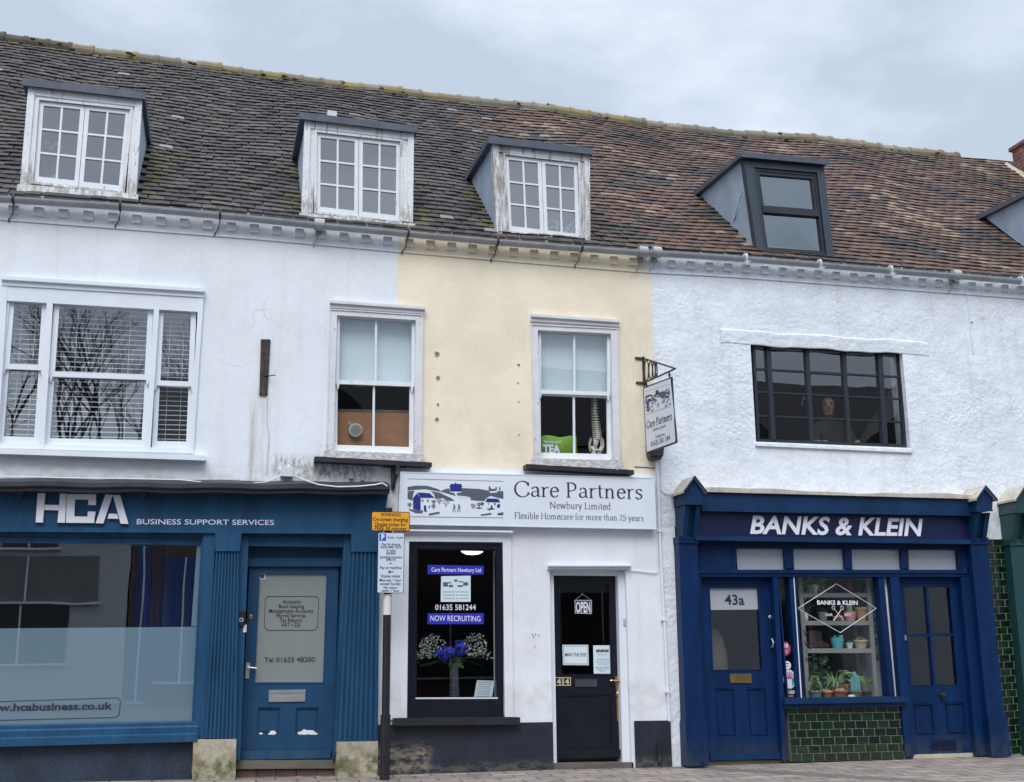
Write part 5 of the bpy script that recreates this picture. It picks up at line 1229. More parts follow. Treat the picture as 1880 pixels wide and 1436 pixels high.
b = MB(); q = Q((1191, 815), (1219, 810), (1217, 836), (1193, 838), -.10); q.slab(b, -.12, -.002); Q((1193, 838), (1217, 836), (1213, 844), (1197, 844), -.09).slab(b, -.10, -.002)
tag(b.build('junction_box', mat('dark_slate_plastic', (.035, .04, .055), .5, .1)), 'dark slate grey box on the wall below the hanging sign', 'junction box')
# conduits running down from it
cd = thing('conduit', P(1214, 1100, 0), 'white conduit pipes running down the wall from the dark grey box', 'pipe')
b = MB(); b.tube(path([(1206, 846), (1208, 880), (1212, 1000), (1222, 1180), (1229, 1324)], -.025), .016, 8); b.build('pipe', M['white_low'], cd)
b = MB(); b.tube(path([(1203, 846), (1204, 870), (1207, 972), (1208, 1050), (1203, 1052), (1158, 1047)], -.015), .006, 5); b.build('cable', M['white_low'], cd)
b = MB(); b.tube(path([(1213, 846), (1214, 900), (1222, 906), (1240, 907)], -.015), .006, 5); b.build('cable', M['white_low'], cd)
for px, py in ((1211, 975), (1219, 1138), (1226, 1270)):
    b = MB(); p = P(px, py, -.025); b.box(p.x - .028, p.x + .028, -.045, -.002, p.z - .012, p.z + .012); b.build('pipe_clip', M['white_low'], cd)
b = MB(); b.tube(path([(1210, 1364), (1211, 1400)], -.05), .022, 8); tag(b.build('pipe_stub', M['plinth']), 'short black pipe stub against the black plinth right of the door', 'pipe')
b = MB(); b.tube(path([(1165, 857), (1185, 858), (1202, 860)], -.006), .005, 5); tag(b.build('cable', M['grey']), 'thin grey cable from the window sill to the dark grey box', 'cable')

# ---------------------------------------------------------------- parking sign on its post
py_ = -.42
pbx, pbz = XZ(711, 1100, py_)
ps = thing('parking_post', (pbx, py_, gz(pbx) - .02), 'black parking post with white band carrying a yellow plate and a white plate', 'sign post')
b = MB(); b.tube([(pbx, py_, gz(pbx) - .05), (pbx, py_, XZ(711, 1129, py_)[1])], .041, 20); b.tube([(pbx, py_, XZ(711, 1091, py_)[1]), (pbx, py_, XZ(715, 933, py_)[1])], .041, 20); b.tube([(pbx, py_, gz(pbx) - .06), (pbx, py_, gz(pbx) + .62)], .052, 20); b.build('pole', M['black'], ps, smooth=False)
b = MB(); b.tube([(pbx, py_, XZ(711, 1129, py_)[1]), (pbx, py_, XZ(711, 1091, py_)[1])], .0415, 20); b.build('white_band', mat('white_tape', (.72, .70, .66), .4, .05), ps)
PY = py_ - .06
def rounded(q, r, n=4):
    W_, H2_ = q.w, q.h; out = []
    for cx, cy, a0 in ((1 - r / W_, 1 - r / H2_, 0), (r / W_, 1 - r / H2_, 90), (r / W_, r / H2_, 180), (1 - r / W_, r / H2_, 270)):
        for k in range(n + 1): a = R(a0 + 90 * k / n); out.append(q.pt(cx + r / W_ * math.cos(a), cy + r / H2_ * math.sin(a)))
    return out
yq = Q((682, 939), (752.5, 940), (752.5, 976), (681.5, 975), PY)
b = MB(); b.prism(rounded(yq, .02), PY, PY + .012); b.prism(rounded(yq.inset(.008, .008, .008, .008), .014), PY - .001, PY - .0001, 1)
b.build('yellow_plate', [M['black'], mat('sign_amber', (.80, .36, .015), .4, .04)], ps)
b = MB()
for s_, y_, w_, c_ in (('WARNING', 948, 37, 6), ('On-street charging', 957, 64, 6.5), ('Display ticket for', 966, 57, 6.5), ('FREE 30 minutes', 973.5, 58, 6.5)): text_into(b, s_, (717, y_), w_, c_, PY - .0015, align='C', bold=.022)
b.build('lettering', M['black'], ps)
wq_ = Q((694, 977.5), (743, 978), (741, 1089.5), (692, 1089), PY)
b = MB(); b.prism(rounded(wq_, .015), PY + .002, PY + .012); b.prism(rounded(wq_.inset(.006, .006, .006, .006), .012), PY + .001, PY + .0019, 1)
b.build('white_plate', [M['black'], mat('sign_pale_blue', (.60, .66, .76), .4, .03)], ps)
b = MB()
lines = [('8 am - 6 pm', 989, 28, 4.5, 726), ('Pay by phone', 1001.5, 34, 4.6), ('0330 400 7275', 1006.8, 38, 4.2), ('or text', 1012.5, 17, 4.2), ('65565', 1018, 17, 4.6), ('quoting location', 1025, 41, 4.6), ('64514', 1030, 17, 4.6), ('or', 1036, 6, 4), ('Pay at machine', 1044.5, 39, 4.8), ('Display ticket', 1060, 35, 4.8), ('Max stay 1 hour', 1067.5, 40, 4.8), ('except Sunday', 1074, 38, 4.8), ('No return', 1081, 25, 4.8), ('within 1 hour', 1087, 33, 4.8)]
for l_ in lines: text_into(b, l_[0], (l_[4] if len(l_) > 4 else 718.2 - (l_[1] - 985) * .014, l_[1]), l_[2], l_[3], PY - .0005, align='C', bold=.012)
b.prism(pq([(712, 1050), (717, 1047), (716, 1049.2), (722, 1049.2), (722, 1050.8), (716, 1050.8), (717, 1053)], PY), PY - .001, PY + .0008)
b.build('lettering', M['ink'], ps)
b = MB(); Q((696.5, 980), (709, 980), (709, 993), (696.5, 993), PY).slab(b, PY - .0004, PY + .0009); text_into(b, 'P', (700, 991), (706, 991), 9.5, PY - .001, 1, bold=.03); b.build('parking_symbol', [mat('sign_blue', (.01, .10, .55), .4, 0), M['letter']], ps)
for zz in (957, 1030): 
    b = MB(); z = XZ(715, zz, py_)[1]; b.tube([(pbx, py_, z - .018), (pbx, py_, z + .018)], .046, 16); b.box(pbx - .03, pbx + .03, PY + .0125, py_ - .03, z - .018, z + .018); b.build('clamp', M['gutter'], ps)
# ---------------------------------------------------------------- royal blue shopfront (right house)
gA = XZ(1258, 1400, -.14)[0]
wall('wall_pier', M['rough'], H3, 3.13, gA + .05, -.2, 2.60)
wall('wall_pier', M['rough'], H3, XZ(1800, 1200, 0)[0], XE, -.2, 2.60)
b = MB(); b.box(3.45, XZ(1790, 960, -.06)[0], -.045, .2, 2.42, 2.90); b.build('bressummer', M['bk'], H3)
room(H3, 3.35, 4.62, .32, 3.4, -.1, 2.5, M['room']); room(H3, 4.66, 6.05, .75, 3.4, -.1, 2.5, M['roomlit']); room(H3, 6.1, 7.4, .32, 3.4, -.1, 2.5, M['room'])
def corbel(parent, box, apex, eL, eR, botL, botR, mt, yf=-.34, yb=-.001, ybot=-.15):
    d = empty_part('corbel', parent, P(*botL, 0))
    q = Q(*box, y=yf); ap = XZ(*apex, yf); b = MB()
    c = q.c; b.prism([c[0], ((c[0][0] + c[1][0]) / 2, ap[1] - .03), c[1], c[2], c[3]], yf, yb); 
    q.inset(-.006, -.006, q.h - .012, -.006).slab(b, yf - .008, yf - .0005); b.build('block', mt, d)
    # console: a curved bracket under the block
    zb_ = XZ(*botL, ybot)[1]; zt = c[3][1] - .008; n = 14; b = MB(); x0_, x1_ = c[3][0] + .012, c[2][0] - .012
    pr = []
    for k in range(n + 1):
        f = k / n; z = zt + (zb_ - zt) * f; y = (yf + .03) + (ybot - .03 - (yf + .03)) * (3 * f * f - 2 * f ** 3) + .012 * math.sin(f * 6.28)
        pr.append((y, z))
    prof = [(x0_, y, z) for y, z in pr] + [(x0_, yb, zb_), (x0_, yb, zt)]
    b.extrude((x0_, 0, 0), (x0_ + (x1_ - x0_) * .30, 0, 0), prof); b.extrude((0, 0, 0), ((x1_ - x0_) * .30, 0, 0), [(x0_ + (x1_ - x0_) * .70, y, z) for _, y, z in prof])
    b.extrude((0, 0, 0), ((x1_ - x0_) * .398, 0, 0), [(x0_ + (x1_ - x0_) * .301, min(y + .045, yb), z) for _, y, z in prof[:n + 1]] + [(x0_ + (x1_ - x0_) * .301, yb, zb_), (x0_ + (x1_ - x0_) * .301, yb, zt)])
    b.build('console', mt, d)
    lx, rx = XZ(*eL, yf)[0], XZ(*eR, yf)[0]; b = MB(); w2 = (c[1][0] - c[0][0]) / 2 + .035; mx_ = (c[0][0] + c[1][0]) / 2; ze = c[0][1] + .0
    for s in (-1, 1):
        b.add([(mx_ + s * w2 * f + s * 0, y, ap[1] + (ze - .02 - ap[1]) * f + dz) for y in (yf - .04, yb) for f, dz in ((0, .0), (1, .0), (1, -.025), (0, -.03))], [(0, 1, 2, 3), (7, 6, 5, 4), (0, 4, 5, 1), (1, 5, 6, 2), (2, 6, 7, 3), (3, 7, 4, 0)])
    b.build('pitched_cap', [M['capstone'], mt], d)
    b = MB()   # painted gable edge
    for s in (-1, 1):
        b.add([(mx_ + s * w2 * f, y, ap[1] + (ze - .02 - ap[1]) * f + dz) for y in (yf - .046, yf - .0405) for f, dz in ((0, .002), (1, .002), (1, -.03), (0, -.036))], [(0, 1, 2, 3), (7, 6, 5, 4), (0, 4, 5, 1), (1, 5, 6, 2), (2, 6, 7, 3), (3, 7, 4, 0)])
    b.build('gable_edge', mt, d)
corbel(H3, [(1258, 899), (1290, 898), (1290, 926), (1258, 926)], (1272, 874), (1236, 899), (1291, 898), (1256, 990), (1279, 990), M['bkl'])
corbel(H3, [(1793.5, 913), (1822.5, 911), (1822, 938), (1793, 939)], (1808, 892), (1788, 912), (1825, 909), (1789, 993), (1812, 992), M['bkl'])
# fascia: faded upper band, navy name band, ledges
fa = empty_part('fascia', H3, P(1530, 960, -.1), 'navy fascia band with white capital letters between two corbels')
b = MB(); q = Q((1288, 902), (1792, 914), (1792, 946), (1288, 937), -.20); q.slab(b, -.20, -.06); q.bar(b, 0, 1, -.05, .06, -.215, -.1995); b.build('upper_band', M['bkl'], fa)
b = MB(); q2 = Q((1280, 934), (1792, 943), (1790, 996), (1276, 985), -.13); q2.slab(b, -.13, -.061); b.build('name_band', M['bkd'], fa)
b = MB(); q = Q((1278, 983.5), (1783, 991), (1781, 999), (1278, 992), -.19); q.slab(b, -.19, -.06); b.build('lower_ledge', M['bkl'], fa)
b = MB()
(xa, za), (xb, zb) = XZ(1286, 896, -.22), XZ(1793, 910, -.22); n = 24
for k in range(n):
    f0, f1 = k / n, (k + 1) / n; w0, w1 = .012 * math.sin(f0 * 9) + .006 * math.sin(f0 * 31), .012 * math.sin(f1 * 9) + .006 * math.sin(f1 * 31)
    b.hexa([(xa + (xb - xa) * f0, za + (zb - za) * f0 + w0), (xa + (xb - xa) * f1, za + (zb - za) * f1 + w1), (xa + (xb - xa) * f1, za + (zb - za) * f1 - .045), (xa + (xb - xa) * f0, za + (zb - za) * f0 - .045)], -.235, -.001)
b.build('mortar_ledge', M['capstone'], fa)
b = MB(); text_into(b, 'BANKS & KLEIN', (1377, 979), (1697, 983.5), 31.5, -.1325, bold=.028, shear=.22); b.build('lettering', M['letter'], fa)
def bk_pilaster(tl, tr, br, bl, pt, lab, mt=None, par=None, y=-.15):
    mt = mt or M['bk']; par = par or H3
    d = empty_part('pilaster', par, P(*bl, y), lab); b = MB(); q = Q(tl, tr, br, bl, y); q.slab(b, y, -.001)
    b.build('shaft', mt, d)
    u, v = uvof(q, pt[0], pt[1]); b = MB(); q.bar(b, -.06, 1.08, 0, v, y - .035, -.002); q.bar(b, -.03, 1.04, v, v + .012, y - .02, -.002); b.build('plinth_block', mt, d)
    b = MB(); q.bar(b, -.04, 1.05, .985, 1.015, y - .02, -.002); b.build('neck_moulding', mt, d)
bk_pilaster((1246, 991), (1280, 992), (1296, 1406), (1262, 1407), (1275, 1327), 'royal blue pilaster at the left of the door numbered 43a')
bk_pilaster((1781, 994), (1812, 993), (1851, 1388), (1820, 1391), (1835, 1319), 'royal blue pilaster beside the green tiled pier')
# frame of the front: rails, posts, blank panel
F = MB(); yf = -.06
def fb(q4, y0=-.06, y1=.12, mb=None): Q(*q4, y=y0).slab(mb or F, y0, y1)
b = MB()
fb([(1279, 996), (1352, 997), (1352, 1050), (1281, 1050)], -.05, .1, b); Q((1284, 1000), (1347, 1001), (1347, 1047), (1285, 1047), -.05).inset(0, 0, 0, 0).ring(b, .01, .01, .01, .01, -.058, -.0505)
b.build('blank_panel', M['bk'], H3)
b = MB(); fb([(1276, 985), (1785, 992), (1785, 1000), (1277, 996)], -.055, .1, b)
fb([(1352, 996), (1775, 1001), (1775, 1009.5), (1352, 1006.5)], -.06, .1, b)
for l, r in ((1440.5, 1456.5), (1550.5, 1563.5), (1654.5, 1667.5)): fb([(l, 1007), (r, 1007), (r + 1.5, 1044), (l + 1.5, 1044)], -.055, .1, b)
fb([(1758.5, 1009), (1775, 1009), (1777, 1045), (1760, 1045)], -.055, .1, b)
fb([(1281, 1046), (1776, 1046), (1777, 1059), (1281, 1059)], -.07, .1, b); fb([(1281, 1049), (1776, 1049), (1776, 1052.5), (1281, 1052.5)], -.085, -.0705, b)
b.build('transom_frame', M['bk'], H3)
b = MB()
for l, r, t in ((1352, 1441, 1006.5), (1456, 1551, 1007), (1563, 1655, 1008), (1667, 1759, 1009)): Q((l, t), (r, t + .5), (r + 2, 1046), (l + 2, 1046), .0).sheet(b, .0)
b.build('transom_pane', G['trans'], H3)
posts = [[(1277, 1058), (1287, 1058), (1302, 1400), (1293, 1400)], [(1419, 1058), (1427, 1058), (1446, 1396), (1437, 1396)], [(1634, 1058), (1650, 1058), (1679, 1388), (1663, 1388)], [(1764, 1058), (1784, 1058), (1822, 1386), (1793, 1388)]]
for p in posts: b = MB(); fb(p, -.07, .14, b); b.build('door_post', M['bk'], H3)
# numbered door
def bk_door(q4, y, lab, glass_rect, panels, mtname):
    q = Q(*q4, y=y); d = empty_part('door', H3, (q.cx, y, q.c[3][1]), lab)
    hs_ = [hrect(q, *glass_rect)] + [hrect(q, *p) for p in panels]
    b = MB(); cutbars(q, b, hs_, y, y + .05); b.build('leaf', M['bk'], d)
    for h in hs_[1:]:
        b = MB(); p = part_q(q, *h); p.slab(b, y + .022, y + .04); p.ring(b, .010, .010, .016, .010, y + .006, y + .022); p.inset(.03, .03, .035, .03).slab(b, y + .012, y + .0218); b.build('lower_panel', M['bk'], d)
    return q, d, part_q(q, *hs_[0])
y = .03
q, d, gp = bk_door([(1286, 1060), (1420, 1060), (1440, 1395), (1300, 1397)], y, 'royal blue door numbered 43a with a brass letterbox', ((1301, 1078), (1401, 1231)), [((1312, 1263), (1352, 1354)), ((1371, 1263), (1411, 1354))], '')
b = MB(); gp.ring(b, .012, .012, .012, .012, y - .006, y + .019); b.build('glazing_bead', M['bk'], d)
b = MB(); gp.sheet(b, y + .025); b.build('pane', G['shop'], d)
b = MB(); fq_ = Q((1300, 1077), (1399, 1077.5), (1401, 1119), (1302, 1120), y + .02); fq_.sheet(b, y + .021); b.build('frosted_film', G['trans'], d)
b = MB(); text_into(b, '43a', (1331, 1110), (1367, 1110.5), 18, y + .018, bold=.02); b.build('number', M['ink'], d)
b = MB(); qq = Q((1340, 1237.5), (1379, 1237), (1380, 1254), (1341, 1254), y - .01); qq.ring(b, .018, .018, .018, .018, y - .012, y); qq.inset(.018, .018, .018, .018).slab(b, y - .006, y); b.build('letterbox', M['brass'], d)
b = MB(); Q((1302, 1385), (1439, 1382), (1440, 1393), (1302, 1396), y - .04).slab(b, y - .06, y); b.build('weather_bar', M['bkl'], d)
b = MB(); p = P(1414, 1133, y); b.lathe((p.x, y - .014, p.z), [(.017, 0), (.023, .006), (.023, .014)], 14, 'y'); b.build('lock', M['chrome'], d)
b = MB(); p = P(1415, 1181, y); b.tube([(p.x, y, p.z + .05), (p.x, y - .04, p.z + .045), (p.x + .004, y - .055, p.z), (p.x, y - .04, p.z - .045), (p.x, y, p.z - .05)], .009, 7); b.build('handle', M['chrome'], d)
b = MB(); fb([(1299, 1397), (1442, 1395), (1444, 1403), (1298, 1406)], .0, .2, b); b.build('threshold', M['wood'], H3)
# half glazed door at the right
y = .02
q, d, gp = bk_door([(1649, 1060), (1766, 1060), (1794, 1384), (1676, 1387)], y, 'royal blue half glazed door with four panes and a dark knob', ((1657, 1076), (1760, 1259)), [((1676, 1292), (1717, 1351)), ((1734, 1290), (1775, 1349))], '')
b = MB(); gp.grid(b, [.505], [.505], .034, y + .002, y + .045); gp.ring(b, .012, .012, .012, .012, y - .004, y + .002)
pp = [gp.pt(.0, .93), gp.pt(.0, 1), gp.pt(.5, 1)]
b.prism([gp.pt(0, 1), gp.pt(.10, 1), gp.pt(0, .972)], y + .003, y + .03); b.prism([gp.pt(1, 1), gp.pt(1, .972), gp.pt(.90, 1)], y + .003, y + .03); b.build('glazing_bar', M['bk'], d)
b = MB(); gp.sheet(b, y + .03); b.build('pane', G['shop'], d)
b = MB(); p = P(1727.5, 1277, y); b.lathe((p.x, y - .075, p.z), [(.01, 0), (.032, .008), (.036, .025), (.026, .042), (.014, .05), (.014, .068), (.034, .07), (.034, .075)], 18, 'y'); b.build('knob', M['black'], d, smooth=False)
b = MB(); p = P(1661, 1171, y); b.box(p.x - .012, p.x + .012, y - .02, y, p.z - .03, p.z + .03); b.build('lock', M['chrome'], d)
b = MB(); qq = Q((1711, 1358.5), (1755, 1357.5), (1757, 1375), (1713, 1376), y - .01); qq.ring(b, .018, .018, .02, .02, y - .012, y); i = qq.inset(.018, .018, .02, .02); i.slab(b, y - .001, y)
for k in range(4): i.bar(b, 0, 1, k / 4 + .03, k / 4 + .16, y - .010, y - .0012)
b.build('vent_grille', M['bkd'], d)
b = MB(); fb([(1672, 1386), (1800, 1382), (1803, 1390), (1674, 1394)], .0, .2, b); b.build('threshold', M['stone'], H3)
# display window between the doors
dw = empty_part('display_window', H3, P(1540, 1283, 0), 'blue framed display window with a white diamond emblem on its glass')
for p in ([(1427, 1058), (1430, 1058), (1448, 1284), (1446, 1284)], [(1448.5, 1057), (1461, 1057), (1477, 1284), (1464, 1284)], [(1612, 1057), (1622, 1057), (1643, 1281), (1633, 1281)]): b = MB(); fb(p, -.05, .10, b); b.build('mullion', M['bk'], dw)
b = MB(); Q((1456.5, 1058), (1458, 1058), (1472.5, 1283), (1470.5, 1283), -.053).slab(b, -.054, -.0505); Q((1622, 1058), (1635, 1058), (1655, 1280), (1643, 1281), .03).slab(b, .02, .06); b.build('white_lining', M['trim'], dw)
b = MB(); Q((1428, 1057), (1450, 1057), (1466, 1284), (1446, 1285), .01).sheet(b, .01); Q((1460, 1056), (1613, 1056), (1634, 1281), (1476, 1284), .01).sheet(b, .01); b.build('pane', G['dark'], dw)
b = MB(); a_, c_ = Q((1441, 1282), (1667, 1279), (1668, 1289), (1441, 1293), -.14), 0; a_.slab(b, -.14, .12); a_.inset(.01, .01, a_.h, -.05).slab(b, -.10, .0); b.build('sill', M['bkl'], dw)
gy = .004
b = MB(); dm = [(1535.8, 1072), (1608.6, 1117), (1542.6, 1161.7), (1464.6, 1117.5)]
for p, r_ in zip(dm, dm[1:] + dm[:1]): b.tube([P(*p, gy), P(*r_, gy)], .0036, 4)
text_into(b, 'BANKS & KLEIN', (1500.5, 1110), (1575, 1110.5), 7.5, gy, bold=.025); text_into(b, 'HAIR', (1516, 1131), (1529, 1131), 4.5, gy, bold=.01); text_into(b, 'EST', (1551, 1131), (1563, 1131), 4.5, gy, bold=.01)
for s in (-1, 1):
    c_ = P(1539, 1127, gy); b.tube([c_ + Vector((-s * .05, 0, .055)), c_ + Vector((s * .068, 0, -.08))], [.003, .0055], 4)
    b.tube([c_ + Vector((-s * .058 + .02 * math.cos(a), 0, .07 + .02 * math.sin(a))) for a in [i * .6283 for i in range(11)]], .003, 4, caps=False)
b.build('emblem', M['letter'], dw)
def sticker(px, py, rx, ry, mt, lab, cat_='sticker'):
    o = thing('window_sticker', P(px, py, gy), lab, cat_); p = P(px, py, gy); b = MB()
    b.prism([(p.x + rx * .0064 * math.cos(a), p.z + ry * .0064 * math.sin(a)) for a in [i * .3142 for i in range(20)]], gy, gy + .001); b.build('disc', mt, o); return o, p
o_, p = sticker(1441.5, 1191, 11, 12.5, mat('sticker_pink', (.48, .055, .12), .5, .03), 'round pink sticker reading K18, topmost on the narrow pane')
b = MB(); text_into(b, 'K18', (1434, 1189), (1447, 1189), 7, gy - .001, bold=.03)
for k in range(3): text_into(b, 'hair repair', (1441.5, 1194.5 + k * 2.6), 12 - k * 2, 1.8, gy - .001, align='C')
b.build('lettering', M['letter'], o_)
o_, p = sticker(1445.6, 1221.5, 7.4, 7.4, M['letter'], 'small round white sticker between the pink one and the hands one')
b = MB(); Q((1442.5, 1217.5), (1448, 1217.5), (1448, 1219), (1442.5, 1219), gy).slab(b, gy - .0005, gy); text_into(b, 'salon', (1445.6, 1224), 8, 2.4, gy - .001, align='C'); b.build('lettering', M['ink'], o_)
o_, p = sticker(1449.5, 1247, 12.6, 17, mat('sticker_ice', (.62, .74, .80), .5, .03), 'oval pale sticker showing pink and blue raised hands')
pk, bl_ = mat('print_pink', (.50, .07, .28), .6, .02), mat('print_blue', (.03, .22, .50), .6, .02)
b = MB()
for k, (px, tp) in enumerate(((1443, 1239), (1446, 1234.5), (1449.5, 1233), (1453, 1234.5), (1456, 1239))): Q((px - 1, tp), (px + 1, tp), (1449.5 + (k - 2) * 1.2 + 1, 1247), (1449.5 + (k - 2) * 1.2 - 1, 1247), gy).slab(b, gy - .0006 - .0001 * k, gy)
b.build('pink_hand', pk, o_)
b = MB()
for s in (-1, 1):
    for k in range(3): Q((1449.5 + s * (9 - k * 2) - .8, 1243 + k), (1449.5 + s * (9 - k * 2) + .8, 1243 + k), (1449.5 + s * 6 + 1, 1260), (1449.5 + s * 6 - 1, 1260), gy).slab(b, gy - .0006 - .0001 * k, gy)
b.build('blue_hand', bl_, o_)
o_ = thing('window_sticker', P(1451, 1275, gy), 'square black sticker with white capitals, lowest on the narrow pane', 'sticker')
b = MB(); q = Q((1439.5, 1266.5), (1462, 1266), (1463, 1283), (1440.5, 1283.5), gy); q.slab(b, gy, gy + .001); b.build('square', M['black'], o_)
b = MB(); q.inset(.008, .008, .008, .008).ring(b, .003, .003, .003, .003, gy - .0006, gy - .0001); text_into(b, 'NHBF', (1442.5, 1274), (1459.5, 1274), 4.8, gy - .001, bold=.02); text_into(b, 'member', (1451.3, 1279), 12, 2.4, gy - .001, align='C'); b.build('lettering', M['letter'], o_)
# glazed tiles
def metro(parent, q, tw, th, lab=None, name='tiled_riser', yb=.0):
    b = MB(); q.slab(b, q.y + .006, yb); g_ = b.build(name, M['grout'], parent)
    if lab: g_['label'] = lab
    b = MB(); b.colr = []; n = max(1, round(q.h / th)); th = q.h / n; gp_ = .0055
    for r_ in range(n):
        x = -tw * (.5 if r_ % 2 else .12)
        while x < q.w:
            x0, x1 = max(0, x) + gp_ / 2, min(q.w, x + tw) - gp_ / 2; x += tw
            if x1 - x0 < .012: continue
            u0, u1, v0, v1 = x0 / q.w, x1 / q.w, 1 - (r_ + 1) * th / q.h + gp_ / 2 / q.h, 1 - r_ * th / q.h - gp_ / 2 / q.h
            c_ = [q.pt(u0, v1), q.pt(u1, v1), q.pt(u1, v0), q.pt(u0, v0)]; j = [random.uniform(-.0012, .0012) for _ in range(4)]; cx, cz = sum(p[0] for p in c_) / 4, sum(p[1] for p in c_) / 4
            fr = [(cx + (p[0] - cx) * .93, q.y + jj, cz + (p[1] - cz) * .88) for p, jj in zip(c_, j)]; bk_ = [(p[0], q.y + .005, p[1]) for p in c_]
            b.add(fr + bk_, [(0, 1, 2, 3), (0, 4, 5, 1), (1, 5, 6, 2), (2, 6, 7, 3), (3, 7, 4, 0)])
            k = random.random(); c = (.003, .017, .005) if k < .6 else ((.005, .028, .008) if k < .85 else (.003, .009, .006)); f = random.uniform(.75, 1.25); b.colr += [tuple(v * f for v in c)] * 8
    b.build('glazed_tile', M['tile'], g_)
metro(H3, Q((1446, 1297), (1664, 1293), (1678, 1393), (1454, 1399), -.045), .147, .0845, 'dark green glazed tile riser under the display window', yb=.1)
metro(H3, Q((1806, 990), (1858, 990), (1890, 1382), (1842, 1386), -.02), .147, .0845, 'dark green glazed tile pier beside the right pilaster', 'tiled_pier', yb=-.0005)
# ---------------------------------------------------------------- the green shopfront at the right edge
H4 = thing('green_shopfront', (8.2, 0, 0), 'edge of a dark green shopfront with a cream capped corbel at far right', 'shopfront')
corbel(H4, [(1866, 914), (1897, 912), (1897, 940), (1866, 941)], (1879, 891), (1836, 913), (1899, 912), (1863, 996), (1892, 996), M['green'])
bk_pilaster((1854, 996), (1890, 996), (1930, 1384), (1892, 1387), (1900, 1319), 'dark green pilaster', M['green'], H4)
b = MB(); x0_ = XZ(1896, 950, -.2)[0]; b.box(x0_, 12.4, -.2, -.001, 2.45, 2.86); b.build('fascia', M['green'], H4)
b = MB(); b.box(XZ(1890, 1200, -.1)[0] + .1, 12.4, -.08, -.001, -.2, 2.44); b.build('shop_panel', M['green'], H4)

# ---------------------------------------------------------------- plant shelf behind the display window
SHY = .14
def spx(px, py, y=SHY): return P(px, py, y)
sh = thing('shelf_unit', spx(1535, 1281), 'grey metal shelf unit of potted plants behind the blue framed display window', 'shelf')
smat = mat('grey_shelf', (.24, .245, .24), .6, .06, 5)
for nm, t, b0 in (('shelf', 1088.5, 1096.5), ('shelf', 1140, 1148), ('shelf', 1190.5, 1199)):
    dxp = (t - 1057) * .066; b = MB(); q = Q((1472 + dxp, t), (1596 + dxp, t), (1596.5 + dxp, b0), (1472.5 + dxp, b0), SHY); q.slab(b, SHY, SHY + .26); b.build(nm, smat, sh)
for l in (1466.5, 1592): 
    for yy_ in (SHY - .004, SHY + .24):
        b = MB(); a_ = XZ(l, 1090, SHY); c_ = XZ(l + 14, 1283, SHY); b.hexa([(a_[0], a_[1] + .22), (a_[0] + .055, a_[1] + .22), (c_[0] + .055, c_[1]), c_], yy_, yy_ + .025); b.build('upright', smat, sh)
wb = MB(); z_ = XZ(1540, 1283, .12)[1]; wb.box(4.55, 6.0, .015, .74, z_ - .03, z_); wb.build('window_board', M['trim'], H3)
wb = MB(); wb.box(5.55, 5.58, .1, .74, z_, 2.3) if False else None
a_ = XZ(1607, 1057, .14); c_ = XZ(1630, 1282, .14); wb.add([(a_[0], .12, a_[1] + .1), (c_[0], .12, c_[1]), (c_[0] - .02, .74, c_[1]), (a_[0] - .02, .74, a_[1] + .1), (a_[0] + .02, .12, a_[1] + .1), (c_[0] + .02, .12, c_[1]), (c_[0] + .02, .74, c_[1]), (a_[0] + .02, .74, a_[1] + .1)], [(0, 1, 2, 3), (4, 5, 6, 7), (0, 1, 5, 4), (1, 2, 6, 5), (2, 3, 7, 6), (3, 0, 4, 7)]); wb.build('window_return', M['trim'], H3)
terra = mat('terracotta', (.34, .13, .065), .8, .15, 12)
leafm = [mat('foliage_mid', (.08, .20, .04), .5, .35, 14), mat('foliage_dark', (.035, .08, .04), .5, .3, 14), mat('foliage_pale', (.24, .36, .15), .5, .3, 14), mat('foliage_blue', (.14, .32, .32), .6, .2, 14), mat('foliage_purple', (.07, .035, .06), .6, .3, 14), mat('soil', (.03, .022, .016), .95)]
potm = {'white': mat('pot_white', (.62, .60, .55), .5, .05), 'grey': mat('pot_grey', (.20, .22, .23), .7, .12, 12), 'pink': mat('pot_pink', (.66, .26, .30), .5, .04), 'ochre': mat('pot_ochre', (.40, .25, .12), .7, .12, 9), 'turq': mat('pot_turquoise', (.10, .42, .45), .35, .05), 'beige': mat('pot_beige', (.48, .38, .27), .7, .08, 9), 'terra': terra, 'dark': mat('pot_dark', (.05, .035, .03), .6, .1), 'stone': mat('pot_stone', (.20, .17, .14), .8, .2, 12)}
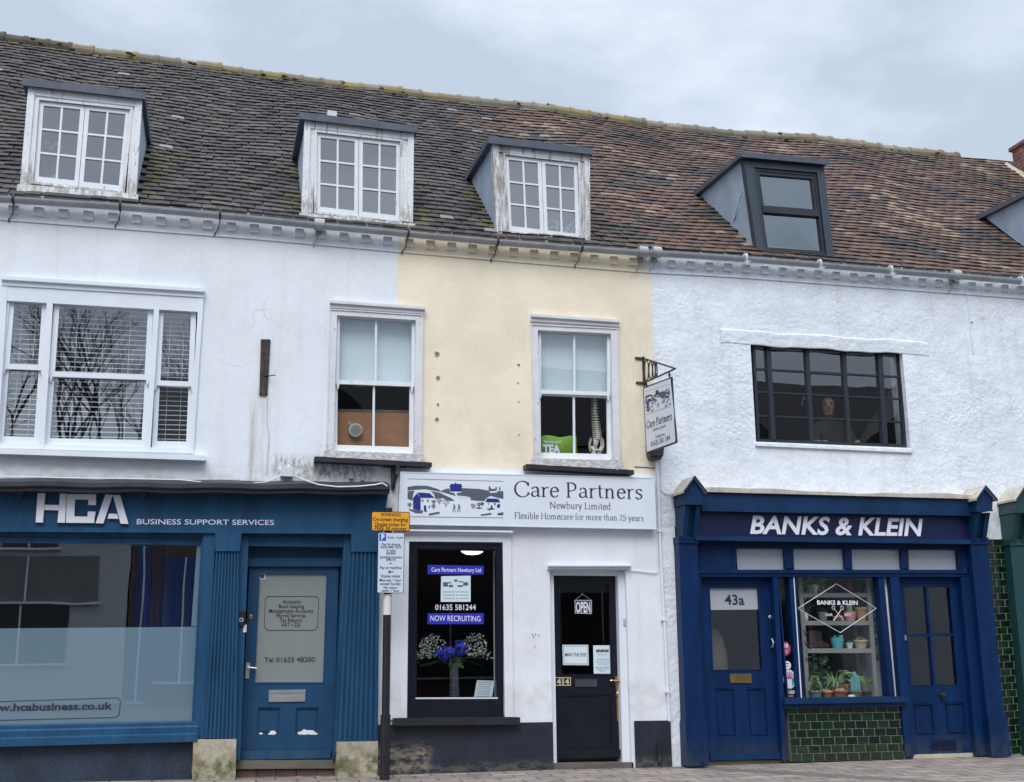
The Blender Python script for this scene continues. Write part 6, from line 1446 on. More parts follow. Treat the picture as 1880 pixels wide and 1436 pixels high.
def plant(px0, px1, ptop, pbot, pm, lab, kind, hpx, y=SHY + .09, lm=0, group=None, rim=True, cat_='plant'):
    a_, c_ = P(px0, pbot, y), P(px1, pbot, y); r = (c_ - a_).length / 2; cx = (a_.x + c_.x) / 2; h = P(px0, ptop, y).z - P(px0, pbot, y).z; z = a_.z
    o = thing('potted_plant', (cx, y, z), lab, cat_, group); b = MB()
    b.lathe((cx, y, z), [(r * .72, 0), (r * .96, h * .78)] + ([(r * 1.06, h * .79), (r * 1.06, h)] if rim else [(r, h)]) + [(r * .9, h), (r * .88, h * .86)], 18); b.build('pot', potm[pm], o)
    b = MB(); b.lathe((cx, y, z + h * .8), [(r * .87, 0), (r * .87, h * .07)], 12); b.build('soil', leafm[5], o)
    H_ = hpx * .0064; t = Vector((cx, y, z + h * .85)); b = MB()
    if kind == 'spider':
        for k in range(60):
            an = random.uniform(0, 6.28); l = H_ * random.uniform(.6, 1.2); e = t + Vector((l * math.cos(an), l * .5 * math.sin(an) - .03, l * random.uniform(-.9, .8))); md = t + (e - t) * .5 + Vector((0, 0, l * .35))
            for p0, p1 in ((t, md), (md, e)): b.leaf(p0, p1, .009)
    elif kind == 'bush':
        for k in range(130):
            dv = Vector((random.gauss(0, .5), random.gauss(0, .35), random.uniform(0, 1))); p0 = t + Vector((dv.x * r * 1.3, dv.y * r, dv.z * H_)); b.leaf(p0, p0 + Vector((random.uniform(-1, 1), random.uniform(-1, .5), random.uniform(-.4, 1))).normalized() * H_ * .22, H_ * .06)
    elif kind == 'cactus':
        for k, (dx, hh, rr) in enumerate(((0, 1, .34), (-.5, .7, .26), (.5, .8, .28)) if lm == 3 else ((0, 1, .42),)):
            n = 12; c0 = Vector((cx + dx * r * 1.2, y, z + h * .8)); vs = []; lv = 8
            for i in range(lv + 1):
                f = i / lv; R_ = r * rr * (1.0 if f < .75 else math.sqrt(max(0, 1 - ((f - .75) / .25) ** 2))) + .001
                for k2 in range(n * 2): a2 = math.pi * k2 / n; q_ = R_ * (1 if k2 % 2 else .82); vs.append((c0.x + q_ * math.cos(a2), c0.y + q_ * math.sin(a2), c0.z + f * H_ * hh))
            b.add(vs, [(i * n * 2 + k2, i * n * 2 + (k2 + 1) % (n * 2), (i + 1) * n * 2 + (k2 + 1) % (n * 2), (i + 1) * n * 2 + k2) for i in range(lv) for k2 in range(n * 2)])
    elif kind == 'spiral':
        for k in range(110):
            f = k / 110; an = k * 2.4; R_ = r * (1 - f) * .9 + .01; p0 = Vector((cx + R_ * math.cos(an), y + R_ * math.sin(an), z + h * .85 + f * H_)); b.leaf(p0, p0 + Vector((math.cos(an), math.sin(an), .5)) * .028, .010)
    elif kind == 'broad':
        for k in range(14):
            an = random.uniform(0, 6.28); l = H_ * random.uniform(.6, 1); e = t + Vector((math.cos(an) * l * .45, math.sin(an) * l * .3 - .02, l)); b.tube([t, t + (e - t) * .6], .003, 4); b.leaf(t + (e - t) * .45, e + Vector((math.cos(an) * .03, -.02, -.01)), H_ * .13, bend=.02)
    elif kind == 'rosette':
        for k in range(26):
            an = k * 2.4; f = .3 + .7 * k / 26; e = t + Vector((math.cos(an) * r * 1.1 * f, math.sin(an) * r * f - .01, H_ * (1.1 - f))); b.leaf(t + Vector((0, 0, .01)), e, .014)
    elif kind == 'rocks':
        for k in range(9): b.ball((cx + random.uniform(-.6, .6) * r, y + random.uniform(-.5, .5) * r, z + h * .95), random.uniform(.018, .035), 1, 1, .8, 5, .12)
    b.build({'rocks': 'pebbles', 'cactus': 'cactus_stem'}.get(kind, 'leaves'), leafm[lm] if kind != 'rocks' else potm['ochre'], o)
    return o
plant(1481, 1503, 1074, 1088.5, 'white', 'trailing spider plant in a white bowl on the top shelf', 'spider', 30, lm=2, rim=False)
plant(1508, 1532, 1076, 1088.5, 'dark', 'bushy green plant in a dark pot on the top shelf', 'bush', 30, lm=0)
plant(1581, 1598, 1078, 1088.5, 'dark', 'dark spiky rosette plant at the right of the top shelf', 'spider', 15, lm=1)
plant(1503, 1519.5, 1124, 1140, 'grey', 'small fern in a speckled grey pot on the second shelf', 'bush', 11, lm=1, rim=False)
plant(1550.5, 1571.5, 1123, 1140, 'pink', 'tall cactus in a pink pot on the second shelf', 'cactus', 18, lm=2, rim=False)
plant(1571.5, 1592, 1115, 1140, 'ochre', 'small plant in an ochre pot beside the pink pot', 'bush', 11, lm=1)
plant(1529, 1549, 1134, 1140, 'terra', 'low terracotta dish of small stones on the second shelf', 'rocks', 5, rim=False, cat_='dish')
plant(1526.5, 1549, 1171, 1190.5, 'turq', 'succulent trailing from a turquoise pot on the third shelf', 'spider', 11, lm=3, rim=False)
plant(1569, 1592, 1175, 1190.5, 'beige', 'small cactus in a beige pot on the third shelf', 'rosette', 12, lm=2)
YB = .11
plant(1487, 1509, 1268, 1282, 'grey', 'pale spiralling succulent in a ribbed grey pot at the bottom left', 'spiral', 27, YB, 2)
plant(1509.5, 1528, 1270, 1282, 'terra', 'small terracotta pot of pebbles beside the ribbed grey pot', 'rocks', 5, YB, cat_='pot')
plant(1528.5, 1555, 1267, 1282, 'terra', 'wide terracotta bowl heaped with ochre stones at the bottom', 'rocks', 8, YB - .01, cat_='bowl')
plant(1547, 1562, 1256, 1272, 'terra', 'purple rosette plant in a terracotta pot behind the wide bowl', 'rosette', 15, YB + .12, 4)
plant(1562, 1582, 1268, 1281.5, 'stone', 'blue columnar cactus in a brown stone pot at the bottom', 'cactus', 38, YB, 3)
plant(1585, 1600, 1270, 1281.5, 'dark', 'broad leaved green plant at the bottom right of the shelves', 'broad', 34, YB + .12, 2)
plant(1496, 1514, 1262, 1274, 'dark', 'dark leafy plant behind the spiralling succulent at the bottom', 'bush', 60, YB + .13, 1)
plant(1526, 1544, 1258, 1272, 'stone', 'feathery grey green plant behind the terracotta bowl at the bottom', 'spider', 42, YB + .17, 2)
plant(1554, 1566, 1181, 1190.5, 'white', 'tiny succulent in a white pot beside the turquoise pot', 'rosette', 8, lm=3)
b = MB(); p = P(1563, 1279, YB - .04); b.ball(p, .042, 1.25, .8, .55, 7, .03); tag(b.build('white_stone', potm['white'], smooth=True), 'smooth white stone lying in front of the terracotta pots', 'stone')
o = thing('tall_vase', spx(1561, 1088, SHY + .1), 'tall rust coloured vase on the top shelf under the diamond tip', 'vase'); p = spx(1561, 1088.5, SHY + .1); b = MB(); b.lathe(p, [(.04, 0), (.058, .05), (.06, .12), (.045, .19), (.03, .22), (.034, .24), (.028, .24)], 16); b.build('body', mat('rust_glaze', (.16, .06, .03), .5, .25, 10), o)
o = thing('boots', spx(1500, 1190, SHY + .08), 'pair of worn dark brown ankle boots on the third shelf', 'boots')
for k, dx in enumerate((-.035, .075)):
    p = spx(1497, 1190.5, SHY + .07) + Vector((dx, .02 + .05 * k, .01)); b = MB()
    prof = [(-.045, 0), (.10, 0), (.135, .006), (.14, .03), (.11, .055), (.05, .075), (.035, .11), (.042, .20), (-.05, .205), (-.045, .10), (-.05, .04)]
    b.prism([(p.x + a_, p.z + c_) for a_, c_ in prof], p.y - .035, p.y + .035); b.build('boot', mat('boot_leather', (.05, .03, .022), .55, .4, 14, .2, 60) if k == 0 else bpy.data.materials['boot_leather'], o)
o = thing('twig_vase', spx(1481, 1140, SHY + .06), 'small white vase of dry brown twigs at the left of the second shelf', 'vase'); p = spx(1480, 1140, SHY + .06); b = MB(); b.lathe(p, [(.02, 0), (.03, .03), (.022, .07), (.014, .09), (.018, .10)], 12); b.build('body', potm['white'], o); b = MB()
for k in range(12): b.tube([p + Vector((0, 0, .09)), p + Vector((random.uniform(-.02, .06), random.uniform(-.03, .03), random.uniform(.13, .2))), p + Vector((random.uniform(-.04, .14), random.uniform(-.04, .04), random.uniform(-.05, .22)))], .003, 4)
b.build('twigs', mat('twig_brown', (.10, .06, .045), .8), o)
b = MB()
for k in range(46):
    f = random.random(); p = spx(1478 + 12 * f + random.uniform(-3, 6), 1146 + 130 * f, SHY - .01); b.leaf(p, p + Vector((random.uniform(-.03, .03), -.01, random.uniform(-.05, .0))), .012)
tag(b.build('dried_garland', leafm[4]), 'string of dry dark leaves hanging down the left side of the shelves', 'garland')
b = MB()
for px, py in ((1603, 1138), (1605, 1150), (1604, 1160), (1604, 1176), (1604, 1183), (1610, 1205), (1607, 1209), (1613, 1211)):
    p = spx(px, py, .16)
    for s in (-1, 1): b.leaf(p, p + Vector((s * .05, -.02, .025)), .022); b.leaf(p, p + Vector((s * .035, -.015, -.02)), .014)
b.tube([spx(1598, 1062, .17), spx(1604, 1140, .17), spx(1611, 1212, .17)], .0015, 4)
tag(b.build('butterfly_garland', M['ink']), 'string of small dark paper butterflies hanging at the right of the shelves', 'garland')
o = thing('hanging_plant', P(1438, 1057, .25), 'long green grassy plant hanging behind the top of the narrow pane', 'plant'); b = MB(); p = P(1439, 1066, .25)
for k in range(60): e = p + Vector((random.uniform(-.09, .11), random.uniform(-.06, .06), -random.uniform(.1, .36))); b.leaf(p + Vector((random.uniform(-.05, .05), 0, 0)), e, .008)
b.build('leaves', leafm[0], o); b = MB(); b.lathe((p.x, p.y, p.z - .02), [(.05, 0), (.075, .08), (.08, .09)], 12); b.build('pot', potm['dark'], o)
# beige cloth shape low behind the numbered door
b = MB(); n = 16; vs = []; prof = [(.20, 0), (.20, .12), (.185, .28), (.15, .42), (.09, .52), (.02, .565)]
p = P(1308, 1240, .42)
for r_, h in prof:
    for k in range(n): a_ = 2 * math.pi * k / n; rr = r_ * (1 + .07 * math.sin(a_ * 5 + h * 9) + .06 * math.sin(a_ * 9 - h * 14)); vs.append((p.x + rr * math.cos(a_), p.y + .6 * rr * math.sin(a_), p.z + h))
b.add(vs, [(i * n + k, i * n + (k + 1) % n, (i + 1) * n + (k + 1) % n, (i + 1) * n + k) for i in range(len(prof) - 1) for k in range(n)])
tag(b.build('draped_coat', mat('beige_cloth', (.15, .12, .095), .9, .15, 6, .3, 20), smooth=True), 'beige coat draped low at the left behind the glass of door 43a', 'coat')
# ---------------------------------------------------------------- chimney at the right end of the ridge
ch = thing('chimney', (11.4, 3.2, 9.0), 'red brick chimney with lead flashing at the right end of the ridge', 'chimney')
CX = P(1858, 280, 3.6).x; ztop = P(1858, 278, 3.6).z
b = MB(); b.box(CX, 12.6, 2.2, 3.6, 7.2, ztop - .0)
m = bpy.data.materials.new('chimney_brick'); m.use_nodes = True; t = NT(m.node_tree); bs = m.node_tree.nodes['Principled BSDF']
g = t.n('ShaderNodeNewGeometry'); sp = t.n('ShaderNodeSeparateXYZ'); cb = t.n('ShaderNodeCombineXYZ'); m.node_tree.links.new(g.outputs['Position'], sp.inputs[0])
t.put(cb.inputs[0], t.math('ADD', sp.outputs[0], sp.outputs[1])); m.node_tree.links.new(sp.outputs[2], cb.inputs[1])
br = t.n('ShaderNodeTexBrick'); br.inputs['Scale'].default_value = 1; br.inputs['Brick Width'].default_value = .225; br.inputs['Row Height'].default_value = .075; br.inputs['Mortar Size'].default_value = .006
br.inputs['Color1'].default_value = (.26, .085, .06, 1); br.inputs['Color2'].default_value = (.17, .06, .045, 1); br.inputs['Mortar'].default_value = (.25, .22, .19, 1); m.node_tree.links.new(cb.outputs[0], br.inputs['Vector'])
t.put(bs.inputs['Base Color'], t.mix(1.0, br.outputs['Color'], t.ramp(t.noise(6, 5, .6), .3, .7, .7, 1.15), 'MULTIPLY')); bs.inputs['Roughness'].default_value = .85
b.build('stack', m, ch)
b = MB(); b.box(CX - .03, 12.7, 2.15, 3.65, ztop, ztop + .07); b.build('cap_course', m, ch)
b = MB(); n = 10
for k in range(n):
    t0, t1 = .54 + .40 * k / n, .54 + .40 * (k + 1) / n
    p, q = RS(CX, t0), RS(CX, t1)
    b.add([(CX - .01, p.y, p.z + .10), (CX - .01, q.y, q.z + .10 + .02 * math.sin(k * 2)), (CX - .06, q.y, q.z + .03), (CX - .06, p.y, p.z + .03), (CX - .005, p.y, p.z - .05), (CX - .005, q.y, q.z - .05)], [(0, 1, 2, 3), (2, 3, 4, 5)])
b.build('mortar_fillet', M['stone'], ch)
cw = MB(); cw.tube(path([(1777, 540), (1779, 570), (1783, 612), (1787, 648)], -.012), .008, 5); cw.box(P(1783, 590).x - .02, P(1783, 590).x + .02, -.02, -.002, P(1783, 590).z - .008, P(1783, 590).z + .008)
tag(cw.build('cable', M['rough']), 'short painted cable hanging on the rough white wall at far right', 'cable')

# ---------------------------------------------------------------- things seen behind the upper windows
o = thing('window_board', P(686, 820, .2), 'brown board with round grey vent, blocking the lower half of a sash window', 'board')
b = MB(); q = Q((612, 755), (760, 758), (760, 826), (610, 824), .19); q.slab(b, .19, .21); b.build('panel', mat('brown_hardboard', (.36, .17, .085), .7, .10, 4, stretch=(1, 1, 3)), o)
b = MB(); q.bar(b, 0, 1, 1.0, 1.06, .185, .212); b.build('top_strip', M['wood'], o)
p = P(652, 791, .185); b = MB(); b.lathe((p.x, .13, p.z), [(.062, 0), (.078, .004), (.078, .06), (.06, .06)], 24, 'y'); b.lathe((p.x, .128, p.z), [(.058, .0), (.058, .02)], 20, 'y', 1)
b.tube([(p.x - .05, .15, p.z + .05), (p.x - .085, .14, p.z + .095)], .009, 6); b.build('vent_ring', [mat('vent_grey', (.42, .42, .38), .6, .1, 12), mat('vent_inner', (.24, .25, .25), .7, .1)], o)
o = thing('tote_bag', P(1023, 833, .2), 'bright green printed bag with white letters at the left of the spine model window', 'bag')
q = Q((994, 801), (1058, 802), (1060, 836), (993, 835), .2); b = MB(); n = 10; vs = []
for s in (0, 1):
    for i in range(n + 1):
        for j in range(n + 1):
            u, v = i / n, j / n; x, z = q.pt(u, v); bul = .05 * (math.sin(math.pi * u) * math.sin(math.pi * (v * .9 + .05))) ** .6; z += .012 * math.sin(u * 9) * v
            vs.append((x, .2 - bul if s == 0 else .2 + bul * .6, z))
k2 = (n + 1) ** 2
b.add(vs, [tuple(s * k2 + a for a in (i * (n + 1) + j, i * (n + 1) + j + 1, (i + 1) * (n + 1) + j + 1, (i + 1) * (n + 1) + j)) for s in (0, 1) for i in range(n) for j in range(n)])
b.build('body', mat('lime_cloth', (.20, .40, .03), .7, .12, 8, .3, 20), o, smooth=True)
b = MB(); text_into(b, "That's my cup of", (998, 813), (1030, 814), 5, .138, bold=.015); text_into(b, 'TEA', (997, 831), (1029, 832), 14.5, .138, bold=.05); b.build('lettering', M['letter'], o)
o = thing('spine_model', P(1095, 834, .3), 'cream plastic model of a spine and pelvis standing in a dark upper window', 'anatomical model')
bone = mat('bone_plastic', (.80, .76, .66), .5, .08, 15); Y = .28
cv = [(1091.5, 716), (1092, 735), (1092.5, 755), (1094.5, 775), (1096.5, 792), (1098, 806)]
for k in range(21):
    f = k / 20 * (len(cv) - 1); i = min(int(f), len(cv) - 2); ff = f - i; px = cv[i][0] + (cv[i + 1][0] - cv[i][0]) * ff; py = cv[i][1] + (cv[i + 1][1] - cv[i][1]) * ff
    p = P(px, py, Y); s = .72 + .55 * k / 20; b = MB(); b.lathe((p.x, p.y, p.z - .010), [(.028 * s, 0), (.024 * s, .010), (.028 * s, .019)], 12)
    b.tube([(p.x - .05 * s, p.y + .015, p.z + .006), (p.x, p.y + .02, p.z), (p.x + .05 * s, p.y + .015, p.z + .006)], [.005, .010 * s, .005], 6); b.tube([(p.x, p.y + .02, p.z), (p.x + .012, p.y + .07, p.z - .014)], [.008 * s, .004], 5); b.build('vertebra', bone, o, smooth=True)
b = MB(); c_ = P(1094, 818, Y)
for s in (-1, 1):      # hip bones as curved flared blades
    vs = []; n = 9
    for i in range(n + 1):
        for j in range(5):
            a = -1.15 + 2.3 * i / n; r = .035 + .055 * j / 4; fl = (1 - j / 4)
            vs.append((c_.x + s * (.030 + .070 * math.cos(a * .8) * (.4 + .6 * j / 4)), Y - .02 - .05 * math.sin(a) * .4 + .03 * fl, c_.z + .006 + .095 * math.sin(a) * (.55 + .45 * j / 4)))
    b.add(vs, [(i * 5 + j, i * 5 + j + 1, (i + 1) * 5 + j + 1, (i + 1) * 5 + j) for i in range(n) for j in range(4)])
    b.tube([(c_.x + s * .05, Y - .03, c_.z - .03), (c_.x + s * .045, Y - .05, c_.z - .075), (c_.x + s * .012, Y - .06, c_.z - .065), (c_.x, Y - .06, c_.z - .06)], [.02, .016, .014, .013], 7)
    b.ball((c_.x + s * .06, Y - .03, c_.z - .035), .022, n=6)
b.tube([(c_.x + .008, Y, c_.z + .07), (c_.x + .004, Y + .03, c_.z + .01), (c_.x, Y + .01, c_.z - .06)], [.035, .03, .01], 9); b.build('pelvis', bone, o, smooth=True)
b = MB(); b.tube([(c_.x, Y + .03, c_.z - .12), (c_.x + .006, Y + .035, c_.z + .05), P(1091, 712, Y + .01)], .005, 6); b.build('stand_rod', M['chrome'], o)
for k, (x0, x1, cl_) in enumerate(((1086, 1093, M['pale']), (1096, 1103, M['zinc']))): b = MB(); q = Q((x0, 829), (x1, 829), (x1, 837), (x0, 837), .24); q.slab(b, .22, .26); b.build('foot_block', cl_, o)
# orchid behind the first dormer, wire ornament behind the third
o = thing('orchid', P(92, 335, .35), 'orchid with pink blooms and long green leaves behind the leftmost dormer panes', 'plant'); base = P(84, 340, .28); b = MB()
for dx, h in ((-.02, .40), (.05, .36)): b.tube([base, base + Vector((dx, 0, h * .6)), base + Vector((dx * 4, -.02, h))], .004, 5)
for k in range(7): an = random.uniform(0, 6.28); e = base + Vector((math.cos(an) * .16, -.03, random.uniform(.02, .13))); b.leaf(base, e, .022, bend=.05)
b.build('leaves', leafm[2], o); b = MB()
for k in range(9):
    p = P(random.uniform(76, 118), random.uniform(262, 282), .26)
    for i in range(5): a = i * 1.257; b.leaf(p, p + Vector((.028 * math.cos(a), -.006, .028 * math.sin(a))), .012)
b.build('blooms', mat('orchid_pink', (.42, .16, .22), .6, .1), o)
b = MB(); b.lathe(base + Vector((0, 0, -.08)), [(.05, 0), (.07, .12), (.075, .12)], 14); b.build('pot', potm['white'], o)
b = MB()
def wp(px, py): return P(px, py, .2)
for pts in (((1003, 432), (1004, 412), (1010, 404), (1018, 406), (1024, 410)), ((1006, 420), (1016, 416), (1024, 420)), ((1024, 432), (1022, 414), (1024, 406)), ((1026, 410), (1032, 420), (1038, 428), (1046, 416), (1054, 406)), ((1034, 430), (1044, 412), (1052, 424), (1050, 434)), ((1028, 432), (1030, 420), (1040, 418), (1054, 430)), ((1003, 432), (1003, 410), (1002, 405))):
    b.tube([wp(*p) for p in pts], .005, 5)
tag(b.build('wire_ornament', M['letter']), 'pale bent wire ornament behind the lower right panes of the third dormer', 'ornament')

# ---------------------------------------------------------------- the person at the metal window
def skin(name, verts, edges, rad, mt, parent, sub=2, root=0):
    me = bpy.data.meshes.new(name); o = bpy.data.objects.new(name, me); col.objects.link(o)
    me.from_pydata([Vector(v) for v in verts], edges, [])
    o.modifiers.new('skin', 'SKIN').use_smooth_shade = True
    sv = me.skin_vertices[0].data
    for i, r in enumerate(rad): sv[i].radius = (r, r) if not isinstance(r, tuple) else r
    sv[root].use_root = True
    sb = o.modifiers.new('sub', 'SUBSURF'); sb.levels = sub; sb.render_levels = sub
    dg = bpy.context.evaluated_depsgraph_get(); ev = o.evaluated_get(dg); m2 = bpy.data.meshes.new_from_object(ev); bpy.data.objects.remove(o); m2.name = name
    o = bpy.data.objects.new(name, m2); col.objects.link(o); o.parent = parent; m2.materials.append(mt)
    m2.polygons.foreach_set('use_smooth', [True] * len(m2.polygons)); return o
PYy = .62
hd = P(1520, 746.5, PYy)                 # middle of the face
FL = 2.46
pe = thing('person', (hd.x + .03, PYy, FL), 'person in a dark olive jacket looking out through the dark metal window', 'person')
def rel(v): return (v[0] - (hd.x + .03), v[1] - PYy, v[2] - FL)
H = hd.z - FL            # eye height
hx = hd.x - (hd.x + .03)
# body: one continuous skin
V = [(.0, .06, H - .78), (.0, .05, H - .55), (.01, .04, H - .36), (hx * .4, .03, H - .22), (hx * .8, .015, H - .15), (hx, .0, H - .075), (hx, -.005, H + .0), (hx, .01, H + .075), (hx, .02, H + .115)]
E_ = [(i, i + 1) for i in range(8)]
Rr = [(.13, .09), (.125, .085), (.13, .085), (.10, .07), (.052, .056), (.067, .078), (.080, .092), (.076, .092), (.045, .06)]
def limb(start, pts, rs):
    i0 = start
    for p, r in zip(pts, rs): V.append(p); Rr.append(r); E_.append((i0, len(V) - 1)); i0 = len(V) - 1
    return i0
wl = P(1504, 812, .30); wl = rel(wl); wr = rel(P(1578, 813, .32))
la = limb(3, [(-.20, .03, H - .29), (-.27, -.02, H - .50), (wl[0] - .05, wl[1] + .11, wl[2] + .01), (wl[0] + .0, wl[1] + .02, wl[2] + .005), (wl[0] + .03, wl[1], wl[2])], [.048, .042, .036, .026, .030])
ra = limb(3, [(.21, .03, H - .29), (.30, -.02, H - .50), (wr[0] + .02, wr[1] + .11, wr[2] + .02), (wr[0], wr[1] + .02, wr[2] + .012), (wr[0] - .03, wr[1], wr[2] + .005)], [.048, .042, .036, .026, .030])
for hnd, s in ((la, 1), (ra, -1)):      # four fingers and a thumb
    bx0 = V[hnd]
    for k in range(4): limb(hnd, [(bx0[0] + s * .03, bx0[1] - .02 + .016 * k, bx0[2] - .002), (bx0[0] + s * (.06 + .008 * (k in (1, 2))), bx0[1] - .022 + .017 * k, bx0[2] - .014), (bx0[0] + s * (.08 + .01 * (k in (1, 2))), bx0[1] - .02 + .016 * k, bx0[2] - .030)], [.0095, .009, .0075])
    limb(hnd - 1, [(bx0[0] - s * .0, bx0[1] - .035, bx0[2] + .0), (bx0[0] + s * .03, bx0[1] - .05, bx0[2] - .012)], [.0105, .008])
for s in (-1, 1): limb(0, [(s * .09, .05, H - .86), (s * .10, .03, .48), (s * .10, .06, .09), (s * .11, -.08, .045)], [.085, .06, .045, .04])
TH = R(-24)
def tw(x, y): return (hx + (x - hx) * math.cos(TH) - y * math.sin(TH), (x - hx) * math.sin(TH) + y * math.cos(TH))
limb(6, [(*tw(hx, -.100), H - .004), (*tw(hx, -.118), H - .026)], [.012, .015]) 
for s in (-1, 1): limb(6, [(*tw(hx + s * .079, .01), H - .005)], [(.010, .022)])
skinm = mat('skin', (.58, .31, .22), .55, .06, 20)
skin('body', V, E_, Rr, skinm, pe)
def partmb(name, mt, fn, smooth=True):
    b = MB(); fn(b); b.v = [(*tw(p[0], p[1]), p[2]) for p in b.v]; o = b.build(name, mt, None, smooth=smooth); o.parent = pe; return o
def face(b):
    for s in (-1, 1): b.ball((hx + s * .031, -.088, H + .006), .014, 1.15, .6, .6, 6)
partmb('collar', bpy.data.materials['black_metal'] if False else mat('collar_cloth', (.022, .022, .022), .9, .1), lambda b: b.tube([(hx * .9 + .066 * math.cos(a), .022 + .070 * math.sin(a), H - .118 - .018 * (math.sin(a) < 0)) for a in [i * .3927 for i in range(17)]], .020, 7, caps=False))
partmb('eyes', M['ink'], face)
def brow(b):
    for s in (-1, 1): b.tube([(hx + s * .012, -.099, H + .026), (hx + s * .032, -.097, H + .031), (hx + s * .054, -.083, H + .025)], .006, 5)
partmb('eyebrows', mat('brow', (.12, .08, .055), .8), brow)
partmb('mouth', mat('lips', (.26, .10, .08), .6, 0), lambda b: b.tube([(hx - .027, -.074, H - .062), (hx, -.085, H - .060), (hx + .027, -.074, H - .062)], .007, 5))
def hair(b):
    vs = []; n = 10
    for i in range(7):
        for k in range(20):
            a = .15 + 1.45 * i / 6; t_ = 2 * math.pi * k / 20; cut = 1 if math.sin(t_) > -.55 else .52
            aa = min(a, 1.6 * cut + (.0)); vs.append((hx + .083 * math.sin(aa) * math.cos(t_), .012 + .104 * math.sin(aa) * math.sin(t_), H + .028 + .108 * math.cos(aa)))
    b.add(vs, [(i * 20 + k, i * 20 + (k + 1) % 20, (i + 1) * 20 + (k + 1) % 20, (i + 1) * 20 + k) for i in range(6) for k in range(20)])
partmb('hair', mat('short_grey_hair', (.17, .135, .11), .8, .2, 60), hair)
V2 = [(.0, .06, H - .36), (.0, .06, H - .50), (.0, .06, H - .66), (.0, .06, H - .80), (.0, .06, H - .92), (hx * .4, .035, H - .245), (hx * .85, .024, H - .140)]; E2 = [(0, 1), (1, 2), (2, 3), (3, 4), (0, 5), (5, 6)]; R2 = [(.20, .14), (.20, .14), (.20, .14), (.20, .14), (.20, .14), (.165, .12), (.080, .085)]
def limb2(start, pts, rs):
    i0 = start
    for p, r in zip(pts, rs): V2.append(p); R2.append(r); E2.append((i0, len(V2) - 1)); i0 = len(V2) - 1
limb2(5, [(-.205, .03, H - .29), (-.275, -.02, H - .50), (wl[0] - .05, wl[1] + .11, wl[2] + .012), (wl[0] - .02, wl[1] + .05, wl[2] + .008)], [.082, .066, .052, .042])
limb2(5, [(.215, .03, H - .29), (.305, -.02, H - .50), (wr[0] + .02, wr[1] + .11, wr[2] + .022), (wr[0] + .01, wr[1] + .05, wr[2] + .014)], [.082, .066, .052, .042])
skin('jacket', V2, E2, R2, mat('olive_jacket', (.040, .036, .026), .85, .2, 10), pe)
V3 = [(.0, .06, H - .84)]; E3 = []; R3 = [(.175, .12)]
for s in (-1, 1):
    i0 = 0
    for p, r in (((s * .09, .05, H - .92), .105), ((s * .10, .03, .48), .075), ((s * .10, .06, .08), .07)): V3.append(p); R3.append(r); E3.append((i0, len(V3) - 1)); i0 = len(V3) - 1
skin('trousers', V3, E3, R3, M['ink'], pe)
b = MB(); c_ = P(1515, 812, .28); n = 8
b.ball((c_.x, c_.y, c_.z), .05, 1.1, .6, .45, 7, .12); tag(b.build('blue_cloth', mat('pale_blue_cloth', (.22, .42, .62), .8, .1)), 'crumpled pale blue cloth on the sill under the hands of the person', 'cloth')
sb_ = MB(); z_ = P(1504, 815, .3).z - .035; sb_.box(qS.c[3][0] - .05, qS.c[2][0] + .05, .14, .45, z_ - .04, z_); sb_.build('window_board', M['room'], H3)

# ---------------------------------------------------------------- the other side of the street, seen in the glass
OY = -26.0
def opp(x0, x1, zw, zr, mt, rm, lab, wins, gables=()):
    o = thing('opposite_house', ((x0 + x1) / 2, OY, 0), lab, 'house', 'houses across the street seen in the glass')
    b = MB(); b.box(x0, x1, OY - 8, OY, -.3, zw); b.build('wall', mt, o)
    b = MB(); b.add([(x0 - .1, OY + .3, zw), (x1 + .1, OY + .3, zw), (x1 + .1, OY - 4, zr), (x0 - .1, OY - 4, zr), (x0 - .1, OY - 8.3, zw), (x1 + .1, OY - 8.3, zw)], [(0, 1, 2, 3), (3, 2, 5, 4), (0, 3, 4), (1, 5, 2)])
    for gx, gw, gz_ in gables: b.add([(gx - gw, OY + .35, zw), (gx + gw, OY + .35, zw), (gx, OY + .35, gz_), (gx - gw, OY - 4, zw), (gx + gw, OY - 4, zw), (gx, OY - 4, gz_)], [(0, 1, 2), (0, 2, 5, 3), (1, 4, 5, 2)])
    b.build('roof', rm, o)
    for (a, c, d, e, mm) in wins:
        b = MB(); b.box(a, c, OY, OY + .04, d, e); w_ = b.build('window', mm, o); b = MB(); b.box((a + c) / 2 - .03, (a + c) / 2 + .03, OY + .041, OY + .07, d, e); b.box(a - .1, c + .1, OY + .041, OY + .14, d - .07, d - .001); b.build('window_bar', M['trim'], w_)
slate = mat('dark_roof', (.035, .033, .034), .8, .2, 2); brick = mat('far_brick', (.12, .07, .055), .85, .2, 3); offw = mat('far_render', (.50, .52, .54), .8, .05, 1); greyw = mat('far_grey', (.17, .19, .19), .8, .1, 1); dk = mat('far_glass', (.015, .017, .02), .3, 0)
bl_shop = mat('far_blue', (.02, .06, .22), .5, .1)
opp(-14.5, -4.4, 5.2, 8.2, offw, slate, 'white house across the street with one wide dark window', [(-8.9, -6.1, 1.0, 2.75, dk), (-8.2, -6.6, 4.5, 5.1, dk), (-12.5, -10.9, .9, 2.6, dk), (-9.5, -5.3, 2.85, 4.25, greyw)])
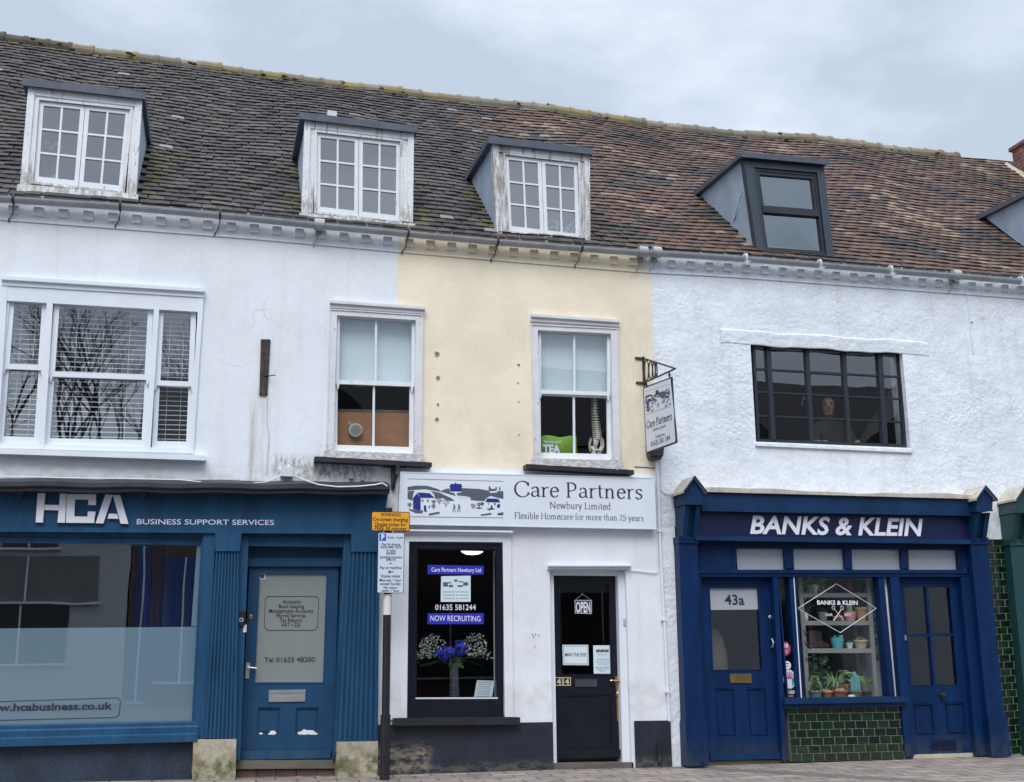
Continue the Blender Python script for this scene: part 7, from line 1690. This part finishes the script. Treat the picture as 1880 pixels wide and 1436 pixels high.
opp(-4.35, 8.5, 7.6, 11.2, brick, slate, 'tall brick house across the street with a blue shop and a steep dark roof', [(-4.2, -3.75, -.2, 4.6, bl_shop), (-3.4, -2.0, .4, 4.3, bl_shop), (-1, 3, .4, 3.2, dk), (4, 8, .4, 3.2, dk), (-2, .2, 5, 6.6, dk), (2.4, 4.6, 5, 6.6, dk), (5.8, 7.6, 5, 6.6, dk)], ((2.0, 2.6, 10.2),))
opp(8.55, 36, 8.4, 12.2, offw, slate, 'long dark house across the street with two broad gables', [(10, 13, .4, 3.2, dk), (18.2, 20.6, .4, 3.0, dk), (27, 31, .4, 3.2, dk), (11, 13, 5.4, 7.2, dk), (16, 18, 5.4, 7.2, dk), (21, 23, 5.4, 7.2, dk)], ((15.0, 4.2, 11.7), (26.5, 5.0, 12.3)))
bark = mat('bare_bark', (.035, .028, .024), .9, .2, 6)
def bare_tree(x, y, h, lab, seed):
    rnd = random.Random(seed); o = thing('bare_tree', (x, y, -.3), lab, 'tree', 'bare trees across the street'); A = MB(); B_ = MB()
    def grow(p, d, l, r, dep):
        e = p + d * l; mid = p + d * l * .5 + Vector((rnd.uniform(-1, 1), rnd.uniform(-1, 1), 0)) * l * .05
        (A if dep > 3 else B_).tube([p, mid, e], [r, r * .85, r * .68], 6 if dep > 3 else 4, caps=False)
        if dep == 0: return
        for k in range(3 if dep % 2 else 2):
            ax = Vector((rnd.gauss(0, 1), rnd.gauss(0, 1), rnd.gauss(0, .4))); nd = (d + ax.normalized() * rnd.uniform(.35, .75) + Vector((0, 0, .12))).normalized()
            grow(p + d * l * (1 if k == 0 else rnd.uniform(.55, 1)), nd, l * rnd.uniform(.62, .82), r * .60, dep - 1)
    grow(Vector((x, y, -.3)), Vector((rnd.uniform(-.08, .08), rnd.uniform(-.08, .08), 1)).normalized(), h * .25, h * .0085, 7)
    A.build('trunk', bark, o, recalc=False); B_.build('crown', bark, o, recalc=False)
bare_tree(-9.5, -38, 22, 'leftmost bare tree behind the white house across the street', 3); bare_tree(-4.6, -37, 23, 'bare tree in the middle behind the white house across the street', 11); bare_tree(-14.5, -36, 22, 'bare tree beyond the left end of the white house across the street', 21)
bare_tree(-7.0, -45, 24, 'tallest bare tree standing farthest back across the street', 5)
